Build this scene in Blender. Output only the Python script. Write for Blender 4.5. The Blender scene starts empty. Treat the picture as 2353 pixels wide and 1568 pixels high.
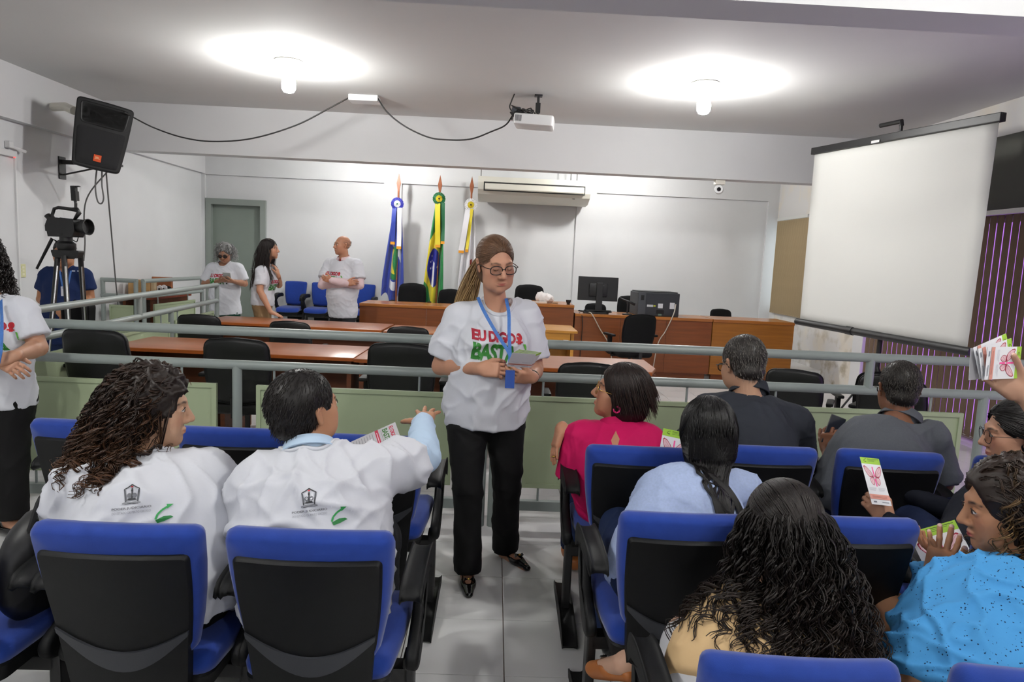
import bpy, bmesh, math, random
import numpy as np
from mathutils import Vector, Matrix, Euler
from mathutils.bvhtree import BVHTree
rnd = random.Random(7)
SC = bpy.context.scene
COL = SC.collection

# ------------------------------------------------------------------ camera
cam_d = bpy.data.cameras.new('camera'); cam = bpy.data.objects.new('camera', cam_d); COL.objects.link(cam)
cam_d.sensor_width = 36; cam_d.lens = 24.0; cam_d.clip_start = 0.05
def camera_matrix(h, pitch, yaw, roll):
    p, y, r = map(math.radians, (pitch, yaw, roll))
    f = Vector((math.sin(y)*math.cos(p), math.cos(y)*math.cos(p), -math.sin(p)))
    r0 = Vector((math.cos(y), -math.sin(y), 0)); u0 = r0.cross(f)
    R = r0*math.cos(r)+u0*math.sin(r); U = u0*math.cos(r)-r0*math.sin(r)
    m = Matrix((R, U, -f)).transposed().to_4x4(); m.translation = Vector((0, 0, h))
    return m
cam.matrix_world = camera_matrix(1.59, 6.8, 1.6, 2.6)
SC.camera = cam
# ------------------------------------------------------------------ world, exposure
SC.view_settings.view_transform = 'Standard'; SC.view_settings.look = 'None'
SC.view_settings.gamma = 1; SC.view_settings.use_curve_mapping = False
SC.view_settings.exposure = 0.33
SC.cycles.use_light_tree = False; SC.cycles.max_bounces = 4; SC.cycles.diffuse_bounces = 3; SC.cycles.glossy_bounces = 2; SC.cycles.transmission_bounces = 2; SC.cycles.transparent_max_bounces = 6
SC.cycles.adaptive_threshold = 0.05; SC.cycles.caustics_reflective = False; SC.cycles.caustics_refractive = False
W = bpy.data.worlds.new('daylight'); SC.world = W; W.use_nodes = True
W.node_tree.nodes['Background'].inputs[0].default_value = (0.92, 0.96, 1.0, 1)
W.node_tree.nodes['Background'].inputs[1].default_value = 1.6
BULB_POWER = 58.0     # watts of light per ceiling bulb

# ------------------------------------------------------------------ helpers
def lin(c):
    c = [int(c[i:i+2], 16)/255 for i in (1, 3, 5)] if isinstance(c, str) else c
    return tuple(x/12.92 if x <= .04045 else ((x+.055)/1.055)**2.4 for x in c)+(1,)
MATS = {}
def mat(name, col, rough=.6, metal=0., spec=.5, var=0., vscale=6., bump=0., bscale=60., emit=None, estr=0., alpha=1., trans=0., stretch=None, sheen=0., subsurf=0.):
    """procedural principled material: colour with noise variation and fine relief"""
    if name in MATS: return MATS[name]
    m = bpy.data.materials.new(name); MATS[name] = m; m.use_nodes = True
    nt = m.node_tree; b = nt.nodes['Principled BSDF']; L = nt.links
    c = lin(col); b.inputs['Base Color'].default_value = c
    b.inputs['Roughness'].default_value = rough; b.inputs['Metallic'].default_value = metal
    b.inputs['Specular IOR Level'].default_value = spec
    if trans: b.inputs['Transmission Weight'].default_value = trans
    if alpha < 1: b.inputs['Alpha'].default_value = alpha
    if sheen: b.inputs['Sheen Weight'].default_value = sheen
    if subsurf:
        b.inputs['Subsurface Weight'].default_value = subsurf; b.inputs['Subsurface Radius'].default_value = (.012, .005, .003); b.inputs['Subsurface Scale'].default_value = 1.
    if emit: b.inputs['Emission Color'].default_value = lin(emit); b.inputs['Emission Strength'].default_value = estr
    if var or bump:
        tc = nt.nodes.new('ShaderNodeTexCoord'); mp = nt.nodes.new('ShaderNodeMapping'); L.new(tc.outputs['Object'], mp.inputs[0])
        if stretch: mp.inputs['Scale'].default_value = stretch
    if var:
        n = nt.nodes.new('ShaderNodeTexNoise'); n.inputs['Scale'].default_value = vscale; n.inputs['Detail'].default_value = 5
        L.new(mp.outputs[0], n.inputs['Vector'])
        r = nt.nodes.new('ShaderNodeMapRange'); r.inputs[1].default_value = .3; r.inputs[2].default_value = .7
        r.inputs[3].default_value = 1-var; r.inputs[4].default_value = 1+var; L.new(n.outputs[0], r.inputs[0])
        mx = nt.nodes.new('ShaderNodeVectorMath'); mx.operation = 'SCALE'; mx.inputs[0].default_value = c[:3]
        L.new(r.outputs[0], mx.inputs['Scale']); L.new(mx.outputs[0], b.inputs['Base Color'])
    if bump:
        n2 = nt.nodes.new('ShaderNodeTexNoise'); n2.inputs['Scale'].default_value = bscale; n2.inputs['Detail'].default_value = 3
        L.new(mp.outputs[0], n2.inputs['Vector'])
        bp = nt.nodes.new('ShaderNodeBump'); bp.inputs['Strength'].default_value = bump; bp.inputs['Distance'].default_value = .01
        L.new(n2.outputs[0], bp.inputs['Height']); L.new(bp.outputs[0], b.inputs['Normal'])
    return m

def tag(o, label=None, cat=None, group=None, kind=None):
    for k, v in (('label', label), ('category', cat), ('group', group), ('kind', kind)):
        if v: o[k] = v
    return o
def empty(name, loc=(0, 0, 0), rz=0., label=None, cat=None, group=None):
    o = bpy.data.objects.new(name, None); COL.objects.link(o); o.location = loc; o.rotation_euler = (0, 0, rz)
    o.empty_display_size = .1
    return tag(o, label, cat, group)
def adopt(o, parent):
    """parent an object whose geometry is in world coordinates"""
    o.parent = parent
    m = Matrix.LocRotScale(parent.location, parent.rotation_euler, None)
    o.matrix_parent_inverse = m.inverted()
    return o
def link(name, me, parent=None, local=True):
    o = bpy.data.objects.new(name, me); COL.objects.link(o)
    if parent is not None:
        if local: o.parent = parent
        else: adopt(o, parent)
    return o
def copy_tree(o, parent=None):
    c = o.copy(); COL.objects.link(c)
    if parent is not None: c.parent = parent
    for ch in list(o.children): copy_tree(ch, c)
    return c

class MB:
    """collects boxes, tubes, slabs ... and links them as one mesh object"""
    def __init__(s): s.v = []; s.f = []; s.m = []; s.mi = 0
    def add(s, vs, fs, M=None):
        o = len(s.v)
        s.v += [tuple(M @ Vector(p)) for p in vs] if M is not None else [tuple(p) for p in vs]
        s.f += [tuple(i+o for i in f) for f in fs]; s.m += [s.mi]*len(fs); return s
    def box(s, lo, hi, M=None, bev=0.):
        (a, b, c), (d, e, f) = lo, hi
        if bev:
            bm = bmesh.new(); bmesh.ops.create_cube(bm, size=1)
            for v in bm.verts: v.co = Vector(((a+d)/2+v.co.x*(d-a), (b+e)/2+v.co.y*(e-b), (c+f)/2+v.co.z*(f-c)))
            bmesh.ops.bevel(bm, geom=bm.edges[:], offset=bev, segments=2, affect='EDGES', profile=.6)
            bm.verts.index_update(); s.add([v.co for v in bm.verts], [[v.index for v in q.verts] for q in bm.faces], M); bm.free(); return s
        return s.add([(a, b, c), (d, b, c), (d, e, c), (a, e, c), (a, b, f), (d, b, f), (d, e, f), (a, e, f)],
                     [(0, 3, 2, 1), (4, 5, 6, 7), (0, 1, 5, 4), (1, 2, 6, 5), (2, 3, 7, 6), (3, 0, 4, 7)], M)
    def tube(s, pts, r, n=10, M=None, cap=True):
        pts = [Vector(p) for p in pts]; k = len(pts); rr = r if isinstance(r, (list, tuple)) else [r]*k
        vs = []; fs = []; t0 = (pts[1]-pts[0]).normalized()
        a = t0.orthogonal().normalized()
        for i, p in enumerate(pts):
            t = (pts[min(i+1, k-1)]-pts[max(i-1, 0)])
            t = t.normalized() if t.length > 1e-9 else t0
            a = (a-t*a.dot(t)); a = a.normalized() if a.length > 1e-6 else t.orthogonal().normalized()
            b = t.cross(a)
            for j in range(n):
                q = 2*math.pi*j/n; vs.append(p+(a*math.cos(q)+b*math.sin(q))*rr[i])
        for i in range(k-1):
            for j in range(n):
                fs.append((i*n+j, i*n+(j+1) % n, (i+1)*n+(j+1) % n, (i+1)*n+j))
        if cap: fs += [tuple(range(n))[::-1], tuple(range((k-1)*n, k*n))]
        return s.add(vs, fs, M)
    def lathe(s, prof, n=20, M=None):
        """prof: (r, z) pairs, spun about local z"""
        vs = [(r*math.cos(2*math.pi*j/n), r*math.sin(2*math.pi*j/n), z) for r, z in prof for j in range(n)]
        fs = [(i*n+j, i*n+(j+1) % n, (i+1)*n+(j+1) % n, (i+1)*n+j) for i in range(len(prof)-1) for j in range(n)]
        if prof[0][0] > 1e-6: fs.append(tuple(range(n))[::-1])
        if prof[-1][0] > 1e-6: fs.append(tuple(range((len(prof)-1)*n, len(prof)*n)))
        return s.add(vs, fs, M)
    def slab(s, outline, rings, warp=None, M=None):
        """rounded slab: 2-D outline (u, v), rings (inset, w) front to back; warp(u, v, w) -> xyz"""
        n = len(outline); P = [Vector((u, v)) for u, v in outline]
        N = []
        for i in range(n):
            t = (P[(i+1) % n]-P[i-1]); N.append(Vector((t.y, -t.x)).normalized())
        warp = warp or (lambda u, v, w: (u, v, w))
        vs = []
        for ins, w in rings:
            for i in range(n):
                q = P[i]-N[i]*ins; vs.append(warp(q.x, q.y, w))
        fs = [(i*n+j, i*n+(j+1) % n, (i+1)*n+(j+1) % n, (i+1)*n+j) for i in range(len(rings)-1) for j in range(n)]
        def cap(ri, flip):
            c = sum(P, Vector((0, 0)))/n; ins, w = rings[ri]; base = ri*n; k0 = len(vs); last = [base+j for j in range(n)]
            for sc in (.66, .33):
                cur = []
                for i in range(n):
                    q = c+(P[i]-N[i]*ins-c)*sc; cur.append(len(vs)); vs.append(warp(q.x, q.y, w))
                for j in range(n):
                    f = (last[j], last[(j+1) % n], cur[(j+1) % n], cur[j]); fs.append(f[::-1] if flip else f)
                last = cur
            vs.append(warp(c.x, c.y, w)); z = len(vs)-1
            for j in range(n):
                f = (last[j], last[(j+1) % n], z); fs.append(f[::-1] if flip else f)
        cap(0, True); cap(len(rings)-1, False)
        return s.add(vs, fs, M)
    def prism(s, pts, axis, a, b, M=None):
        """extrude a 2-D polygon along an axis between a and b"""
        n = len(pts)
        def w(p, t): return {'x': (t, p[0], p[1]), 'y': (p[0], t, p[1]), 'z': (p[0], p[1], t)}[axis]
        vs = [w(p, a) for p in pts]+[w(p, b) for p in pts]
        fs = [tuple(range(n))[::-1], tuple(range(n, 2*n))]+[(j, (j+1) % n, n+(j+1) % n, n+j) for j in range(n)]
        return s.add(vs, fs, M)
    def mesh(s, name, mats, smooth=None):
        me = bpy.data.meshes.new(name); me.from_pydata(s.v, [], s.f)
        mats = mats if isinstance(mats, (list, tuple)) else [mats]
        for m in mats: me.materials.append(m)
        if len(mats) > 1: me.polygons.foreach_set('material_index', s.m)
        bm = bmesh.new(); bm.from_mesh(me); bmesh.ops.recalc_face_normals(bm, faces=bm.faces); bm.to_mesh(me); bm.free()
        if smooth is not None:
            me.shade_smooth()
            if smooth < 3: me.set_sharp_from_angle(angle=smooth)
        me.update(); return me
    def build(s, name, mats, parent=None, local=True, smooth=None, **kw):
        return tag(link(name, s.mesh(name, mats, smooth), parent, local), **kw)

def rounded(w_bot, w_top, v0, v1, r, n=5, bulge=0.):
    """outline of a rounded trapezoid, half widths w_bot / w_top between v0 and v1"""
    cs = [(w_bot, v0), (w_top, v1), (-w_top, v1), (-w_bot, v0)]; out = []
    k = len(cs)
    for i in range(k):
        p = Vector(cs[i]); a = (Vector(cs[i-1])-p).normalized(); b = (Vector(cs[(i+1) % k])-p).normalized()
        s0 = p+a*r; s1 = p+b*r
        for j in range(n+1):
            t = j/n; q = s0*(1-t)**2+p*2*t*(1-t)+s1*t*t; out.append(q)
        nxt = Vector(cs[(i+1) % k])-b*r
        for j in (1, 2, 3):
            t = j/4; q = s1.lerp(nxt, t)
            if bulge: q = q+Vector((b.y, -b.x))*bulge*4*t*(1-t)
            out.append(q)
    return [(q.x, q.y) for q in out]
def loop(pts, n=3):
    """closed smooth outline through 2-D points"""
    P = [Vector(p) for p in pts]; k = len(P); out = []
    for i in range(k):
        a, b, c, d = P[i-1], P[i], P[(i+1) % k], P[(i+2) % k]
        for j in range(n):
            t = j/n; q = .5*((2*b)+(c-a)*t+(2*a-5*b+4*c-d)*t*t+(3*b-a-3*c+d)*t**3); out.append((q.x, q.y))
    return out
def spline(pts, n=6):
    """Catmull-Rom through the points"""
    P = [Vector(p) for p in pts]; P = [P[0]*2-P[1]]+P+[P[-1]*2-P[-2]]; out = []
    for i in range(1, len(P)-2):
        for j in range(n):
            t = j/n; a, b, c, d = P[i-1:i+3]
            out.append(.5*((2*b)+(c-a)*t+(2*a-5*b+4*c-d)*t*t+(3*b-a-3*c+d)*t**3))
    return out+[P[-2]]
def frame_from(origin, x, y):
    """4x4 matrix with given origin, x axis and (orthogonalised) y axis"""
    x = Vector(x).normalized(); y = Vector(y); y = (y-x*y.dot(x)).normalized(); z = x.cross(y)
    m = Matrix((x, y, z)).transposed().to_4x4(); m.translation = Vector(origin); return m

# ------------------------------------------------------------------ room shell
XL, XR, YB, YF, ZC = -5.0, 4.8, 11.85, -5.0, 3.3
M_WALL = mat('wall_paint', '#d9dadb', .75, spec=.3, var=.03, vscale=1.5, bump=.05, bscale=120)
M_CEIL = mat('ceiling_paint', '#d3d3d2', .85, spec=.2, var=.02, vscale=1.2, bump=.04, bscale=90)
M_BEAM = mat('beam_paint', '#d4d4d5', .8, spec=.2, var=.02, vscale=1.5)
M_TILE = mat('floor_tile', '#ebebea', .18, spec=.5, var=.03, vscale=3, bump=.01, bscale=25)
M_GROUT = mat('grout', '#8a7a70', .9, var=.15, vscale=30)
M_DARKPANEL = mat('grey_transom', '#55564f', .7, var=.06, vscale=4)

def stained_wall():
    """white paint with damp: peeled patches and grey mould rising from the base"""
    m = mat('damp_wall_paint', '#dad6cf', .8, spec=.2); nt = m.node_tree; L = nt.links; b = nt.nodes['Principled BSDF']
    tc = nt.nodes.new('ShaderNodeTexCoord'); sep = nt.nodes.new('ShaderNodeSeparateXYZ'); L.new(tc.outputs['Object'], sep.inputs[0])
    def noise(sc, det, lo, hi):
        n = nt.nodes.new('ShaderNodeTexNoise'); n.inputs['Scale'].default_value = sc; n.inputs['Detail'].default_value = det
        L.new(tc.outputs['Object'], n.inputs['Vector']); r = nt.nodes.new('ShaderNodeMapRange')
        r.inputs[1].default_value = lo; r.inputs[2].default_value = hi; L.new(n.outputs[0], r.inputs[0]); return r.outputs[0]
    def mix(fac, a, col):
        x = nt.nodes.new('ShaderNodeMix'); x.data_type = 'RGBA'; L.new(fac, x.inputs[0])
        if isinstance(a, tuple): x.inputs[6].default_value = a
        else: L.new(a, x.inputs[6])
        x.inputs[7].default_value = lin(col); return x.outputs[2]
    low = nt.nodes.new('ShaderNodeMapRange'); low.inputs[1].default_value = 1.3; low.inputs[2].default_value = .1
    L.new(sep.outputs[2], low.inputs[0])
    mu = nt.nodes.new('ShaderNodeMath'); mu.operation = 'MULTIPLY'; L.new(low.outputs[0], mu.inputs[0]); L.new(noise(5, 8, .5, .68), mu.inputs[1])
    c = mix(noise(1.7, 6, .52, .62), lin('#d8d6d4'), '#ded7cb')
    c = mix(mu.outputs[0], c, '#a59a84'); L.new(c, b.inputs['Base Color'])
    return m
M_DAMP = stained_wall()

floor = MB().box((XL-.2, YF-.2, -.14), (XR+.2, YB+.2, -.008)).build('floor', M_GROUT, kind='structure')
TS = .41; x0, y0 = .0965, 2.452
tile_me = MB().box((.002, .002, -.008), (TS-.002, TS-.002, 0), bev=.0012).mesh('tile', M_TILE)
k0, k1 = math.ceil((XL-x0)/TS), math.floor((XR-x0)/TS)
rest = MB()
for j in range(-18, 23):
    for i in range(k0-1, k1+1):
        x, y = x0+i*TS, y0+j*TS
        if -3 <= j <= 8:
            t = link('tile', tile_me, floor); t.location = (x, y, 0)
        elif y > YF-.3 and y < YB:
            rest.box((x+.002, y+.002, -.008), (x+TS-.002, y+TS-.002, 0))
rest.build('tile_field', M_TILE, floor, kind='stuff')

MB().box((XL-.2, YF-.2, ZC), (XR+.2, YB+.2, ZC+.15)).build('ceiling', M_CEIL, kind='structure')
MB().box((XL-.2, YF-.2, -.1), (XL, YB+.2, ZC)).build('wall_left', M_WALL, kind='structure')
MB().box((XL-.2, YF-.2, -.1), (XR+.2, YF, ZC)).build('wall_near', M_WALL, kind='structure')
wb = MB()
DX0, DX1, DZ = -4.93, -3.93, 2.39                      # far door opening
wb.box((XL-.2, YB, -.1), (DX0, YB+.2, ZC)).box((DX1, YB, -.1), (XR+.2, YB+.2, ZC)).box((DX0, YB, DZ), (DX1, YB+.2, ZC))
wall_back = wb.build('wall_back', M_WALL, kind='structure')
tb = MB()                                               # proud band and pilasters that frame the recessed panels
tb.box((XL, YB-.05, 2.78), (XR, YB, ZC)).box((-1.95, YB-.05, 0), (-1.65, YB, 2.78)).box((1.33, YB-.05, 0), (1.66, YB, 2.78)).box((XL, YB-.05, 0), (XL+.06, YB, 2.78)).box((4.62, YB-.05, 0), (XR, YB, 2.78))
tb.build('trim_1', M_WALL, kind='structure')
WY0, WY1, WZ0, WZ1 = 10.55, YB-.02, .95, 2.42           # far side window
BY0, BY1, BZ = 2.0, 8.62, 2.22                          # full height glazing behind the vertical blinds
wr = MB()
wr.box((XR, BY1, -.1), (XR+.2, WY0, ZC)).box((XR, WY0, -.1), (XR+.2, YB+.2, WZ0)).box((XR, WY0, WZ1), (XR+.2, YB+.2, ZC))
wr.box((XR, YF-.2, -.1), (XR+.2, BY0, ZC)).box((XR, BY0, 2.98), (XR+.2, BY1, ZC))
wr.build('wall_right', M_DAMP, kind='structure')
MB().box((XR+.01, BY0, BZ), (XR+.16, BY1, 2.98)).build('trim_2', M_DARKPANEL, kind='structure')
MB().box((XR-.06, BY1-.02, 0), (XR, BY1+.22, ZC)).build('trim_3', M_WALL, kind='structure')
MB().box((XL, YF, 2.76), (XL+.10, 8.76, ZC)).build('beam_left_side', M_BEAM, kind='structure')
MB().box((XL, 8.98, 2.79), (XL+.07, YB, ZC)).build('beam_left_far', M_BEAM, kind='structure')
MB().box((XL, 3.015, 2.72), (XR, 3.25, ZC)).build('beam_near', M_BEAM, kind='structure')
MB().box((XL, 8.76, 2.72), (XR, 8.98, ZC)).build('beam_far', M_BEAM, kind='structure')
# raised floor behind the judges' bench and beside the far door
pl = MB(); pl.box((XL, 9.75, 0), (XR, YB, .18)); pl.box((XL, 8.62, 0), (-1.95, 9.75, .18))
pl.build('floor_platform', M_TILE, kind='structure')

# far door
M_DOOR = mat('door_grey_green', '#7d877f', .5, var=.03, vscale=3)
M_DFR = mat('door_frame_grey', '#8b938d', .45, var=.02)
df = MB(); df.box((DX0, YB-.06, .18), (DX0+.09, YB+.12, DZ-.10)).box((DX1-.09, YB-.06, .18), (DX1, YB+.12, DZ-.10)).box((DX0, YB-.06, DZ-.10), (DX1, YB+.12, DZ))
door = MB().box((DX0+.09, YB+.03, .18), (DX1-.09, YB+.075, DZ-.10)).build('door_1', M_DOOR, kind='structure')
df.build('door_frame', M_DFR, door)
MB().tube([(DX1-.16, YB+.03, 1.22), (DX1-.16, YB-.03, 1.22), (DX1-.27, YB-.03, 1.22)], .011).build('door_handle', mat('steel', '#b9bcbc', .3, 1.), door)

# ------------------------------------------------------------------ windows and blinds
def tinted_glass(name, tint, gloss=.06):
    m = bpy.data.materials.new(name); m.use_nodes = True; nt = m.node_tree; nt.nodes.clear()
    o = nt.nodes.new('ShaderNodeOutputMaterial'); t = nt.nodes.new('ShaderNodeBsdfTransparent'); g = nt.nodes.new('ShaderNodeBsdfGlossy'); x = nt.nodes.new('ShaderNodeMixShader')
    t.inputs[0].default_value = lin(tint); g.inputs['Roughness'].default_value = .03; x.inputs[0].default_value = gloss
    nt.links.new(t.outputs[0], x.inputs[1]); nt.links.new(g.outputs[0], x.inputs[2]); nt.links.new(x.outputs[0], o.inputs[0]); return m
M_GLASS = tinted_glass('clear_glass', '#f2f6f6'); M_PURPLE = tinted_glass('purple_film_glass', '#c9a2dc')
M_ALU = mat('white_aluminium', '#d8d8d4', .4, .2)
def slat_mat(name, col, thru):
    """woven blind fabric that lets some daylight through"""
    m = mat(name, col, .8, spec=.2, var=.08, vscale=40, stretch=(1, 1, .2)); nt = m.node_tree; b = nt.nodes['Principled BSDF']; out = nt.nodes['Material Output']
    t = nt.nodes.new('ShaderNodeBsdfTranslucent'); t.inputs[0].default_value = lin(col); x = nt.nodes.new('ShaderNodeMixShader'); x.inputs[0].default_value = thru
    nt.links.new(b.outputs[0], x.inputs[1]); nt.links.new(t.outputs[0], x.inputs[2]); nt.links.new(x.outputs[0], out.inputs[0]); return m
M_SLAT_BEIGE = slat_mat('beige_blind_fabric', '#b3a080', .35); M_SLAT_BROWN = slat_mat('brown_blind_fabric', '#7d6a58', .22)
w1 = MB().box((XR+.10, WY0, WZ0), (XR+.105, WY1, WZ1)).build('window_1', M_GLASS, kind='structure')
f = MB()
for z in (WZ0, WZ1-.05): f.box((XR+.07, WY0, z), (XR+.13, WY1, z+.05))
for y in (WY0, (WY0+WY1)/2, WY1-.05): f.box((XR+.07, y, WZ0), (XR+.13, y+.05, WZ1))
f.build('window_frame', M_ALU, w1)
w2 = MB().box((XR+.12, BY0, .06), (XR+.125, BY1, BZ)).build('window_2', M_PURPLE, kind='structure')
f = MB(); f.box((XR+.09, BY0, BZ-.06), (XR+.15, BY1, BZ)).box((XR+.05, BY0, 0), (XR+.17, BY1, .07)).box((XR+.09, BY0, .92), (XR+.15, BY1, .97))
for k in range(6):
    y = BY0+(BY1-BY0-.06)*k/5; f.box((XR+.09, y, .06), (XR+.15, y+.06, BZ))
f.build('window_frame', M_ALU, w2)

def blinds(name, y0, y1, z0, z1, x, pitch, width, tilt, m, label, chain=True):
    root = empty(name, (x, (y0+y1)/2, z1), 0, label, 'blinds')
    MB().box((-.025, -(y1-y0)/2, 0), (.025, (y1-y0)/2, .045)).build('headrail', M_ALU, root)
    sl = MB(); sl.box((-.0015, -width/2, -(z1-z0)+.03), (.0015, width/2, -.005)).box((-.003, -width/2, -(z1-z0)), (.003, width/2, -(z1-z0)+.03))
    me = sl.mesh('slat', m); n = int((y1-y0)/pitch)
    for i in range(n):
        o = link('slat', me, root); o.location = (0, -(y1-y0)/2+pitch*(i+.5), 0); o.rotation_euler = (0, 0, tilt+rnd.uniform(-.06, .06))
    if chain:
        c = MB(); c.tube([(0, -(y1-y0)/2+.03, -(z1-z0)+.012), (0, (y1-y0)/2-.03, -(z1-z0)+.012)], .003, 6)
        c.build('bead_chain', M_ALU, root)
    return root
blinds('vertical_blinds', WY0-.06, WY1-.18, WZ0-.06, WZ1+.02, XR-.05, .088, .10, .25, M_SLAT_BEIGE, 'beige vertical blinds on the small far window beside the bench')
blinds('vertical_blinds', 5.2, BY1-.06, .05, BZ, XR-.06, .098, .090, -.03, M_SLAT_BROWN, 'long brown vertical blinds with purple light between them behind the screen')

# ------------------------------------------------------------------ ceiling bulbs (the room's light)
M_PORC = mat('porcelain', '#e6e2d6', .35); 
M_BULB = mat('lit_bulb', '#ffffff', .5, emit='#fdfcf9', estr=1.)
A = 4*math.pi*.055**2+.05
M_BULB.node_tree.nodes['Principled BSDF'].inputs['Emission Strength'].default_value = BULB_POWER/(math.pi*.052)
def ceiling_bulb(x, y, label):
    r = empty('ceiling_bulb', (x, y, ZC), 0, label, 'light bulb', 'bare bulbs in white ceiling roses')
    MB().lathe([(0, 0), (.125, 0), (.13, -.008), (.11, -.03), (.055, -.038), (.05, -.075), (.036, -.085), (.036, -.1), (0, -.1)], 24).build('ceiling_rose', M_PORC, r, smooth=.6)
    MB().lathe([(0, -.098), (.03, -.1), (.036, -.12), (.058, -.16), (.066, -.20), (.064, -.245), (.045, -.275), (0, -.288)], 10).build('bulb', M_BULB, r, smooth=3)
    return r
ceiling_bulb(-1.97, 6.54, 'glowing bare bulb on the ceiling nearest the loudspeaker')
ceiling_bulb(1.87, 6.54, 'glowing bare bulb on the ceiling nearest the projection screen')
for x in (-1.95, 1.9):
    side = 'door' if x < 0 else 'window'
    ceiling_bulb(x, 10.35, 'bare bulb behind the ceiling beam on the %s side' % side)
    ceiling_bulb(x, -2.6, 'added unseen bulb behind the photographer on the %s side' % side)  # pair added out of view to brighten the aisle floor
    ceiling_bulb(x, 1.25, 'bare bulb above the audience chairs on the %s side' % side)

# ------------------------------------------------------------------ railings
M_RAIL = mat('grey_rail_paint', '#8d9692', .38, spec=.5, var=.03, vscale=4)
M_PANEL = mat('sage_panel', '#a3b08f', .5, spec=.4, var=.03, vscale=2)
M_BLACKMET = mat('black_metal', '#1b1b1c', .45, spec=.5)
def rail_run(name, A, B, label, panels, low_posts, high_posts, extra_posts=(), zt=1.11, z2=.915, base=True, ends=True):
    """painted pipe railing from A to B (floor points); positions along it in metres from A"""
    A, B = Vector((*A, 0)), Vector((*B, 0)); L = (B-A).length; rz = math.atan2(B.y-A.y, B.x-A.x)
    r = empty(name, A, rz, label, 'railing')
    for z in (zt, z2):
        MB().tube([(0, 0, z), (L, 0, z)], .0275, 14).build('rail_pipe', M_RAIL, r, smooth=.9)
    if base: MB().box((0, -.02, .105), (L, .02, .165), bev=.004).build('base_bar', M_RAIL, r)
    for x in low_posts: MB().tube([(x, 0, 0), (x, 0, z2)], .027, 14).build('post', M_RAIL, r, smooth=.9)
    for x in high_posts: MB().tube([(x, 0, z2), (x, 0, zt)], .025, 14).build('post', M_RAIL, r, smooth=.9)
    for x in extra_posts: MB().tube([(x, 0, 0), (x, 0, zt)], .027, 14).build('post', M_RAIL, r, smooth=.9)
    for a, b in panels:
        p = MB(); p.box((a, -.004, .245), (b, .004, .80))
        for lo, hi in (((a, -.014, .775), (b, .010, .80)), ((a, -.014, .245), (b, .010, .27)), ((a, -.014, .27), (a+.025, .010, .775)), ((b-.025, -.014, .27), (b, .010, .775))): p.box(lo, hi)
        p.build('sheet_panel', M_PANEL, r)
        for x in (a+.1, b-.2):
            MB().tube([(x, 0, .79), (x, 0, z2)], .007, 6).build('hanger', M_RAIL, r)
            if base: MB().tube([(x, 0, .14), (x, 0, .25)], .007, 6).build('hanger', M_RAIL, r)
    return r
rail_run('pipe_railing', (-3.02, 3.94), (-.035, 3.94), 'grey pipe railing with sage panels in front of the desks, behind the white shirts', [(.28, 1.43), (1.66, 2.80)], [1.547], [], [.0, 2.985])
rail_run('pipe_railing', (.035, 3.94), (3.42, 3.94), 'grey pipe railing with sage panels in front of the screen and bench', [(.17, 1.32), (1.55, 2.787)], [1.43, 2.905], [2.198], [.0])
rail_run('pipe_railing', (-3.02, 3.98), (-3.47, 8.62), 'grey pipe railing running back along the desk ends towards the door', [(.25, 1.55), (1.75, 3.05), (3.2, 4.5)], [1.65, 3.12], [2.35], [4.66])
rail_run('pipe_railing', (-4.95, 8.72), (-4.5, 8.72), 'short grey gate railing against the wall beside the cameraman', [(.10, .40)], [], [], [.02, .43])
rail_run('pipe_railing', (-4.45, 8.75), (-4.38, 10.35), 'small grey railing with pale panel around the file desk', [(.25, 1.35)], [], [], [.02, 1.58])

# ------------------------------------------------------------------ desks
def wood(name, a, rough=.3, var=.16):
    return mat(name, a, rough, spec=.5, var=var, vscale=3.5, stretch=(.6, 9, 9), bump=.02, bscale=40)
M_DESK = wood('desk_top_cherry', '#9c5b33', .28); M_DEDGE = wood('desk_edge', '#a5561f', .35); M_DLEG = wood('desk_side', '#6b3616', .5)
M_YEL = wood('honey_wood', '#b9812f', .4)
def desk(x0, x1, y0, y1, label, rz=0., z=.75, mt=None, chamfer=0.):
    r = empty('desk', ((x0+x1)/2, (y0+y1)/2, 0), rz, label, 'desk', 'desks in rows behind the railing'); w, d = (x1-x0)/2-.004, (y1-y0)/2
    t = MB()
    pts = [(-w, -d), (w-chamfer*.35, -d), (w, -d+chamfer), (w, d), (-w, d)] if chamfer else [(-w, -d), (w, -d), (w, d), (-w, d)]
    t.slab(pts, [(.006, z-.032), (0, z-.026), (0, z-.006), (.006, z)]) if chamfer else t.box((-w, -d, z-.032), (w, d, z), bev=.008)
    t.build('desk_top', mt or M_DESK, r, smooth=.5)
    MB().box((-w, -d-.002, z-.03), (w-chamfer*.35, -d+.004, z-.004), bev=.001).build('edge_band', M_DEDGE if not mt else mt, r)
    for s in (-1, 1):
        MB().box((s*(w-.05)-.018, -d+.06, 0), (s*(w-.05)+.018, d-.08, z-.032)).build('side_panel', M_DLEG if not mt else mt, r)
    MB().box((-w+.07, d-.2, .22), (w-.07, d-.182, z-.032)).build('modesty_panel', M_DLEG if not mt else mt, r)
    return r
xs1 = [-3.11, -2.235, -1.10, .03]
for k in range(3): desk(xs1[k], xs1[k+1], 5.52-.06*k, 6.24-.06*k, ['cherry desk at the railing end of the nearest desk row', 'second cherry desk of the nearest row, between two black chairs', 'cherry desk of the nearest row behind the woman with leaflets'][k], rz=-.02)
desk(.04, 1.36, 5.34, 6.06, 'end cherry desk with clipped corner behind the woman in magenta', rz=-.01, chamfer=.22)
xs2 = [-3.30, -2.40, -1.22]
for k in range(2): desk(xs2[k], xs2[k+1], 7.68-.1*k, 8.40-.1*k, ['far row cherry desk near the grey-haired woman', 'far row cherry desk with a hand resting on it'][k], rz=-.04)
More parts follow.
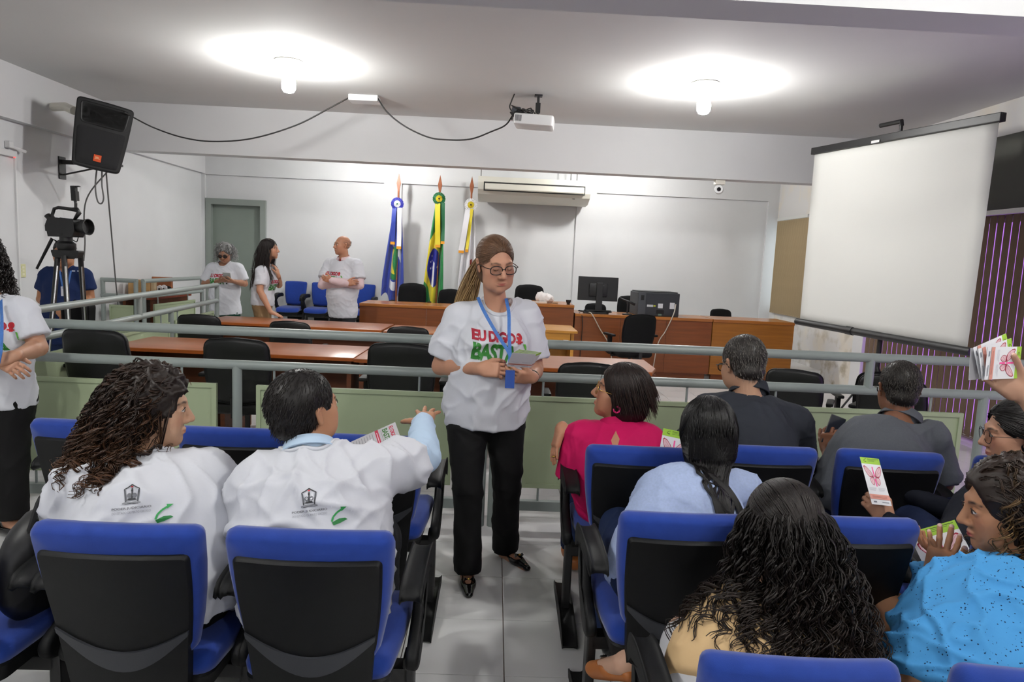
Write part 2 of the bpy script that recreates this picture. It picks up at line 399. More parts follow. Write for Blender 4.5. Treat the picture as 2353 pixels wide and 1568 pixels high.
desk(-1.2, -.05, 7.45, 8.17, 'far row cherry desk in front of the arms-crossed man', rz=-.03)
yt = desk(-.03, .98, 7.85, 8.55, 'honey coloured wooden table with drawer before the bench', z=.80, mt=M_YEL)
dr = MB().box((-.42, -.34, .62), (.42, -.325, .77), bev=.004).build('drawer', M_YEL, yt)
MB().box((.34, -.342, .65), (.40, -.338, .69)).build('asset_sticker', mat('paper_white', '#e9e9ea', .7), dr)

# ------------------------------------------------------------------ judges' bench
M_BENCH = wood('bench_walnut', '#7a4118', .4); M_BENCHL = wood('bench_oak', '#9a611f', .38); M_BTOP = wood('bench_top', '#a8682c', .25)
def bench(x0, x1, y0, y1, z, label, cols):
    r = empty('judge_bench', ((x0+x1)/2, (y0+y1)/2, 0), 0, label, 'bench'); w, d = (x1-x0)/2, (y1-y0)/2
    MB().box((-w-.0, -d-.02, z-.04), (w, d, z), bev=.006).build('bench_top', M_BTOP, r)
    MB().box((-w+.04, -d+.05, 0), (w-.04, -d+.10, .10)).build('plinth', M_BENCH, r)
    n = len(cols)
    for k, m in enumerate(cols):
        a, b = -w+2*w*k/n, -w+2*w*(k+1)/n
        MB().box((a+.002, -d, .10), (b-.002, -d+.03, z-.04)).build('front_panel', m, r)
    for s in (-1, 1): MB().box((s*(w-.015)-.015, -d+.03, .1), (s*(w-.015)+.015, d, z-.04)).build('end_panel', cols[-1], r)
    return r
bench(-1.87, -.02, 9.5, 10.15, .90, 'dark wooden bench wing in front of the blue and green flags', [M_BENCH, M_BENCH])
bench(-.02, 1.11, 9.48, 10.2, 1.0, 'taller middle section of the wooden bench', [M_BENCH])
bench(1.13, 3.07, 9.5, 10.15, .885, 'wooden bench section carrying the monitor and printer', [M_BENCH, M_BENCH, M_BENCH])
bench(3.08, 4.24, 9.5, 10.15, .885, 'lighter oak end of the bench by the beige blinds', [M_BENCHL])

# ------------------------------------------------------------------ blue audience chair
M_BLUE = mat('blue_upholstery', '#1c3a8c', .85, spec=.2, var=.06, vscale=30, bump=.12, bscale=700, sheen=.25)
M_SHELL = mat('black_plastic_shell', '#0c0d0e', .55, spec=.25, var=.05, vscale=60, bump=.05, bscale=500)
M_GREYPL = mat('grey_plastic_lumbar', '#33353a', .5, spec=.4, bump=.05, bscale=500)
def make_blue_chair():
    r = empty('audience_chair')
    ang = math.radians(13)
    def back(off):                                       # back plane: u sideways, v up along the back, w rearwards
        def f(u, v, w):
            w2 = w+off-.9*u*u*.6+.10*max(0, .2-v)*.6
            return (u, -.19-v*math.sin(ang)-w2*math.cos(ang), .43+v*math.cos(ang)-w2*math.sin(ang))
        return f
    o = rounded(.176, .224, .06, .455, .05, bulge=.008)
    MB().slab(o, [(.03, -.035), (.008, -.022), (0, .0), (.006, .022), (.016, .032)], back(0)).build('back_cushion', M_BLUE, r, smooth=3)
    o2 = rounded(.170, .192, .10, .392, .022, bulge=.004)
    MB().slab(o2, [(0, .01), (0, .038), (.006, .046)], back(.0)).build('back_shell', M_SHELL, r, smooth=.7)
    # crescent lumbar cover and lower skirt, as strips between two curves
    def strip(lower, upper, w0, w1):
        n = len(lower); f = back(0); vs = [f(u, v, w0) for u, v in lower]+[f(u, v, w0) for u, v in upper]+[f(u, v, w1) for u, v in lower]+[f(u, v, w1) for u, v in upper]; fs = []
        for i in range(n-1): fs += [(i, i+1, n+i+1, n+i), (2*n+i, 2*n+i+1, 3*n+i+1, 3*n+i), (i, i+1, 2*n+i+1, 2*n+i), (n+i, n+i+1, 3*n+i+1, 3*n+i)]
        fs += [(0, n, 3*n, 2*n), (n-1, 2*n-1, 4*n-1, 3*n-1)]; return MB().add(vs, fs)
    n = 18; T = [i/n for i in range(n+1)]
    up = [(-.172+.344*t, .165-.060*math.sin(math.pi*t)) for t in T]; dn = [(-.170+.340*t, .150-.105*math.sin(math.pi*t)) for t in T]; lo = [(-.135+.270*t, -.24) for t in T]
    strip(dn, up, .02, .052).build('lumbar_cover', M_GREYPL, r, smooth=.6)
    strip(lo, dn, .012, .046).build('lower_cover', M_SHELL, r, smooth=.6)
    def seat(u, v, w): return (u, v, .435+w-.25*max(0, v-.14)**2*6+.12*u*u)
    MB().slab(rounded(.205, .225, -.20, .27, .06, bulge=.006), [(.03, -.03), (.004, -.022), (0, .0), (.008, .022), (.03, .034)], seat).build('seat_cushion', M_BLUE, r, smooth=3)
    MB().slab(rounded(.20, .215, -.20, .25, .05), [(.05, -.095), (.01, -.075), (0, -.03), (.01, -.02)], seat).build('seat_shell', M_SHELL, r, smooth=.7)
    for s in (-1, 1):
        x = s*.252
        RR = lambda w: [(.012, -w), (.004, -w*.8), (0, -w*.4), (0, w*.4), (.004, w*.8), (.012, w)]
        a = MB(); a.slab(loop([(-.17, .636), (-.05, .638), (.08, .630), (.15, .615), (.185, .585), (.198, .60), (.185, .64), (.13, .666), (.04, .676), (-.08, .674), (-.16, .662)][::-1]), RR(.031), lambda u, v, w: (x+w, u, v))
        a.build('armrest_pad', M_SHELL, r, smooth=3)
        sp = MB(); sp.slab(loop([(.19, .60), (.192, .55), (.17, .49), (.10, .42), (.02, .372), (-.05, .362), (-.10, .385), (-.105, .425), (-.06, .45), (.03, .475), (.105, .535), (.145, .625), (.175, .64)][::-1]), RR(.019), lambda u, v, w: (x+w, u, v))
        sp.build('armrest_support', M_SHELL, r, smooth=3)
        lg = MB(); lg.box((s*.235-.017, -.03, .04), (s*.235+.017, .035, .38), bev=.006)
        lg.build('leg', M_BLACKMET, r)
        ft = MB(); ft.slab([(-.25, .0), (.27, .0), (.285, .018), (.26, .034), (.05, .058), (-.05, .058), (-.235, .034), (-.265, .018)][::-1], [(.012, -.032), (.004, -.027), (0, -.018), (0, .018), (.004, .027), (.012, .032)], lambda u, v, w: (s*.235+w, u, v))
        ft.build('foot', M_SHELL, r, smooth=.7)
    MB().box((-.235, -.03, .30), (.235, .03, .345), bev=.004).build('cross_beam', M_BLACKMET, r)
    return r
BLUE = make_blue_chair(); blue_used = []
def blue_chair(x, y, rz, label, group='blue audience chairs', z=0., s=1., sx=1.):
    o = BLUE if not blue_used else copy_tree(BLUE); blue_used.append(o)
    o.location = (x, y, z); o.rotation_euler = (0, 0, rz); o.scale = (s*sx, s, s); return tag(o, label, 'chair', group)

# ------------------------------------------------------------------ black swivel chair
M_LEATH = mat('black_leatherette', '#131415', .45, spec=.4, var=.05, vscale=20, bump=.08, bscale=250)
M_MESHF = mat('black_fabric', '#141415', .9, spec=.15, bump=.1, bscale=500)
def make_swivel(name, m, wide=.25, top=.97, arms=True):
    r = empty(name); ang = math.radians(9)
    def back(u, v, w):
        w2 = w-.7*u*u
        return (u, -.20-v*math.sin(ang)-w2, .50+v*math.cos(ang))
    MB().slab(rounded(wide*.86, wide*.93, .0, (top-.50)/math.cos(ang), .10, n=7, bulge=.012), [(.04, -.045), (.008, -.03), (0, .0), (.006, .025), (.03, .035)], back).build('backrest', m, r, smooth=3)
    pp = MB(); o = rounded(wide*.86, wide*.93, .0, (top-.50)/math.cos(ang), .10, n=7, bulge=.012)
    pp.tube([back(u, v, .012) for u, v in o+[o[0]]], .006, 6); pp.build('piping', m, r, smooth=3)
    MB().slab(rounded(.23, .25, -.22, .27, .09, n=6), [(.03, .41), (.005, .43), (0, .46), (.01, .485), (.05, .50)], None).build('seat', m, r, smooth=3)
    MB().tube([(0, -.12, .40), (0, -.30, .42), (0, -.31, .56)], .022, 8).build('back_bracket', M_BLACKMET, r)
    MB().lathe([(0, .08), (.028, .08), (.028, .25), (.02, .25), (.02, .42), (0, .42)], 14).build('gas_column', M_BLACKMET, r, smooth=.6)
    for k in range(5):
        q = k*2*math.pi/5+.3; d = Vector((math.cos(q), math.sin(q), 0))
        b = MB(); b.tube([d*.02+Vector((0, 0, .10)), d*.15+Vector((0, 0, .095)), d*.30+Vector((0, 0, .075))], [.026, .022, .015], 8)
        b.build('star_arm', M_SHELL, r, smooth=.8)
        c = MB(); M = Matrix.Translation(d*.30+Vector((0, 0, .03))) @ Matrix.Rotation(q, 4, 'Z') @ Matrix.Rotation(math.pi/2, 4, 'X')
        c.lathe([(0, -.022), (.026, -.022), (.03, -.016), (.03, .016), (.026, .022), (0, .022)], 12, M); c.tube([d*.30+Vector((0, 0, .04)), d*.30+Vector((0, 0, .08))], .006, 6)
        c.build('caster', M_SHELL, r, smooth=.6)
    if arms:
        for s in (-1, 1):
            a = MB(); a.box((s*.29-.03, -.12, .665), (s*.29+.03, .15, .695), bev=.012); a.build('armrest_pad', M_SHELL, r, smooth=.6)
            a = MB(); a.box((s*.28-.02, -.02, .44), (s*.28+.02, .05, .67), bev=.008); a.box((s*.15-.1, -.01, .405), (s*.15+.15 if s > 0 else s*.15+.1, .04, .43)); a.build('armrest_support', M_SHELL, r, smooth=.6)
    return r
EXEC = make_swivel('swivel_chair', M_LEATH); TASK = make_swivel('swivel_chair', M_MESHF, .23, .95)
sw_used = {}
def swivel(src, x, y, rz, label, z=0., s=1., group='black swivel chairs'):
    k = src.name; o = src if k not in sw_used else copy_tree(src); sw_used[k] = 1
    o.location = (x, y, z); o.rotation_euler = (0, 0, rz); o.scale = (s, s, s); return tag(o, label, 'chair', group)
swivel(EXEC, -2.78, 5.06, -.06, 'black leatherette chair tucked at the desk by the corner of the railing')
swivel(EXEC, -1.80, 5.02, .03, 'black leatherette chair at the desk joint behind the reaching man', s=.98)
swivel(EXEC, -.64, 5.00, 0, 'black leatherette chair at the desk half hidden by the standing woman')
swivel(EXEC, .68, 5.0, .0, 'black leatherette chair behind the railing beside the woman in magenta', s=.91)
swivel(EXEC, -2.98, 7.15, .05, 'black chair at the far desk row nearest the side railing', s=.92)
swivel(EXEC, -2.02, 7.05, -.05, 'black chair at the far desk row in front of the khaki trousers', s=.90)
swivel(EXEC, -.86, 7.0, .05, 'black chair at the far desk row left of the standing woman\'s head', s=.90)
swivel(TASK, 1.78, 8.75, .25, 'black fabric task chair with arms standing in front of the bench', s=1.02)
swivel(EXEC, 2.40, 5.25, -.5, 'black chair before the stained wall between the two seated men', s=.88)
swivel(EXEC, 2.92, 4.75, -.75, 'tilted black chair beside the bald man\'s glasses', s=.93)
swivel(TASK, 3.12, 5.45, -.2, 'black chair half hidden behind the tilted one under the screen', s=.88)
for x, lab in ((-1.32, 'black chair behind the bench between the blue and green flags'), (-.70, 'black chair behind the bench under the white flag'), (.55, 'tall black chair behind the raised bench centre beside the standing woman\'s face'), (1.62, 'low black chair hidden behind the monitor'), (2.18, 'black chair behind the printer'), (3.65, 'black chair behind the oak end of the bench')):
    swivel(TASK, x, 10.72, math.pi, lab, z=.18, s={.55: 1.06, 1.62: .80, -.70: .93, 3.65: .80, 2.18: .95}.get(x, 1.0))

# audience rows: (x, y, rz)
blue_chair(-1.61, 2.98, -.02, 'blue chair beyond the curly-haired woman, at the end of the front row')
blue_chair(-1.02, 2.95, 0, 'blue chair in the front row between the two white shirts')
blue_chair(-.47, 2.92, .0, 'blue chair in the front row under the reaching man\'s arm')
blue_chair(.61, 2.90, -.02, 'blue front row chair of the woman in magenta')
blue_chair(1.14, 2.98, .0, 'blue front row chair of the man in the dark jacket')
blue_chair(1.68, 2.98, -.06, 'blue front row chair of the man in the grey polo')
blue_chair(2.24, 2.95, -.05, 'blue front row chair at the frame edge, mostly out of view')
blue_chair(-1.51, 1.98, .0, 'blue chair with a dark bag on it at the frame edge')
blue_chair(-.94, 1.97, .0, 'blue chair of the woman with long curly hair and white shirt')
blue_chair(-.45, 1.97, .0, 'blue chair of the man with the outstretched arm')
blue_chair(.59, 2.18, -.0, 'blue chair of the woman with straight black hair', sx=.92)
blue_chair(1.095, 2.20, -.0, 'blue chair whose back shows beside the curly hair and claw clip', sx=.92)
blue_chair(1.66, 2.15, -.05, 'blue chair of the woman in glasses at the frame edge', sx=.92)
blue_chair(.64, 1.50, -.04, 'nearest blue chair, under the woman in beige', s=.96, sx=.94)
blue_chair(1.14, 1.48, -.04, 'nearest blue chair, under the woman in the blue eyelet blouse', s=.96, sx=.94)
blue_chair(-.72, 1.16, .0, 'blue chair with only its top edge showing at the bottom of the frame')
for x, y, lab in ((-3.38, 11.45, 'blue chair against the far wall behind the khaki trousers'), (-2.93, 11.45, 'blue chair against the far wall beside the arms-crossed man'), (-2.22, 11.45, 'blue chair against the far wall behind the dark bench end')):
    blue_chair(x, y, math.pi, lab, 'blue chairs along the far wall', z=.18, sx=.85)

# ------------------------------------------------------------------ figures: smooth implicit bodies meshed with surface nets
NP = np.array
def nrm(v): v = NP(v, float); return v/(np.linalg.norm(v)+1e-12)
class Field:
    """signed distance field made of smoothly blended primitives"""
    def __init__(s): s.ops = []
    def op(s, mode, fn, lo, hi, k): s.ops.append((mode, fn, NP(lo, float), NP(hi, float), k)); return s
    def cone(s, a, b, ra, rb, k=.02, mode='u', cut=None, squash=None):
        """tapered capsule; squash=(axis, f): radius along that axis is multiplied by f; cut: list of (point, normal)"""
        a, b = NP(a, float), NP(b, float); r = max(ra, rb); d = b-a; L2 = d@d+1e-12
        if squash is not None: ax, sf = nrm(squash[0]), squash[1]; r = r*max(1, sf)
        def fn(x, y, z):
            px, py, pz = x-a[0], y-a[1], z-a[2]
            t = np.clip((px*d[0]+py*d[1]+pz*d[2])/L2, 0, 1)
            qx, qy, qz = px-t*d[0], py-t*d[1], pz-t*d[2]
            if squash is not None:
                u = qx*ax[0]+qy*ax[1]+qz*ax[2]; dd = np.sqrt(np.maximum(qx*qx+qy*qy+qz*qz-u*u+(u/sf)**2, 1e-12))
            else: dd = np.sqrt(qx*qx+qy*qy+qz*qz)
            o = dd-(ra+(rb-ra)*t)
            if cut:
                for c, n in cut: o = np.maximum(o, (x-c[0])*n[0]+(y-c[1])*n[1]+(z-c[2])*n[2])
            return o
        return s.op(mode, fn, np.minimum(a, b)-r, np.maximum(a, b)+r, k)
    def ell(s, c, r, R=None, k=.02, mode='u'):
        """ellipsoid with radii r; R: rows are its local axes"""
        c, r = NP(c, float), NP(r, float); R = np.eye(3) if R is None else NP(R, float); m = np.sqrt((R.T**2)@(r**2))
        def fn(x, y, z):
            px, py, pz = x-c[0], y-c[1], z-c[2]; k0 = 0; k1 = 0
            for i in range(3):
                u = px*R[i, 0]+py*R[i, 1]+pz*R[i, 2]; k0 = k0+(u/r[i])**2; k1 = k1+(u/r[i]**2)**2
            k0 = np.sqrt(k0); return k0*(k0-1)/(np.sqrt(k1)+1e-9)
        return s.op(mode, fn, c-m, c+m, k)
    def rbox(s, c, h, R=None, r=.01, k=.02, mode='u'):
        c, h = NP(c, float), NP(h, float)-r; R = np.eye(3) if R is None else NP(R, float); m = np.abs(R.T)@(h+r)
        def fn(x, y, z):
            px, py, pz = x-c[0], y-c[1], z-c[2]; q = [np.abs(px*R[i, 0]+py*R[i, 1]+pz*R[i, 2])-h[i] for i in range(3)]
            return np.sqrt(sum(np.maximum(w, 0)**2 for w in q))+np.minimum(np.maximum(np.maximum(q[0], q[1]), q[2]), 0)-r
        return s.op(mode, fn, c-m, c+m, k)
    def plane(s, c, n, k=0., lo=None, hi=None):
        """keep the side the normal points away from"""
        c, n = NP(c, float), nrm(n)
        return s.op('i', lambda x, y, z: (x-c[0])*n[0]+(y-c[1])*n[1]+(z-c[2])*n[2], [-99]*3 if lo is None else lo, [99]*3 if hi is None else hi, k)
    def bounds(s):
        us = [o for o in s.ops if o[0] == 'u']; return np.min([o[2] for o in us], 0), np.max([o[3] for o in us], 0)
    def mesh(s, h, lo=None, hi=None):
        a, b = s.bounds(); pad = 3*h
        a = a-pad if lo is None else np.maximum(a-pad, NP(lo, float)); b = b+pad if hi is None else np.minimum(b+pad, NP(hi, float))
        a = np.floor(a/h)*h; n = np.maximum(np.ceil((b-a)/h).astype(int)+1, 3)
        ax = [a[i]+h*np.arange(n[i]) for i in range(3)]
        D = np.full(n, 1.0)
        for mode, fn, l, u, k in s.ops:
            m = k+2*h
            i0 = [int(np.clip(np.searchsorted(ax[i], l[i]-m), 0, n[i])) for i in range(3)]; i1 = [int(np.clip(np.searchsorted(ax[i], u[i]+m), 0, n[i])) for i in range(3)]
            if any(i1[i] <= i0[i] for i in range(3)): continue
            sl = tuple(slice(i0[i], i1[i]) for i in range(3))
            d = fn(ax[0][sl[0]][:, None, None], ax[1][sl[1]][None, :, None], ax[2][sl[2]][None, None, :]); o = D[sl]
            if mode == 'u':
                if k > 0: w = np.maximum(k-np.abs(o-d), 0)/k; D[sl] = np.minimum(o, d)-w*w*k*.25
                else: D[sl] = np.minimum(o, d)
            else:
                d = -d if mode == 's' else d
                if k > 0: w = np.maximum(k-np.abs(o-d), 0)/k; D[sl] = np.maximum(o, d)+w*w*k*.25
                else: D[sl] = np.maximum(o, d)
        return nets(D, a, h)
def nets(D, a, h):
    """naive surface nets: field samples -> vertices, quads"""
    S = D < 0; n = D.shape
    c = np.zeros((n[0]-1, n[1]-1, n[2]-1), np.int8); offs = [(i, j, k) for i in (0, 1) for j in (0, 1) for k in (0, 1)]
    for i, j, k in offs: c += S[i:n[0]-1+i, j:n[1]-1+j, k:n[2]-1+k]
    act = np.argwhere((c > 0) & (c < 8))
    if not len(act): return np.zeros((0, 3)), np.zeros((0, 4), int)
    idx = np.full(c.shape, -1, np.int64); idx[tuple(act.T)] = np.arange(len(act))
    V = np.stack([D[act[:, 0]+i, act[:, 1]+j, act[:, 2]+k] for i, j, k in offs], 1)
    P = np.zeros((len(act), 3)); cnt = np.zeros(len(act)); O = NP(offs, float)
    for p in range(8):
        for q in range(p+1, 8):
            if abs(O[p]-O[q]).sum() != 1: continue
            x = (V[:, p] < 0) != (V[:, q] < 0); t = np.where(x, V[:, p]/(V[:, p]-V[:, q]+1e-20), 0)
            P += np.where(x[:, None], O[p]+(O[q]-O[p])*t[:, None], 0); cnt += x
    P = a+(act+P/cnt[:, None])*h
    F = []
    for axis in range(3):
        u, v = (axis+1) % 3, (axis+2) % 3; s0 = [slice(None)]*3; s1 = [slice(None)]*3; s0[axis] = slice(0, -1); s1[axis] = slice(1, None)
        A, B = S[tuple(s0)], S[tuple(s1)]; e = np.argwhere(A != B)
        e = e[(e[:, u] > 0) & (e[:, v] > 0) & (e[:, u] < n[u]-1) & (e[:, v] < n[v]-1)]
        def cell(du, dv):
            q = e.copy(); q[:, u] += du; q[:, v] += dv; return idx[tuple(q.T)]
        Q = np.stack([cell(-1, -1), cell(0, -1), cell(0, 0), cell(-1, 0)], 1); f = A[tuple(e.T)]
        F.append(np.where(f[:, None], Q, Q[:, ::-1]))
    F = np.concatenate(F); return P, F[(F >= 0).all(1)]
def np_mesh(name, parts, mats, cols=None, mi=None):
    """parts: list of (verts, quads) joined in one smooth mesh"""
    V = np.concatenate([p[0] for p in parts]); o = 0; F = []
    for v, f in parts: F.append(f+o); o += len(v)
    F = np.concatenate(F)
    me = bpy.data.meshes.new(name); me.from_pydata(V, [], F)
    for m in (mats if isinstance(mats, (list, tuple)) else [mats]): me.materials.append(m)
    if mi is not None: me.polygons.foreach_set('material_index', mi)
    if cols is not None:
        at = me.color_attributes.new('tint', 'FLOAT_COLOR', 'POINT'); at.data.foreach_set('color', np.ascontiguousarray(cols, np.float32).ravel())
    me.shade_smooth(); me.update(); return me
def vnormals(V, F):
    n = np.zeros_like(V); fn = np.cross(V[F[:, 2]]-V[F[:, 0]], V[F[:, 3]]-V[F[:, 1]])
    for i in range(4): np.add.at(n, F[:, i], fn)
    return n/(np.linalg.norm(n, axis=1, keepdims=True)+1e-12)
def relax(V, F, it=1, f=.5):
    for _ in range(it):
        s = np.zeros_like(V); c = np.zeros(len(V))
        for i in range(4):
            np.add.at(s, F[:, i], V[F[:, (i+1) % 4]]); np.add.at(c, F[:, i], 1); np.add.at(s, F[:, i], V[F[:, (i+3) % 4]]); np.add.at(c, F[:, i], 1)
        V = V+(s/np.maximum(c, 1)[:, None]-V)*f
    return V
def folds(V, F, amp, wl=.07, seed=0, dirv=(0, 0, 1)):
    """cloth folds: warped waves pushed outwards"""
    r = np.random.RandomState(seed); d = nrm(dirv); f = np.zeros(len(V))
    w = V+.016*np.sin(V[:, [1, 2, 0]]*2*np.pi/.23+r.rand(3)*6)+.008*np.sin(V[:, [2, 0, 1]]*2*np.pi/.11+r.rand(3)*6)
    for i in range(7):                                   # narrow ridges, each fading in and out
        k = nrm(d*.5+r.randn(3)*.8); th = (w@k)*np.pi/(wl*r.uniform(.9, 2.0))+r.rand()*6
        f += (1-np.abs(np.sin(th)))**2.6*np.clip(np.sin(V@nrm(r.randn(3))*2*np.pi/.30+r.rand()*6)+.15, 0, 1)
    big = 1.
    return V+vnormals(V, F)*(amp*f*big)[:, None]

def attr_mat(name, rough, spec=.4, sub=0., bump=0., bscale=200, aniso=0.):
    if name in MATS: return MATS[name]
    m = mat(name, '#888888', rough, spec=spec, subsurf=sub, bump=bump, bscale=bscale)
    a = m.node_tree.nodes.new('ShaderNodeAttribute'); a.attribute_name = 'tint'
    m.node_tree.links.new(a.outputs['Color'], m.node_tree.nodes['Principled BSDF'].inputs['Base Color']); return m
M_SKIN = attr_mat('skin', .5, .35, .08, .04, 300)
M_HAIR = attr_mat('hair', .45, .35)

def tubes(paths, rad, n=4):
    """paths (S,N,3), rad (S,N) -> verts, quads of many small tubes"""
    S, N = paths.shape[:2]; T = np.gradient(paths, axis=1); T /= np.linalg.norm(T, axis=2, keepdims=True)+1e-9
    ref = NP([.31, .52, .79]); A = np.cross(T, ref); A /= np.linalg.norm(A, axis=2, keepdims=True)+1e-9; B = np.cross(T, A)
    q = 2*np.pi*np.arange(n)/n
    V = paths[:, :, None]+(A[:, :, None]*np.cos(q)[:, None]+B[:, :, None]*np.sin(q)[:, None])*rad[:, :, None, None]
    i = np.arange(S*N*n).reshape(S, N, n); j = np.roll(i, -1, 2)
    F = np.stack([i[:, :-1], j[:, :-1], j[:, 1:], i[:, 1:]], -1).reshape(-1, 4); return V.reshape(-1, 3), F

class Head:
    """local frame of a head: x to the person's right, y forward, z up"""
    def __init__(s, c, yaw=0., pitch=0., roll=0., sc=1.):
        s.c = NP(c, float); s.sc = sc
        m = Euler((math.radians(pitch), math.radians(roll), 0), 'XYZ').to_matrix(); z = Matrix.Rotation(math.radians(yaw), 3, 'Z')
        s.A = NP(z @ m)                                 # columns are local axes in world
    def w(s, p): return s.c+s.A@(NP(p, float)*s.sc)
    def inv(s, V): return ((V-s.c)@s.A)/s.sc
    @property
    def R(s): return s.A.T
def head_field(f, H, male=False, eyes='open', full=0., nose=1., age=0.):
    k = H.sc; R = H.R
    def E(c, r, kk=.02, mode='u', RR=None): f.ell(H.w(c), NP(r)*k, R if RR is None else RR, kk*k, mode)
    E((0, -.016, .032), (.0735, .093, .083)); E((0, .026, -.022), (.062+full*.004, .062, .080), .03)
    E((0, .022, -.070), (.051+full*.008+(.004 if male else 0), .052, .044), .03)
    E((0, .064, -.100), (.020, .017, .016), .03)
    for s in (-1, 1):
        E((s*.043, .052, -.026), (.021, .022, .019), .03)
        E((s*.036, .048, -.062), (.020+full*.006, .022, .024), .03)
    E((0, .077, .022), (.048, .014, .011), .02)
    for s in (-1, 1): E((s*.031, .101, .001), (.019, .016, .013), .014, 's')
    for s in (-1, 1): E((s*.031, .0765, .000), (.0150, .0145, .0128), .004)
    f.cone(H.w((0, .086, .010)), H.w((0, .106*(.97+.03*nose), -.032)), .0085*k, .0120*k, .012*k)
    for s in (-1, 1): E((s*.0125, .093, -.038), (.0085, .011, .0085), .008)
    lk = 1-.35*age
    E((0, .0875, -.0650), (.020, .0060*lk, .0038*lk), .008); E((0, .0860, -.0740), (.017, .0064*lk, .0044*lk), .008)
    if age:
        for s in (-1, 1):
            f.cone(H.w((s*.0195, .0960, -.040)), H.w((s*.0300, .0860, -.064)), .0014*k, .0018*k, .007*k, 's')
            f.cone(H.w((s*.020, .0935, -.0125)), H.w((s*.043, .0860, -.0135)), .0012*k, .0012*k, .005*k, 's'); E((s*.038, .046, -.078), (.014, .018, .014), .03)
    for s in (-1, 1): f.cone(H.w((0, .0955, -.0700)), H.w((s*.021, .0890, -.0672)), .0018*k, .0020*k, .003*k, 's')
    for s in (-1, 1):
        f.cone(H.w((s*.0735, -.006, -.028)), H.w((s*.081, -.016, .014)), .0095*k, .0125*k, .006*k, squash=(R[0], .55))
        f.cone(H.w((s*.084, -.006, -.016)), H.w((s*.086, -.010, .008)), .006*k, .007*k, .006*k, 's')
def head_paint(V, H, base, hairc, lip, brow=True, eyes='open', blush=.0):
    """vertex tint: skin, lips, brows, lashes (colours of the things themselves)"""
    L = H.inv(V); C = np.tile(NP(lin(base)[:3]), (len(V), 1))
    def blend(w, col): 
        nonlocal C
        w = np.clip(w, 0, 1)[:, None]; C = C*(1-w)+NP(lin(col)[:3])*w
    def seg(a, b, r):
        a, b = NP(a), NP(b); d = b-a; t = np.clip(((L-a)@d)/(d@d), 0, 1); return 1.5-np.linalg.norm(L-a-t[:, None]*d, axis=1)/r
    face = L[:, 1] > .04
    e = np.sqrt((L[:, 0]/.021)**2+((L[:, 2]+.0700-6*L[:, 0]**2)/.0085)**2); blend(np.where((L[:, 1] > .070), (1.2-e)*2., 0)*.55, lip)
    blend(np.where(face, np.exp(-((np.abs(L[:, 0])-.042)/.02)**2-((L[:, 2]+.03)/.02)**2)*.35, 0), '#b5705c')
    for s in (-1, 1):
        if brow:
            blend(np.where(face, np.maximum(seg((s*.015, .09, .0215), (s*.034, .088, .0265), .0042), seg((s*.034, .088, .0265), (s*.050, .075, .0215), .0034))*.8, 0), hairc)
        if eyes == 'closed':
            blend(np.where(face, np.maximum(seg((s*.019, .088, -.003), (s*.031, .092, -.0068), .0022), seg((s*.031, .092, -.0068), (s*.044, .086, -.003), .0022)), 0), '#3a2a24')
    return C
def eyeballs(H, parent, iris='#3b2616'):
    for s in (-1, 1):
        b = MB(); mats = [mat('eye_white', '#d8d2cc', .3), mat('iris_'+iris[1:], iris, .2), mat('lash_line', '#1d1512', .6)]
        M = Matrix(H.A.tolist()).to_4x4(); M.translation = Vector(H.w((s*.031, .0785, .0005)))
        M = M @ Matrix.Rotation(-math.pi/2, 4, 'X'); r = .0138*H.sc
        b.lathe([(r*math.sin(t), r*math.cos(t)) for t in (0.9, 1.2, 1.57)], 12, M @ Matrix.Diagonal((1, .55, 1, 1)))
        b.mi = 1; b.lathe([(0, r*1.02), (r*.3, r*.99), (r*.48, r*.9)], 12, M)
        b.mi = 0; b.lathe([(0, r*.97), (r*.5, r*.86), (r*.85, r*.52), (r*.98, r*.1)], 14, M @ Matrix.Diagonal((1.05, .52, 1, 1)))
        b.mi = 2; b.tube([H.w((s*(.031+.0145*x), .0785+.0142*math.cos(x*1.0), .0005+.0082*(1-x*x)+.001)) for x in (-1, -.6, -.2, .2, .6, 1)], .0013*H.sc, 5)
        b.build('eye', mats, parent, local=False, smooth=3)

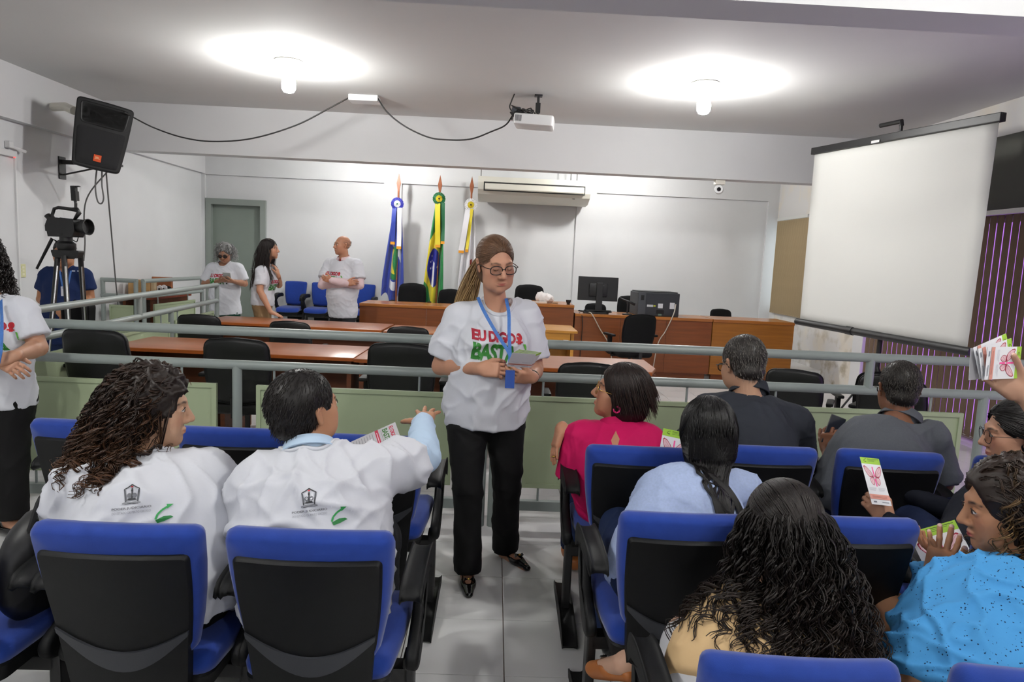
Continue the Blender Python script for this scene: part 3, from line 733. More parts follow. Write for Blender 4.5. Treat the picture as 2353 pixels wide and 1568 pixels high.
def hand_field(f, w, d, n, side, sc=1., curl=(.3, .3, .3, .3), thumb=.4, spread=.06, thumb_out=.7, k=.006):
    """hand at wrist w: d fingers' direction, n palm normal, side: unit vector towards the thumb; curl in radians per joint"""
    w = NP(w, float); d = nrm(d); n = NP(n, float); n = nrm(n-d*(n@d)); t = nrm(NP(side, float)-d*(NP(side, float)@d)-n*(NP(side, float)@n))
    f.cone(w-d*.01*sc, w+d*.03*sc, .024*sc, .026*sc, .02*sc, squash=(n, .72))
    f.rbox(w+d*.052*sc, NP((.040, .038, .0145))*sc, NP([d, t, n]), .012*sc, .018*sc)
    tips = []
    for i, (off, ln, r) in enumerate(((.028, .074, .0088), (.0095, .082, .0092), (-.0095, .076, .0088), (-.027, .060, .0078))):
        p = w+d*.086*sc+t*off*sc*1.02-d*(.006 if i in (0, 3) else 0)*sc; q = nrm(d+t*spread*(1.5-i)); c = curl[i] if i < len(curl) else curl[-1]
        a = 0; L3 = (ln*.44, ln*.31, ln*.25)
        prev = p-q*.012*sc
        for j, L in enumerate(L3):
            a += c*(1, 1.25, .9)[j]; v = q*math.cos(a)+n*math.sin(a); nx = p+v*L*sc
            f.cone(prev if j == 0 else p, nx, (r*(1-.06*j))*sc, (r*(.94-.07*j))*sc, k*.6*sc); p = nx
        tips.append((p, v, r*sc))
    b = w+d*.022*sc+t*.026*sc; tv = nrm(d*math.cos(thumb_out)+t*math.sin(thumb_out)+n*.25)
    m1 = b+tv*.040*sc; tv2 = nrm(tv*math.cos(thumb)+nrm(n*.6-t*.5+d*.4)*math.sin(thumb)); m2 = m1+tv2*.032*sc; tv3 = nrm(tv2*math.cos(thumb*.8)+nrm(n*.5-t*.6+d*.4)*math.sin(thumb*.8)); m3 = m2+tv3*.026*sc
    f.cone(b-tv*.012*sc, m1, .0155*sc, .0125*sc, .012*sc); f.cone(m1, m2, .0118*sc, .0105*sc, .004*sc); f.cone(m2, m3, .0105*sc, .0085*sc, .003*sc)
    tips.append((m3, tv3, .0095*sc)); return tips, n

class Fig:
    """one person: joints in world coordinates, then body, clothes and hair meshes under an Empty"""
    def __init__(s, label, J, head, skin='#b98e74', male=False, sw=.19, hip=.17, waist=.15, chest=.155, depth=.11, bust=0., belly=0., arm=1., loc=None, feet=True):
        s.J = J = {k: NP(v, float) for k, v in J.items()}; s.H = head; s.skin = skin; s.male = male; s.label = label
        s.p = dict(sw=sw, hip=hip, waist=waist, chest=chest, depth=depth, bust=bust, belly=belly, arm=arm); s.feet = feet
        up = nrm(J['nk']-J['pel']); sx = nrm(J['sr']-J['sl']); sx = nrm(sx-up*(sx@up)); s.sR = NP([sx, np.cross(up, sx), up])
        hx = nrm(J['hr']-J['hl']); hx = nrm(hx-up*(hx@up)); s.hR = NP([hx, np.cross(up, hx), up]); s.up = up
        s.root = empty('person', tuple(loc) if loc is not None else (J['pel'][0], J['pel'][1], 0.), 0, label, 'person')
        s.hands = []; s.H_args = {}
    def torso(s, f, inf=0., loose=0., k=.09, low=True):
        J, p = s.J, s.p; pel, nk = J['pel'], J['nk']; L = np.linalg.norm(nk-pel); d = p['depth']
        mR = NP([nrm(s.sR[0]+s.hR[0]), nrm(s.sR[1]+s.hR[1]), s.up])
        if low: f.ell(pel+s.up*.0, (p['hip']+inf+loose*.3, d*1.08+inf+loose*.3, .145+inf), s.hR, k)
        f.ell(pel+s.up*L*.38, (p['waist']+inf+loose, d*.98+inf+loose, .17+inf), mR, k)
        f.ell(pel+s.up*L*.62+s.sR[1]*.005, (p['chest']+inf+loose*.4, d*1.06+inf+loose*.4, .36*L+inf*.6), s.sR, k*.8)
        f.cone(J['sl']-s.sR[0]*-.03, J['sr']-s.sR[0]*.03, .050+inf, .050+inf, k*.6)
        for q in ('sl', 'sr'): f.cone(nk-s.up*.012, J[q]*.8+nk*.2+s.up*.004, .040+inf*.7, .040+inf, .05)
        if p['belly']: f.ell(pel+s.up*L*.28+s.hR[1]*(.05+p['belly']*.45), (p['waist']*.86+inf, .085+inf+p['belly']*.5, .14+inf), mR, k)
        if p['bust']:
            for q in (-1, 1): f.ell(pel+s.up*L*.645+s.sR[1]*(d*.80)+s.sR[0]*q*.075, (.066+inf*.6, .055+p['bust']+inf*.6, .068+inf*.6), s.sR, .06)
    def arms(s, f, inf=0., upto=1., side='lr', flare=0., k=.03, fore=True):
        a = s.p['arm']; J = s.J
        for q in side:
            A, E, Wp = J['s'+q], J['e'+q], J['w'+q]
            if upto <= 1 and not fore:
                e = A+(E-A)*upto; n = nrm(E-A); f.cone(A, e+n*.05, .050*a+inf, .043*a+inf+flare, k, cut=[(e, n)])
            else:
                f.cone(A, E, .050*a+inf, .040*a+inf, k)
                m = E+(Wp-E)*.3; f.cone(E, m, .039*a+inf, .0395*a+inf, .015); f.cone(m, Wp, .0395*a+inf, .0265*a+inf, .015)
    def legs(s, f, inf=0., k=.04, cuff=0., to=1.):
        J = s.J
        for q in 'lr':
            h, kn, an = J['h'+q], J['k'+q], J['a'+q]; ae = kn+(an-kn)*to; n = nrm(an-kn)
            f.cone(h, kn, .088*s.p['hip']/.17+inf, .056+inf*1.2, k)
            f.cone(kn, ae+n*.06, .055+inf*1.2, .036+inf+cuff, .02, cut=[(ae, n)] if inf else None)
    def body(s, hres=.0045, bres=.0105, lip='#9a5a50', hairc='#221a17', eyes='open', brow=True, handres=.0042, legs=True, iris='#3b2616', full=0., nose=1., age=0.):
        J, H = s.J, s.H; f = Field(); s.torso(f, -.012)
        if legs:
            s.legs(f, -.004)
            for q in 'lr':
                t = J['t'+q]; f.cone(J['a'+q]+NP([0, 0, -.015]), t, .034, .022, .02)
        s.arms(f, 0.)
        nb = H.w((0, -.024, -.075)); nr = .058 if s.male else .052; f.cone(J['nk']-s.up*.03, nb, nr*1.12, nr*.98, .03)
        head_field(f, H, s.male, eyes, full, nose, age)
        parts = []; hb = .155*H.sc
        zc = H.w((0, 0, -.115))[2]
        hl, hh = H.c-NP([.2, .2, .135])*H.sc, H.c+NP([.2, .2, .2])*H.sc
        V, F = f.mesh(bres); keep = V[:, 2] < hl[2]+.02
        inh = ((V > hl+.02) & (V < hh-.02)).all(1); fk = ~inh[F].all(1)
        V1, F1 = V, F[fk]; parts.append((V1, F1))
        V2, F2 = f.mesh(hres, hl, hh); parts.append((V2, F2)); C = [np.tile(NP(lin(s.skin)[:3]), (len(V1), 1)), head_paint(V2, H, s.skin, hairc, lip, brow, eyes)]
        for h in s.hands:
            g = Field(); tips, pn = hand_field(g, **{k: v for k, v in h.items() if k not in ('nails',)})
            q = h['w']; dd = nrm(h['d']); fd = nrm(NP(q)-J['e'+min('lr', key=lambda z: np.linalg.norm(J['w'+z]-NP(q)))]); g.cone(NP(q)-fd*.05, q, .029*s.p['arm'], .0255*s.p['arm'], .015)
            vv, ff = g.mesh(handres); parts.append((vv, ff)); C.append(np.tile(NP(lin(s.skin)[:3]), (len(vv), 1))); h['tips'] = tips
            if h.get('nails'):
                c = C[-1]
                for tp, tv, r in tips:
                    w = (np.linalg.norm(vv-(tp+tv*r*.5-pn*r*.6), axis=1) < r*.95); c[w] = NP(lin(h['nails'])[:3])
        C = np.concatenate(C); C = np.concatenate([C, np.ones((len(C), 1))], 1)
        o = adopt(link('body', np_mesh('body', parts, M_SKIN, C)), s.root)
        if eyes == 'open': eyeballs(H, s.root, iris)
        return o
    def garment(s, name, f, m, res=.009, amp=.0, wl=.07, seed=1, dirv=(0, 0, 1), rel=1, label=None):
        V, F = f.mesh(res)
        if rel: V = relax(V, F, rel)
        if amp: V = folds(V, F, amp, wl, seed, dirv)
        o = adopt(link(name, np_mesh(name, [(V, F)], m)), s.root); 
        if label: o['label'] = label
        o_bvh = BVHTree.FromPolygons([tuple(v) for v in V], [tuple(x) for x in F]); s.bvh = o_bvh; s.last = o
        return o
    def tee(s, m, hem=.16, sleeve=.62, loose=.018, amp=.005, neck=.073, seed=1, res=.0085, name='t_shirt', side='lr', inf=.010, flare=.016, neckdrop=.0, long=False, wl=.075, hem_n=None):
        J = s.J; f = Field(); s.torso(f, inf, loose, .10)
        low = J['pel']-s.up*(hem-.02); f.cone(J['pel'], low-s.up*.05, s.p['hip']*.92+loose*.6, s.p['hip']*.95+loose*.6, .08, squash=(s.hR[1], s.p['depth']*1.12/s.p['hip']))
        for q in 'lr':
            if long: s.arms(f, inf*.9, 1.1, q, 0, .04)
            elif q in side: s.arms(f, inf*.9, sleeve, q, flare, .04, fore=False)
        f.plane(J['pel']-s.up*hem, -(s.up if hem_n is None else NP(hem_n, float)))
        f.cone(J['nk']-s.up*(.012+neckdrop)+s.sR[1]*.02, J['nk']+s.up*.16+s.sR[1]*.02, neck*.92, neck*1.25, .004, 's')
        o = s.garment(name, f, m, res, amp, wl, seed, rel=3); s.top = s.bvh
        return o
    def collar(s, m, r=.083, t=.0065, name='neckband', n=40, fwd=.02, flat=1.6):
        """ribbed neckband laid on the shirt around the neck hole"""
        c = s.J['nk']+s.sR[1]*fwd; pts = []
        for i in range(n+1):
            q = 6.2832*i/n; p = c+s.sR[0]*math.cos(q)*r+s.sR[1]*math.sin(q)*r*.95; h = s.bvh.ray_cast(Vector(p+s.up*.12), Vector(-s.up), .4)[0]
            pts.append(NP(h) if h is not None else p)
        pts = NP(pts); 
        for _ in range(3): pts[:-1] = (np.roll(pts[:-1], 1, 0)+pts[:-1]*2+np.roll(pts[:-1], -1, 0))/4
        pts[-1] = pts[0]; b = MB()
        for k in (0, 1): b.tube([Vector(p+(c-p)/np.linalg.norm(c-p)*(k*t*1.1)+s.up*(.002+k*.003)) for p in pts], t, 6)
        return b.build(name, m, s.root, local=False, smooth=3)
    def stand(s, m, r=.066, h=.045, name='shirt_collar', fwd=.012, n=32, fall=.028, tilt=.3, gap=.5):
        """folded shirt collar standing round the neck"""
        c = s.J['nk']+s.sR[1]*fwd; b = MB(); prof = [(r, -.02), (r-.003, h), (r+.004, h+.004), (r+.018, h-fall), (r+.014, h-fall-.002), (r+.003, h-.006)]; k = len(prof); vs = []
        for i in range(n+1):
            q = math.pi/2+gap*.5+(6.2832-gap)*i/n
            for rr, z in prof: vs.append(c+s.sR[0]*math.cos(q)*rr+s.sR[1]*math.sin(q)*rr*.95+s.up*(z-math.sin(q)*tilt*rr))
        fs = [(i*k+j, (i+1)*k+j, (i+1)*k+(j+1) % k, i*k+(j+1) % k) for i in range(n) for j in range(k)]+[tuple(range(k)), tuple(range(n*k, n*k+k))]
        b.add(vs, fs); return b.build(name, m, s.root, local=False, smooth=.9)
    def trousers(s, m, inf=.014, cuff=.02, to=.97, waist=.06, amp=.004, seed=3, res=.0095, name='trousers', k=.04):
        f = Field(); J = s.J; p = s.p
        f.ell(J['pel']-s.up*.01, (p['hip']+inf*.6, p['depth']*1.1+inf*.6, .15), s.hR, .06); s.legs(f, inf, k, cuff, to)
        if waist is not None: f.plane(J['pel']+s.up*waist, s.up, lo=J['pel']-NP([.35, .35, .05]), hi=J['pel']+NP([.35, .35, .4]))
        return s.garment(name, f, m, res, amp, .09, seed)
    def shoes(s, m, h=.0, res=.006, name='shoe'):
        for q in 'lr':
            f = Field(); a, t = s.J['a'+q], s.J['t'+q]; d = nrm((t-a)*NP([1, 1, 0])); g = min(t[2], a[2])-.02
            hl = NP([a[0], a[1], t[2]])-d*.045; f.cone(hl+NP([0, 0, .025]), t-d*.03+NP([0, 0, .008]), .036, .032, .02); f.cone(t-d*.05, t+d*.012, .033, .026, .03); f.cone(hl+NP([0, 0, .02]), a+NP([0, 0, -.03]), .036, .04, .03)
            f.plane((0, 0, t[2]-.024), (0, 0, -1)); f.plane(a+NP([0, 0, -.028]), (0, 0, 1))
            V, F = f.mesh(res); adopt(link(name, np_mesh(name, [(V, F)], m)), s.root)

# ---- hair
def hair_cap(H, vol=.010, line=0., nape=-.07, face=(.066, .075, .098), fc=(0, .095, -.027), extra=None, res=.006, noise=.0, seed=0, back=0., side=0., short=False, ears=False):
    """close-fitting hair shell in head space; extra(f) may add locks"""
    f = Field(); k = H.sc; R = H.R; v = vol
    f.ell(H.w((0, -.019, .036)), NP((.0745+v+side, .095+v, .084+v))*k, R, .02*k)
    if short: f.ell(H.w((0, -.052, -.036)), NP((.054+v, .050+v, .042))*k, R, .02*k)
    else: f.ell(H.w((0, -.045, -.02+nape*.2)), NP((.064+v+side, .063+v+back, .07+abs(nape)*.35))*k, R, .025*k)
    if extra: extra(f)
    if ears:
        for q in (-1, 1): f.ell(H.w((q*.086, .004, -.010)), NP((.024, .027, .036))*k, R, .006*k, 's')
    f.ell(H.w(fc), NP(face)*k, R, .012*k, 's')
    V, F = f.mesh(res)
    if noise: V = folds(V, F, noise, .02, seed)
    return V, F
def bvh_of(c): return BVHTree.FromPolygons([tuple(v) for v in c[0]], [tuple(f) for f in c[1]])
def push_out(P, bvh, gap):
    """move points that sank into a surface back outside it"""
    P = P.copy()
    if isinstance(bvh, (list, tuple)):
        for b in bvh: P = push_out(P, b, gap)
        return P
    for i, p in enumerate(P):
        loc, no, _, d = bvh.find_nearest(p, .12)
        if loc is not None:
            s = (Vector(p)-loc).dot(no)
            if s < gap: P[i] = loc+no*gap
    return P
def strand_set(H, n, length, rs, spread=.05, curl=0., cfreq=5., rad=.0022, region=None, drop=1., fwd=0., N=18, keepout=(), lift=.0, back=.0, taper=.4, vol=.012, wave=0., lenvar=.25, out0=.55, clump=1, cj=.004, surf=None, gap=.006, comb=0.):
    """hair strands rooted on the scalp, bending down under gravity; keepout: (centre, radii) ellipsoids in world space"""
    roots = []; out = []
    while len(roots) < n:
        d = nrm(rs.randn(3)); 
        if region is not None and not region(d): continue
        roots.append(NP((0, -.019, .036))+d*NP((.0745+vol*.8, .095+vol*.8, .084+vol*.8))); out.append(d)
    roots = NP(roots); out = NP(out); Rw = np.stack([H.w(r) for r in roots]); Ow = out@H.A.T
    g = NP([0, 0, -1.]); L = length*(1+rs.uniform(-lenvar, .1, n)); t = np.linspace(0, 1, N)
    ps = np.zeros((n, N, 3)); ps[:, 0] = Rw; v = Ow*out0+g*.25+rs.randn(n, 3)*.08
    bk = -H.A[:, 1]; v = v+bk*comb*np.maximum(0, out[:, 1:2])
    for i in range(1, N):
        cb = back+comb*np.maximum(0, out[:, 1:2])*max(0, 1-2.2*i/N); v = v*(.80)+(g*drop*(1 if not comb else (1-.75*np.maximum(0, out[:, 1:2])*max(0, 1-2.5*i/N)))+Ow*spread*2+bk*cb)*.32*(1 if i > 1 else .5); v /= np.linalg.norm(v, axis=1, keepdims=True)
        p = ps[:, i-1]+v*(L/(N-1))[:, None]
        for c, r, *RR in list(keepout)+[(H.w((0, -.019, .036)), (NP((.0745, .095, .084))+vol*.92)*H.sc, H.R)]:
            q = p-c
            if RR: q = q@RR[0].T
            e = np.sqrt(((q/r)**2).sum(1)); bad = e < 1.02
            q = np.where(bad[:, None], q/np.maximum(e, .05)[:, None]*1.02, q)
            if RR: q = q@RR[0]
            p = c+q
        if surf is not None: p = push_out(p, surf, gap)
        ps[:, i] = p
    if curl or wave:
        T = np.gradient(ps, axis=1); T /= np.linalg.norm(T, axis=2, keepdims=True)+1e-9
        A = np.cross(T, NP([.3, .5, .81])); A /= np.linalg.norm(A, axis=2, keepdims=True)+1e-9; B = np.cross(T, A)
        ph = rs.uniform(0, 6.28, (n, 1))+t[None]*2*np.pi*cfreq*(1+rs.uniform(-.3, .3, (n, 1))); am = (curl*np.minimum(1, t*3)*(.6+.6*t))[None]*rs.uniform(.5, 1.3, (n, 1))
        ps = ps+A*(np.cos(ph)*am)[..., None]+B*(np.sin(ph)*am)[..., None]
    if clump > 1:                                       # each ringlet is several strands winding together
        off = rs.randn(n*clump, 1, 3)*cj*(.4+.8*t)[None, :, None]; ps = np.repeat(ps, clump, 0)+off+rs.randn(n*clump, N, 3)*.0008; n *= clump
    if surf is not None and (curl or clump > 1): ps = push_out(ps.reshape(-1, 3), surf, .003).reshape(n, N, 3)
    rr = rad*rs.uniform(.6, 1.3, (n, 1))*(1-(1-taper)*t[None]**2)
    return ps, rr, t
def hair_obj(fig, cap, sets, base, tip=None, rs=None, name='hair', var=.25, mat_=None, n=4, capdark=.7):
    """sets: list of (paths, radii, t)"""
    rs = rs or np.random.RandomState(1); parts = []; C = []
    if cap is not None:
        parts.append(cap); C.append(np.tile(NP(lin(base)[:3])*capdark, (len(cap[0]), 1)))
    for ps, rr, t in sets:
        V, F = tubes(ps, rr, n); S, N = ps.shape[:2]; parts.append((V, F))
        c = np.repeat(NP(lin(base)[:3])[None]*(1+rs.uniform(-var, var, (S, 1))), N, 0).reshape(S, N, 3)
        if tip is not None:
            w = (np.clip(t*1.4-.35, 0, 1)[None, :]*rs.uniform(.2, 1., (S, 1)))[..., None]; c = c*(1-w)+NP(lin(tip)[:3])*w
        C.append(np.repeat(c.reshape(-1, 3), n, 0))
    C = np.concatenate(C); C = np.concatenate([C, np.ones((len(C), 1))], 1)
    o = link(name, np_mesh(name, parts, mat_ or M_HAIR, C)); return adopt(o, fig.root)

# ---- lettering and prints laid on a surface
def text2d(txt, size, bold=0., xs=1., font_shear=0., spacing=1.):
    cu = bpy.data.curves.new('lettering', 'FONT'); cu.body = txt; cu.size = size; cu.offset = bold; cu.shear = font_shear; cu.resolution_u = 3; cu.space_character = spacing
    o = bpy.data.objects.new('lettering', cu); me = bpy.data.meshes.new_from_object(o)
    vs = [(v.co.x*xs, v.co.y) for v in me.vertices]; fs = [tuple(p.vertices) for p in me.polygons]
    bpy.data.objects.remove(o); bpy.data.curves.remove(cu); bpy.data.meshes.remove(me); return vs, fs
def place2d(vs, x0, y0, w=None, h=None):
    a = min(p[0] for p in vs); b = max(p[0] for p in vs); c = min(p[1] for p in vs); d = max(p[1] for p in vs)
    sx = w/(b-a) if w else 1; sy = h/(d-c) if h else (sx if w else 1)
    if not w and h: sx = sy
    return [(x0+(x-a)*sx, y0+(y-c)*sy) for x, y in vs]
class Print:
    """flat artwork in 2-D pieces, later laid on a sheet or draped on cloth"""
    def __init__(s): s.items = []
    def poly(s, pts, col): s.items.append(([tuple(p) for p in pts], [tuple(range(len(pts)))], col)); return s
    def mesh2d(s, vs, fs, col): s.items.append((vs, fs, col)); return s
    def text(s, txt, x, y, w, h, col, bold=0., spacing=1.):
        vs, fs = text2d(txt, 1., bold, 1., 0, spacing); s.items.append((place2d(vs, x, y, w, h), fs, col)); return s
    def rect(s, x0, y0, x1, y1, col): return s.poly([(x0, y0), (x1, y0), (x1, y1), (x0, y1)], col)
    def disc(s, x, y, rx, ry, col, n=20): return s.poly([(x+rx*math.cos(6.2832*i/n), y+ry*math.sin(6.2832*i/n)) for i in range(n)], col)
    def line(s, pts, w, col):
        for a, b in zip(pts, pts[1:]):
            d = Vector((b[0]-a[0], b[1]-a[1])); 
            if d.length < 1e-9: continue
            q = Vector((-d.y, d.x)).normalized()*w/2; s.poly([(a[0]-q.x, a[1]-q.y), (b[0]-q.x, b[1]-q.y), (b[0]+q.x, b[1]+q.y), (a[0]+q.x, a[1]+q.y)], col)
        return s
    def build(s, name, M, parent, bvh=None, off=.0016, grid=0., rough=.6, world=True):
        """M maps artwork x, y to the world (z = outwards); with bvh the art is draped onto that surface"""
        o = None; mats = []; V = []; F = []; I = []
        for li, (vs, fs, col) in enumerate(s.items):
            m = mat('print_'+col[1:], col, rough)
            if m not in mats: mats.append(m)
            bm = bmesh.new(); b = [bm.verts.new((x, y, 0)) for x, y in vs]
            for f in fs:
                try: bm.faces.new([b[i] for i in f])
                except ValueError: pass
            if grid:
                xs = [v[0] for v in vs]; ys = [v[1] for v in vs]
                for ax, lo, hi in ((0, min(xs), max(xs)), (1, min(ys), max(ys))):
                    q = math.ceil(lo/grid)*grid
                    while q < hi:
                        n = (1, 0, 0) if ax == 0 else (0, 1, 0); c = (q, 0, 0) if ax == 0 else (0, q, 0)
                        bmesh.ops.bisect_plane(bm, geom=bm.verts[:]+bm.edges[:]+bm.faces[:], plane_co=c, plane_no=n); q += grid
            bm.verts.index_update(); base = len(V)
            nz = (M.to_3x3() @ Vector((0, 0, 1))).normalized()
            for v in bm.verts:
                p = M @ Vector((v.co.x, v.co.y, 0)); e = off+.00004*li
                if bvh is not None:
                    h = bvh.ray_cast(p+nz*.25, -nz, .6)[0]; p = (h if h is not None else p)
                V.append(tuple(p+nz*e))
            for f in bm.faces: F.append(tuple(base+v.index for v in f.verts)); I.append(mats.index(m))
            bm.free()
        me = bpy.data.meshes.new(name); me.from_pydata(V, [], F)
        for m in mats: me.materials.append(m)
        me.polygons.foreach_set('material_index', I); me.update(); return link(name, me, parent, local=not world)
def child_world(o, root, part):
    """make o (world-space mesh already parented) a sub-part of part that shares the root's frame"""
    o.parent = part; o.matrix_parent_inverse = Matrix.Identity(4); m = Matrix.LocRotScale(root.location, root.rotation_euler, None)
    return o

# ------------------------------------------------------------------ people
M_TEE = mat('white_cotton', '#d3d5dc', .85, spec=.2, bump=.25, bscale=14, sheen=.1)
M_BLKTR = mat('black_trousers', '#0e0e0f', .8, spec=.25, bump=.15, bscale=20)
M_GOLD = mat('gold', '#d8b25a', .25, 1.); M_SILVER = mat('silver', '#c9c9c9', .25, 1.)
M_BLKSHOE = mat('black_patent', '#0d0d0e', .18, spec=.6)
M_LANY = mat('blue_lanyard', '#3f6fb5', .6, var=.15, vscale=80)
M_GLFR = mat('dark_spectacle_frame', '#1d1512', .25); M_LENS = tinted_glass('spectacle_lens', '#f4f4f4', .05)
def torso_frame(fig, frac, side=1):
    """point on the torso axis and the outward direction (front: side=1, back: -1)"""
    c = fig.J['pel']+(fig.J['nk']-fig.J['pel'])*frac; return c, fig.sR[1]*side
def campaign_art(col1='#a81f35', col2='#2f7d2e'):
    p = Print(); 
    p.text('EU DIGO', 0, .098, .212, .052, col1, .05, .9)
    # small fist with a cross, at the end of the first line
    p.disc(.232, .134, .017, .017, '#c01f2c', 14).rect(.222, .100, .242, .122, '#c01f2c').rect(.213, .106, .251, .114, '#c01f2c')
    p.text('BASTA', .004, 0, .222, .09, col2, .045, .92)
    n = 8; a = [(.262+.016*math.sin(t*2.6/n), .028+.072*(1-t/n)) for t in range(n+1)]
    p.poly([(x+.009-.004*i/n, y) for i, (x, y) in enumerate(a)]+[(x-.007+.004*i/n, y) for i, (x, y) in reversed(list(enumerate(a)))], '#5fae3d'); p.disc(.262, .012, .009, .010, '#23301f', 12)
    return p
def front_print(fig, part, w=.245, up=.0, dx=0., yawfix=0., frac=.62):
    c, n = torso_frame(fig, frac); x = -fig.sR[0]; s = w/.272
    x = NP(Matrix.Rotation(yawfix, 3, 'Z') @ Vector(x)); n = np.cross(x, fig.up)
    M = frame_from(Vector(c+fig.up*up+x*(dx-w/2)-fig.up*.075*s), Vector(x), Vector(fig.up)) @ Matrix.Scale(s, 4)
    return campaign_art().build('lettering', M, part, fig.bvh, .0022, .012)
def court_art():
    p = Print(); k = '#2b2c30'
    # emblem: portico with pediment, scales and book, on a ribbon
    p.line([(-.014, .030), (-.018, .062), (-.010, .066), (0, .073), (.010, .066), (.018, .062), (.014, .030)], .0026, k)
    p.line([(-.0135, .032), (-.017, .060)], .004, '#5b5d63').line([(.0135, .032), (.017, .060)], .004, '#5b5d63')
    p.disc(0, .0675, .003, .002, '#b3323a', 10).line([(0, .064), (0, .036)], .003, k).disc(-.006, .046, .0055, .006, '#6e7076', 12).disc(.006, .046, .0055, .006, '#6e7076', 12).disc(-.006, .0465, .003, .0035, '#e3e4ea', 10).disc(.006, .0465, .003, .0035, '#e3e4ea', 10)
    p.disc(0, .058, .0025, .0035, k, 8).poly([(-.011, .034), (.011, .034), (.008, .039), (-.008, .039)], k)
    p.line([(-.021, .026), (-.012, .029), (0, .0275), (.012, .029), (.021, .026)], .004, '#8d8f94').line([(-.016, .0245), (0, .026), (.016, .0245)], .0012, k)
    p.text('PODER JUDICIÁRIO', -.045, .010, .090, .0085, '#4a4b50', .004).text('DO ESTADO DE MATO GROSSO', -.044, .001, .088, .0055, '#9597a0', .0)
    return p
def green_arrow():
    p = Print(); p.line([(0, 0), (.004, .012), (.014, .022), (.028, .030)], .005, '#2f9a4e').poly([(.026, .024), (.040, .0345), (.024, .036)], '#2f9a4e')
    p.poly([(0, -.002), (.018, .006), (.034, .006), (.040, .002), (.020, -.006), (.004, -.010)], '#1f7a3a'); return p
def back_print(fig, part, frac, dx=0., size=1., arrow=True, yawfix=0., roll=0.):
    c, n = torso_frame(fig, frac, -1); x = fig.sR[0]
    x = NP(Matrix.Rotation(yawfix, 3, 'Z') @ Vector(x)); up = NP(Matrix.Rotation(roll, 3, Vector(np.cross(x, fig.up))) @ Vector(fig.up)); x = NP(Matrix.Rotation(roll, 3, Vector(np.cross(x, fig.up))) @ Vector(x))
    M = frame_from(Vector(c+x*dx), Vector(x), Vector(up)) @ Matrix.Scale(size, 4); court_art().build('lettering', M, part, fig.bvh, .0022, .012)
    if arrow:
        M = frame_from(Vector(c+x*(dx+.055*size)-up*.02*size), Vector(x), Vector(up)) @ Matrix.Scale(size, 4); green_arrow().build('emblem', M, part, fig.bvh, .0022, .012)
def glasses(H, parent, m=None, rim=.0019, wx=.026, wz=.0175, z=-.004, shape=2.4, lens=True, y=.101):
    m = m or M_GLFR; g = MB(); k = H.sc
    for s in (-1, 1):
        pts = []
        for i in range(21):
            q = 6.2832*i/20; c, sn = math.cos(q), math.sin(q); ee = 2/shape
            pts.append(H.w((s*.033+wx*abs(c)**ee*math.copysign(1, c), y-.006*abs(.033+abs(wx*c)*(1 if c*s > 0 else -1))/.06, z+wz*abs(sn)**ee*math.copysign(1, sn))))
        g.tube(pts, rim*k, 6)
        g.tube([H.w((s*.060, y-.006, z+.008)), H.w((s*.073, y-.016, z+.009)), H.w((s*.079, .04, z+.008)), H.w((s*.081, -.005, z+.006)), H.w((s*.080, -.022, z-.012))], rim*.9*k, 6)
        if lens:
            b = MB(); b.add([H.w((s*.033, y-.003, z))]+[Vector(p) for p in pts[:-1]], [(0, i+1, (i+1) % 20+1) for i in range(20)]); b.build('lens', M_LENS, parent, local=False)
    g.tube([H.w((-.009, y, z+.004)), H.w((0, y+.002, z+.006)), H.w((.009, y, z+.004))], rim*k, 6)
    return g.build('glasses', m, parent, local=False, smooth=3)
def ring(c, axis, r, t, m, parent, name='ring', n=16):
    a = Vector(nrm(axis)); u = a.orthogonal().normalized(); v = a.cross(u)
    return MB().tube([Vector(c)+(u*math.cos(q)+v*math.sin(q))*r for q in [6.2832*i/n for i in range(n+1)]], t, 6).build(name, m, parent, local=False, smooth=3)
def ribbon(pts, w, nrmv, m, parent, name, t=.0012, bvh=None, off=.003):
    """flat strap along points"""
    b = MB(); P = spline(pts, 6); vs = []; fs = []
    nv = Vector(nrmv)
    if bvh is not None:
        Q = []
        for p in P:
            h = bvh.ray_cast(p+nv*.2, -nv, .45)[0]; Q.append((h+nv*off) if h is not None and (h-p).length < .12 else p)
        P = Q
    for i, p in enumerate(P):
        d = (P[min(i+1, len(P)-1)]-P[max(i-1, 0)]).normalized(); s = d.cross(nv).normalized()*w/2
        vs += [p-s+nv*t, p+s+nv*t, p+s-nv*t, p-s-nv*t]
    for i in range(len(P)-1):
        for j in range(4): fs.append((i*4+j, i*4+(j+1) % 4, i*4+4+(j+1) % 4, i*4+4+j))
    b.add(vs, fs); return b.build(name, m, parent, local=False)

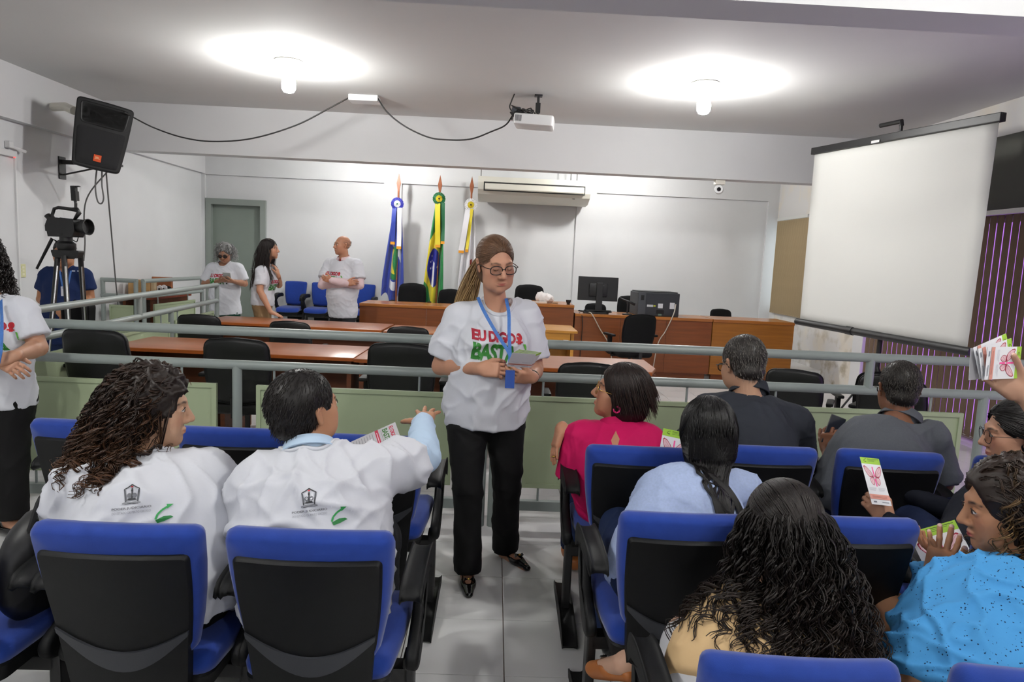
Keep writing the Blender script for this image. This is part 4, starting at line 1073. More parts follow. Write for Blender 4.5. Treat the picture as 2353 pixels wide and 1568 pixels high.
# ---- leaflet artwork
def leaflet_front(w=.10, h=.21):
    p = Print(); p.rect(0, 0, w, h, '#ececf0').rect(0, h*.86, w, h, '#a3cf45')
    p.line([(w*.20, h*.91), (w*.16, h*.93), (w*.22, h*.96), (w*.30, h*.975)], .0016, '#2c3b1a').disc(w*.24, h*.91, w*.05, h*.008, '#2c3b1a', 10)
    for i, (a, b) in enumerate(((.36, .94), (.36, .80), (.36, .70))): p.rect(w*a, h*(.965-i*.025), w*b, h*(.975-i*.025), '#3f5a1e' if i == 0 else '#6b8f35')
    for s in (-1, 1):
        X = lambda x: w*.5+s*x*w
        up = [(.03, .60), (.12, .70), (.28, .79), (.40, .82), (.44, .80), (.42, .72), (.34, .63), (.24, .575), (.10, .57)]
        lo = [(.03, .575), (.22, .56), (.25, .52), (.24, .46), (.19, .42), (.12, .40), (.06, .44), (.03, .50)]
        for q in (up, lo):
            p.poly([(X(x), h*y) for x, y in q], '#a8203f'); c = NP(q).mean(0)
            p.poly([(X(c[0]+(x-c[0])*.84), h*(c[1]+(y-c[1])*.84)) for x, y in q], '#e9c3cb')
        for e in ((.40, .78), (.36, .69), (.27, .60), (.20, .47), (.12, .43)): p.line([(X(.04), h*.575), (X(e[0]*.92), h*e[1])], .0007, '#9a3a50')
    p.rect(w*.475, h*.58, w*.53, h*.80, '#ff5fa8').rect(w*.475, h*.38, w*.53, h*.54, '#ff5fa8')
    for i in range(4): p.rect(w*.08, h*(.345-i*.018), w*(.46-.03*i), h*(.349-i*.018), '#a9a6b4').rect(w*.54, h*(.345-i*.018), w*(.93-.04*i), h*(.349-i*.018), '#a9a6b4')
    p.rect(0, h*.11, w, h*.21, '#dd9a8c')
    for i in range(2): p.rect(w*.12, h*(.165-i*.025), w*.85, h*(.173-i*.025), '#8d4a40')
    p.rect(w*.12, h*.04, w*.28, h*.07, '#7a7d88').rect(w*.55, h*.045, w*.88, h*.065, '#9a9da8'); return p
def leaflet_back(w=.10, h=.21):
    p = Print(); p.rect(0, 0, w, h, '#b9b8bc'); p.text('EU DIGO', w*.1, h*.86, w*.66, h*.075, '#b32a48', .04, .9).disc(w*.85, h*.90, w*.06, h*.03, '#b32a48', 10)
    p.text('BASTA!', w*.1, h*.73, w*.8, h*.10, '#3c6b34', .03, .9); p.rect(w*.12, h*.705, w*.86, h*.71, '#5a5a5a').rect(0, h*.60, w, h*.66, '#b32a48').rect(w*.15, h*.622, w*.8, h*.634, '#e7d5d8')
    for i in range(9): p.rect(w*.1, h*(.54-i*.05), w*(.5+.35*((i*37) % 10)/10), h*(.548-i*.05), '#77767d')
    return p
M_PAPER = mat('coated_paper', '#e6e6ea', .45)
def leaflet(M, label, face='front', w=.10, h=.21, bend=0., group='campaign leaflets', back=None):
    """a printed card: M maps its lower left corner frame (x across, y up, z out of the printed side)"""
    r = empty('leaflet', M.translation, 0, label, 'leaflet', group); b = MB(); n = 8; vs = []; fs = []
    b.box((0, 0, -.0007), (w, h, 0)); b.build('card', M_PAPER, r, local=False).data.transform(M)
    if face != 'plain': (leaflet_front if face == 'front' else leaflet_back)(w, h).build('artwork', M, r, None, .0003)
    return r

# ================= standing woman with leaflets, centre
J = dict(pel=(-0.024, 3.420, 0.862), nk=(0.014, 3.420, 1.357), sr=(-0.182, 3.420, 1.294), sl=(0.172, 3.470, 1.307), er=(-0.260, 3.440, 1.035), el=(0.219, 3.470, 1.037), wr=(-0.054, 3.200, 1.069), wl=(0.194, 3.240, 1.030),
         hr=(-0.119, 3.400, 0.795), hl=(0.077, 3.440, 0.793), kr=(-0.094, 3.300, 0.430), kl=(0.106, 3.480, 0.387), ar=(-0.079, 3.250, 0.025), al=(0.111, 3.530, 0.021), tr=(-0.064, 3.070, -0.018), tl=(0.218, 3.370, 0.009))
P1 = Fig('standing woman in white slogan t-shirt, black trousers and glasses reading leaflets', J, Head((-0.003, 3.330, 1.565), 201, -13, 4, 1.09), skin='#bb8a70', sw=.2, hip=.185, waist=.165, chest=.165, depth=.125, bust=.022, belly=.045, arm=1.12)
P1.hands = [dict(w=J['wr'], d=(.93, -.22, .02), n=(.15, .75, -.35), side=(.1, .3, 1), curl=(.55, .6, .65, .7), thumb=.5, thumb_out=.6, sc=1.0, nails='#7c4a45'),
            dict(w=J['wl'], d=(-.80, -.50, .12), n=(-.25, .75, .55), side=(-.2, .4, 1), curl=(.38, .42, .42, .45), thumb=.35, thumb_out=.5, sc=1.0, nails='#6a3f3d')]
P1.body(hres=.0025, age=1., lip='#a0564e', hairc='#5a4031', eyes='closed', handres=.0032, full=.15)
t = P1.tee(M_TEE, hem=.115, sleeve=.80, loose=.022, amp=.009, seed=4, res=.0075, neck=.070, flare=.030)
front_print(P1, t, .262, .015, -.012, .10, .60)
P1.collar(M_TEE)
P1.trousers(M_BLKTR, .012, .020, .97, .10, .004, res=.009)
lan = [(-0.084, 3.360, 1.399), (-0.050, 3.260, 1.340), (0.013, 3.200, 1.244), (0.078, 3.180, 1.152), (0.082, 3.170, 1.100)]; lan2 = [(0.055, 3.360, 1.399), (0.070, 3.270, 1.334), (0.074, 3.200, 1.247), (0.082, 3.180, 1.153), (0.082, 3.170, 1.100)]
ly = ribbon(lan, .016, (.05, -1, .1), M_LANY, P1.root, 'lanyard', .0012, P1.bvh, .005); ribbon(lan2, .016, (.05, -1, .1), M_LANY, ly, 'strap', .0012, P1.bvh, .007)
bq = MB(); bq.box((-.022, -.003, -.055), (.022, .003, .03), Matrix.Translation(Vector((0.086, 3.140, 1.048)))); bq.build('badge', mat('blue_badge', '#244a9a', .4), ly, local=False)
glasses(P1.H, P1.root, rim=.0021, wx=.027, wz=.019, shape=2.6)
for c in ((-.0795, -.004, -.046),): ring(P1.H.w(c), P1.H.A@NP([1, .2, 0]), .0095, .0022, M_GOLD, P1.root, 'earring'); ring(P1.H.w((-.0795, -.002, -.052)), P1.H.A@NP([.2, 1, 0]), .006, .002, M_GOLD, P1.root, 'earring')
for hh, fi, m in ((0, 1, M_GOLD), (1, 2, M_GOLD)):
    tp, tv, r = P1.hands[hh]['tips'][fi]; ring(tp-tv*.045, tv, .0115, .003, m, P1.root)
ring(J['wl']+nrm(NP((0.219, 3.470, 1.037))-J['wl'])*.02, NP((0.219, 3.470, 1.037))-J['wl'], .031, .004, mat('black_strap', '#151515', .5), P1.root, 'watch')
for q in 'lr':                                           # pointed pumps with bows
    a, t_ = P1.J['a'+q], P1.J['t'+q]; d = nrm((t_-a)*NP([1, 1, 0])); sd = NP([d[1], -d[0], 0]); g = NP([t_[0], t_[1], 0]); heel = NP([a[0], a[1], 0])-d*.05
    f = Field(); f.cone(g-d*.085+NP([0, 0, .020]), g+d*.012+NP([0, 0, .012]), .038, .019, .02, squash=((0, 0, 1), .75)); f.cone(heel+NP([0, 0, .055]), g-d*.07+NP([0, 0, .016]), .030, .030, .02, squash=((0, 0, 1), .7)); f.cone(heel+NP([0, 0, .06]), heel+NP([0, 0, .085]), .030, .026, .015)
    f.cone(a+d*.02+NP([0, 0, .02]), g-d*.075+NP([0, 0, .048]), .028, .030, .008, 's'); f.plane((0, 0, .001), (0, 0, -1)); f.cone(heel+d*.01+NP([0, 0, .05]), heel+d*.02+NP([0, 0, .006]), .014, .007, .015)
    V, F = f.mesh(.0045); sh = adopt(link('shoe', np_mesh('shoe', [(V, F)], M_BLKSHOE)), P1.root)
    bw = MB(); c = g-d*.062+NP([0, 0, .050])
    for s in (-1, 1): bw.add([c, c+sd*s*.022+d*.012+NP([0, 0, .004]), c+sd*s*.026+NP([0, 0, -.008]), c+sd*s*.022-d*.012+NP([0, 0, .004]), c+sd*s*.02+NP([0, 0, .012])], [(0, 1, 4), (0, 4, 3), (0, 2, 1), (0, 3, 2), (1, 2, 4), (2, 3, 4)])
    bw.build('bow', M_BLKSHOE, sh, local=False); MB().lathe([(0, -.004), (.007, -.003), (.007, .003), (0, .005)], 10, Matrix.Translation(Vector(c+NP([0, 0, .006])+d*.004))).build('buckle', M_GOLD, sh, local=False, smooth=3)
rs = np.random.RandomState(11); H = P1.H
cap = hair_cap(H, .006, nape=-.045, face=(.068, .080, .104), fc=(0, .093, -.030), res=.0040, ears=True)
def pulled(H, n, rs, knot, rad=.0016, sc=1.):
    """strands combed from the hairline back to a knot (head space)"""
    ps = []
    while len(ps) < n:
        a = rs.uniform(-1.5, 1.5); e = rs.uniform(-.3, 1.35)
        d = NP([math.sin(a)*math.cos(e), math.cos(a)*math.cos(e), math.sin(e)]); p0 = NP((0, -.019, .036))+d*NP((.0825, .103, .092))*sc
        if (((p0-NP((0, .093, -.030)))/NP((.070, .082, .106)))**2).sum() < 1: continue
        if abs(p0[0]) > .06 and p0[2] < .028 and p0[1] > -.03: continue
        q = []
        for t in np.linspace(0, 1, 12):
            m = p0*(1-t)+NP(knot)*t; v = m-NP((0, -.019, .036)); e2 = math.sqrt(((v/(NP((.0820, .1025, .0915))*sc))**2).sum()); m = NP((0, -.019, .036))+v/max(e2, .2)*1.0 if t < .93 else m
            q.append(H.w(m))
        ps.append(q)
    ps = NP(ps); return ps, rad*rs.uniform(.6, 1.4, (len(ps), 1))*np.ones((1, 12)), np.linspace(0, 1, 12)
s1 = pulled(H, 800, rs, (0, -.118, .0), .0010)
tail = []; K = H.w((0, -.125, .0)); side = NP([-1, .15, 0])
for i in range(260):
    o = np.clip(rs.randn(3)*.010, -.014, .014); e = NP([rs.uniform(-.045, .035), rs.uniform(-.03, .03), 0]); L = rs.uniform(.26, .36)
    pts = [K+o, K+NP([-.035, .03, -.03])+o*1.3, K+NP([-.06, .035, -.11])+o*1.8+e*.3, K+NP([-.085, .03, -.20])+e*.7+o*1.6, K+NP([-.115, .02, -.20-L*.35])+e+o]
    tail.append([tuple(p) for p in spline(pts, 5)])
tail = NP(tail); nT = tail.shape[1]; s2 = (tail, .0034*rs.uniform(.6, 1.3, (260, 1))*np.linspace(1, .5, nT)[None], np.linspace(0, 1, nT))
hair_obj(P1, cap, [s1], '#6a4e3a', '#7d6048', rs, var=.35)
hair_obj(P1, None, [s2], '#8a6c48', '#c2a26c', rs, 'ponytail', var=.3)

# ================= helpers for the rest of the people
def legs_for(pel, face, z=0., w=.085, step=0., bend=0.):
    """straight standing legs under a pelvis; face: heading in degrees"""
    a = math.radians(face); fw = NP([-math.sin(a), math.cos(a), 0]); rt = NP([math.cos(a), math.sin(a), 0]); pel = NP(pel, float); J = {}
    for q, s in (('r', 1), ('l', -1)):
        h = pel+rt*w*s-NP([0, 0, .03]); an = NP([pel[0], pel[1], z+.09])+rt*w*1.1*s+fw*step*s; J['h'+q] = h; J['a'+q] = an; J['k'+q] = (h+an)/2+fw*(.02+bend); J['t'+q] = NP([an[0], an[1], z+.026])+fw*.17+rt*s*.03
    return J
def legs_seated(pel, face=0., spread=.11, knee=.44):
    a = math.radians(face); fw = NP([-math.sin(a), math.cos(a), 0]); rt = NP([math.cos(a), math.sin(a), 0]); pel = NP(pel, float); J = {}
    for q, s in (('r', 1), ('l', -1)):
        J['h'+q] = pel+rt*.085*s+fw*.02; J['k'+q] = pel+rt*spread*s+fw*knee+NP([0, 0, -.02]); J['a'+q] = NP([*(J['k'+q][:2]+fw[:2]*.04), .10]); J['t'+q] = NP([*(J['a'+q][:2]+fw[:2]*.17), .026])
    return J
def cloth(name, col, **k): return mat(name, col, k.pop('rough', .85), spec=.2, bump=.25, bscale=14, **k)
M_NAVYTEE = cloth('navy_cotton', '#1b2a52'); M_JEANS = cloth('jeans_blue', '#1f2c4d'); M_GREEN = cloth('dark_green_trousers', '#0f3a2c'); M_KHAKI = cloth('khaki', '#8d7354'); M_CHAR = cloth('charcoal', '#26272a')
M_PINK = cloth('pale_pink_shirt', '#dcc3c6'); M_REDTIE = mat('red_tie', '#8c1f2c', .5); M_LBLUE = cloth('light_blue_shirt', '#bcd3ea'); M_MAG = cloth('magenta_crepe', '#bd1356', rough=.75)
M_CHAMB = cloth('chambray', '#a9b9dc', var=.06, vscale=120); M_JACKET = cloth('dark_slate_shirt', '#2c2f36'); M_POLO = cloth('grey_pique', '#54575d', var=.05, vscale=150); M_NAVY = cloth('navy_knit', '#12151f'); M_NAVYP = cloth('navy_trousers', '#1a2440')
M_BEIGE = cloth('beige_jersey', '#d2b285'); M_WHITEP = cloth('white_linen', '#dedee2'); M_TAN = mat('tan_leather', '#a8642f', .45)
M_STRAP = mat('black_strap', '#151515', .5)
def short_hair(fig, base, rs, vol=.008, n=500, L=.022, gray=None, top=True, face=(.066, .075, .098), fc=(0, .095, -.027), nape=-.07, bald=False, cap=True, var=.3):
    H = fig.H
    def reg(d):
        p = NP((0, -.019, .036))+d*NP((.0745, .095, .084)); q = (p-NP(fc))/NP(face)
        if (q**2).sum() < 1.0: return False
        if abs(p[0]) > .055 and -.03 < p[1] < .03 and p[2] < .026: return False
        if bald and (d[2] > .35 or d[1] > .45): return False
        return d[2] > -.98
    cp = hair_cap(H, vol, nape=nape, face=face, fc=fc, res=.005, short=True, ears=True) if cap else None
    ss = strand_set(H, n, L, rs, spread=.01, rad=.0013, region=reg, N=5, vol=vol, drop=.6, back=.45, out0=.04, surf=bvh_of(cp) if cap else None, gap=.0012)
    return hair_obj(fig, cp, [ss], base, gray, rs, var=var)
def torso_keep(fig, grow=1.):
    return [(fig.J['nk']-fig.up*.13, NP((.205, .125, .175))*grow, fig.sR), (fig.J['nk']-fig.up*.0, NP((.10, .075, .09))*grow, fig.sR)]
def curly(fig, base, tip, rs, n=260, L=.34, curl=.016, cf=5, rad=.0042, spread=.10, vol=.016, face=(.068, .080, .100), fc=(0, .095, -.03), region=None, back=.12, keep=None, capnoise=.006, N=40, lenvar=.3, core=None, comb=0.):
    H = fig.H
    def reg(d):
        p = NP((0, -.019, .036))+d*NP((.0745, .095, .084)); q = (p-NP(fc))/NP(face)
        return (q**2).sum() > 1.0 and d[2] > -.55 and (region is None or region(d))
    cp = hair_cap(H, vol, nape=-.08, face=face, fc=fc, res=.006, noise=capnoise, extra=core)
    ss = strand_set(H, n, L, rs, spread=spread, curl=curl, cfreq=cf, rad=rad, region=reg, N=N, vol=vol, keepout=(torso_keep(fig) if keep is None else keep)+[(H.w((0, .055, -.045)), NP((.064, .066, .095))*H.sc, H.R)], surf=getattr(fig, 'top', None) if keep is None or len(keep) else None, back=back, lenvar=lenvar, out0=.4, clump=3, comb=comb)
    ps, rr, t = ss; S, N_ = ps.shape[:2]; q = H.inv(ps.reshape(-1, 3)).reshape(S, N_, 3)
    hit = (((q[..., 1] > .050) & (np.abs(q[..., 0]) < .070) | (q[..., 1] > .078)) & (q[..., 2] < .050) & (q[..., 2] > -.14)).sum(1); ok = hit < 2
    return hair_obj(fig, cp, [(ps[ok], rr[ok], t)], base, tip, rs, var=.35, n=3)

# ================= woman at the frame edge with clasped hands
J = dict(pel=(-2.632, 3.620, 0.761), nk=(-2.621, 3.620, 1.258), sr=(-2.845, 3.640, 1.190), sl=(-2.441, 3.600, 1.208), er=(-2.882, 3.620, 0.949), el=(-2.357, 3.570, 1.024), wr=(-2.408, 3.360, 0.993), wl=(-2.333, 3.360, 1.011)); J.update(legs_for(J['pel'], 180)); J['tl'] = NP([*(-2.386, 3.500, 0.081)[:2], .03]); J['al'] = NP([*(-2.534, 3.560, 0.104)[:2], .09])
P2 = Fig('woman with black curls, white slogan t-shirt and clasped hands cut by the frame edge', J, Head((-2.681, 3.600, 1.467), 180, -5, 0, 1.05), skin='#b88a70', hip=.18, waist=.16, chest=.165, depth=.12, bust=.025, arm=1.08)
P2.hands = [dict(w=J['wl'], d=(-.85, -.3, -.35), n=(.1, .6, -.7), side=(-.3, .2, .9), curl=(.35, .4, .4, .4), thumb=.4), dict(w=J['wr'], d=(.85, -.2, -.35), n=(-.1, .7, -.6), side=(.3, .2, .9), curl=(.4, .4, .45, .5), thumb=.4)]
P2.body(hres=.006, eyes='closed'); t = P2.tee(M_TEE, hem=.06, sleeve=.72, seed=8, flare=.028); front_print(P2, t, .262, .055, .085, .0, .55); P2.collar(M_TEE); P2.trousers(M_BLKTR, .02, .03, .97, .1); P2.shoes(M_BLKSHOE)
ribbon([(-2.683, 3.540, 1.260), (-2.513, 3.360, 1.130), (-2.358, 3.280, 0.999)], .018, (0, -1, .1), M_LANY, P2.root, 'lanyard', .0012, P2.bvh, .005); ribbon([(-2.487, 3.500, 1.271), (-2.388, 3.360, 1.178), (-2.341, 3.280, 1.062), (-2.356, 3.280, 0.988)], .018, (0, -1, .1), M_LANY, P2.root, 'lanyard', .0012, P2.bvh, .005)
tp, tv, r = (lambda h: h['tips'][2])(P2.hands[0]); ring(tp-tv*.045, tv, .0115, .0025, M_GOLD, P2.root)
curly(P2, '#17110f', '#221815', np.random.RandomState(21), 220, .26, .013, 5, .0026, .05)

# ================= cameraman behind the tripod
J = dict(pel=(-4.190, 6.750, 0.681), nk=(-4.170, 6.750, 1.306), sr=(-4.355, 6.750, 1.230), sl=(-3.981, 6.750, 1.247), er=(-4.424, 6.780, 0.998), el=(-3.963, 6.780, 1.018), wr=(-4.105, 6.520, 0.928), wl=(-3.939, 6.500, 0.937)); J.update(legs_for(J['pel'], 180))
P3 = Fig('cameraman in navy t-shirt standing behind the tripod against the wall', J, Head((-4.147, 6.700, 1.457), 175, -12, 0, 1.05), skin='#a97656', male=True, hip=.18, waist=.175, chest=.18, depth=.13, arm=1.15, belly=.05)
P3.hands = [dict(w=J['wr'], d=(.7, -.4, -.5), n=(.1, .8, -.4), side=(.5, .2, .8)), dict(w=J['wl'], d=(-.7, -.4, -.5), n=(-.1, .8, -.4), side=(-.5, .2, .8))]
P3.body(hres=.007, handres=.006, hairc='#1c1613', full=.5); P3.tee(M_NAVYTEE, hem=.10, sleeve=.58, seed=12, res=.011, flare=.025); P3.collar(M_NAVYTEE); P3.trousers(M_JEANS, .02, .02, .97, .08, res=.012); P3.shoes(M_BLKSHOE, res=.01)
short_hair(P3, '#1a1512', np.random.RandomState(31), n=300)
ly = ribbon([(-4.156, 6.640, 1.292), (-4.086, 6.560, 1.161), (-4.054, 6.550, 1.093)], .016, (0, -1, .1), M_LANY, P3.root, 'lanyard', .001, P3.bvh, .006); ribbon([(-4.050, 6.640, 1.296), (-4.033, 6.560, 1.163), (-4.054, 6.550, 1.093)], .016, (0, -1, .1), M_LANY, ly, 'strap', .001, P3.bvh, .006)
b = MB(); b.box((-.032, -.002, -.045), (.032, .002, .045), Matrix.Translation(Vector((-4.030, 6.500, 1.105)))); bd = b.build('badge', M_PAPER, P3.root, local=False)
pr = Print(); pr.rect(-.010, -.018, .010, .010, '#8a6a5c').rect(-.025, .028, .025, .036, '#8fa3c7'); pr.build('badge_print', frame_from((-4.027, 6.495, 1.105), (1, 0, 0), (0, 0, 1)), bd)
pr = Print(); pr.rect(-.05, 0, -.02, .012, '#cfd6e6').rect(.0, .002, .045, .013, '#cfd6e6'); pr.build('lettering', frame_from((-3.965, 6.600, 1.289), (1, 0, 0), (0, 0, 1)), P3.root, P3.bvh, .004)

# ================= grey-haired woman looking at a phone
J = dict(pel=(-3.631, 9.300, 0.743), nk=(-3.640, 9.300, 1.368), sr=(-3.825, 9.300, 1.290), sl=(-3.443, 9.300, 1.308), er=(-3.907, 9.300, 1.083), el=(-3.374, 9.300, 1.106), wr=(-3.611, 9.080, 1.144), wl=(-3.423, 9.060, 1.141)); J.update(legs_for(J['pel'], 180, .18))
P4 = Fig('grey-haired woman in sunglasses and dark green trousers looking at a phone by the door', J, Head((-3.602, 9.220, 1.503), 180, -25, 0, 1.02), skin='#a97a60', hip=.18, waist=.17, chest=.165, depth=.125, bust=.025, belly=.04, arm=1.05)
P4.hands = [dict(w=J['wr'], d=(.8, -.5, .05), n=(.0, .4, .9), side=(.3, -.8, .3), curl=(.4, .4, .4, .4)), dict(w=J['wl'], d=(-.8, -.5, .05), n=(.0, .4, .9), side=(-.3, -.8, .3), curl=(.3, .3, .3, .3))]
P4.body(hres=.008, handres=.007, hairc='#8a8a88'); t = P4.tee(M_TEE, hem=.06, sleeve=.8, seed=15, res=.012, flare=.028); front_print(P4, t, .245, .03, -.02, 0, .62); P4.collar(M_TEE); P4.trousers(M_GREEN, .018, .02, .97, .08, res=.013); P4.shoes(M_BLKSHOE, res=.011)
glasses(P4.H, P4.root, mat('dark_brown_frame', '#2a1712', .3), .0025, .027, .020, lens=True)
for s in (-1, 1): MB().lathe([(0, 0), (.024, 0), (.024, .002), (0, .002)], 14, frame_from(P4.H.w((s*.033, .098, -.004)), P4.H.A[:, 0], P4.H.A[:, 2])).build('dark_lens', mat('brown_lens', '#2b1a15', .15), P4.root, local=False)
curly(P4, '#8f8f8e', '#a9a9a8', np.random.RandomState(41), 120, .14, .008, 3, .003, .20, keep=[], N=14, vol=.014)
ring(P4.H.w((0, -.01, .055)), P4.H.A@NP([0, .55, .8]), .088, .004, mat('headband', '#d9d5d0', .5), P4.root, 'headband', 24)

# ================= long-haired woman leaning on a desk
J = dict(pel=(-2.940, 8.720, 0.893), nk=(-2.925, 8.720, 1.366), sr=(-2.903, 8.560, 1.299), sl=(-2.861, 8.860, 1.312), er=(-2.898, 8.500, 1.071), el=(-2.790, 8.900, 1.130), wr=(-2.738, 8.420, 0.815), wl=(-2.749, 8.750, 1.253)); J.update(legs_for(J['pel'], -80, .18))
P5 = Fig('woman with long dark hair and khaki trousers leaning a hand on the desk', J, Head((-2.849, 8.720, 1.582), -88, 4, 0, 1.02), skin='#b8876b', hip=.165, waist=.125, chest=.14, depth=.10, bust=.02)
P5.hands = [dict(w=J['wr'], d=(.9, -.25, -.25), n=(.1, .0, -1), side=(-.3, .95, 0), curl=(.1, .1, .1, .1)), dict(w=J['wl'], d=(-.25, .0, .95), n=(-.9, 0, -.3), side=(0, -1, .2), curl=(.3, .3, .3, .3))]
P5.body(hres=.007, handres=.006, hairc='#1c1411', lip='#a3504b'); t = P5.tee(M_TEE, hem=.02, sleeve=.72, seed=18, res=.011); front_print(P5, t, .245, .0, .02, 0, .52); P5.collar(M_TEE); P5.trousers(M_KHAKI, .014, .02, .97, .11, res=.012); P5.shoes(M_BLKSHOE, res=.011)
rs = np.random.RandomState(51); H = P5.H; cp = hair_cap(H, .010, nape=-.08, res=.007)
ss = strand_set(H, 700, .50, rs, spread=.0, rad=.0028, out0=.08, surf=[bvh_of(cp), P5.top], gap=.003, region=lambda d: d[1] < .35 and d[2] > -.5, N=16, keepout=torso_keep(P5, .82), back=.10, wave=1, curl=.004, cfreq=1.5, lenvar=.15)
hair_obj(P5, cp, [ss], '#1b1412', '#251a17', rs)

# ================= bald man with crossed arms
J = dict(pel=(-1.997, 9.050, 0.832), nk=(-1.996, 9.050, 1.495), sr=(-2.201, 9.130, 1.411), sl=(-1.798, 8.970, 1.420), er=(-2.257, 9.000, 1.150), el=(-1.757, 8.900, 1.176), wr=(-1.898, 8.800, 1.190), wl=(-2.081, 8.780, 1.221)); J.update(legs_for(J['pel'], 160, .18))
P6 = Fig('balding man with crossed arms, pink sleeves and red tie under a white t-shirt', J, Head((-2.017, 9.030, 1.674), 128, 2, 0, 1.05), skin='#b98468', male=True, hip=.165, waist=.165, chest=.17, depth=.125, belly=.04, arm=1.08)
P6.hands = [dict(w=J['wr'], d=(.9, -.2, .2), n=(-.1, .9, -.2), side=(.2, .2, 1), curl=(.4, .4, .4, .4)), dict(w=J['wl'], d=(-.9, -.1, .2), n=(0, .9, .2), side=(-.2, .2, 1), curl=(.4, .4, .4, .4))]
P6.body(hres=.007, handres=.006, hairc='#5a504a', brow=True)
f = Field(); P6.arms(f, .014); P6.garment('shirt_sleeves', f, M_PINK, .011, .004, .05, 5)
t = P6.tee(M_TEE, hem=.10, sleeve=.70, seed=22, res=.011, flare=.03, inf=.024); front_print(P6, t, .25, .03, -.03, -.1, .60); P6.stand(M_PINK, .074, .04)
MB().slab([(-.016, .0), (.016, .0), (.011, -.03), (.02, -.05), (-.02, -.05), (-.011, -.03)][::-1], [(.002, -.006), (0, 0), (.002, .006)], None, frame_from(Vector(P6.J['nk']+P6.sR[1]*.078-P6.up*.0), Vector(P6.sR[0]), Vector(P6.up))).build('tie', M_REDTIE, P6.root, local=False)
P6.trousers(M_CHAR, .018, .02, .97, .05, res=.012); P6.shoes(M_BLKSHOE, res=.011)
ring(J['wr']-nrm(NP(J['wr'])-J['er'])*.03, NP(J['wr'])-J['er'], .036, .008, M_STRAP, P6.root, 'watch')
short_hair(P6, '#6d665f', np.random.RandomState(61), n=600, L=.007, bald=True, cap=False, vol=.001)

# ================= seated woman with long curls, white t-shirt
J = dict(pel=(-.97, 1.96, .57), nk=(-1.055, 2.060, 0.923), sl=(-1.220, 2.000, 0.860), sr=(-0.882, 2.120, 0.872), el=(-1.303, 2.060, 0.624), er=(-0.833, 2.160, 0.648), wl=(-1.12, 2.36, .66), wr=(-.74, 2.36, .66)); J.update(legs_seated(J['pel']))
P7 = Fig('seated woman with long brown curls in a white t-shirt looking aside', J, Head((-1.058, 2.130, 1.076), -72, -2, 0, 1.03), skin='#c39a7e', hip=.20, waist=.195, chest=.185, depth=.135, belly=.04, arm=1.2)
P7.hands = [dict(w=J['wl'], d=(.4, .8, -.3), n=(0, -.3, -1), side=(.9, 0, 0)), dict(w=J['wr'], d=(-.4, .8, -.3), n=(0, -.3, -1), side=(-.9, 0, 0))]
P7.body(hres=.0038, hairc='#2a1d18', lip='#a8665a'); t = P7.tee(M_TEE, hem=.10, sleeve=.82, seed=31, loose=.03, amp=.012, flare=.035, res=.0085); back_print(P7, t, .60, -.02, 1.1, yawfix=.0, roll=-.1); P7.collar(M_TEE); P7.trousers(M_BLKTR, .02, .02, waist=None); P7.shoes(M_BLKSHOE)
curly(P7, '#241812', '#5e3c24', np.random.RandomState(71), 260, .31, .014, 4.0, .0026, .11, vol=.020, keep=torso_keep(P7, 1.0), back=.20, comb=2.2)

# ================= seated man reaching out an arm
J = dict(pel=(-.50, 1.97, .57), nk=(-0.559, 2.100, 0.944), sl=(-0.714, 2.060, 0.870), sr=(-0.359, 2.130, 0.888), el=(-0.805, 2.150, 0.623), er=(-0.236, 2.420, 0.861), wl=(-.62, 2.42, .66), wr=(-0.266, 2.680, 0.921)); J.update(legs_seated(J['pel']))
P8 = Fig('seated dark-haired man in white t-shirt over light blue shirt stretching out an arm', J, Head((-0.591, 2.160, 1.083), -36, 10, 0, 1.06), skin='#b98767', male=True, hip=.175, waist=.185, chest=.185, depth=.13, arm=1.15)
P8.hands = [dict(w=J['wr'], d=(.05, .93, .22), n=(.05, .12, -1), side=(-1, .0, .05), curl=(.12, .05, .1, .12), thumb=.15, spread=.22, thumb_out=1.0, sc=1.02), dict(w=J['wl'], d=(.3, .9, 0), n=(.3, 0, .9), side=(.2, -.2, 1))]
P8.body(hres=.0038, hairc='#15110f', handres=.0035)
f = Field(); P8.arms(f, .013); P8.garment('shirt_sleeves', f, M_LBLUE, .0075, .005, .05, 9)
t = P8.tee(M_TEE, hem=.10, sleeve=.62, seed=35, loose=.025, amp=.012, flare=.036, inf=.018); back_print(P8, t, .555, .005, 1.08); P8.stand(M_LBLUE, .074, .042, gap=.8); P8.collar(M_TEE, .092)
P8.trousers(M_CHAR, .02, .02, waist=None); P8.shoes(M_BLKSHOE)
short_hair(P8, '#16110f', np.random.RandomState(81), .010, 1900, .018, nape=-.075, face=(.068, .080, .098), fc=(0, .100, -.027))

# ================= woman in magenta blouse
J = dict(pel=(.62, 2.95, .57), nk=(0.570, 3.000, 0.855), sl=(0.413, 3.060, 0.793), sr=(0.707, 2.940, 0.816), el=(0.398, 3.040, 0.592), er=(0.768, 3.050, 0.592), wl=(.60, 3.25, .85), wr=(0.333, 3.080, 0.825)); J.update(legs_seated(J['pel'], 5))
P9 = Fig('woman in magenta blouse with short dark hair and glasses sitting with crossed arms', J, Head((0.581, 3.020, 1.015), 80, 13, -4, 1.06), skin='#b07c60', hip=.19, waist=.19, chest=.175, depth=.135, bust=.03, arm=1.15)
P9.hands = [dict(w=J['wr'], d=(-.30, -.28, -.9), n=(.95, .15, -.3), side=(.1, 1, -.2), curl=(.12, .15, .15, .15), thumb=.2, spread=.05), dict(w=J['wl'], d=(.9, .1, .1), n=(0, -1, 0), side=(0, 0, 1))]
P9.body(hres=.0042, hairc='#1d1512', lip='#a05a50', handres=.004)
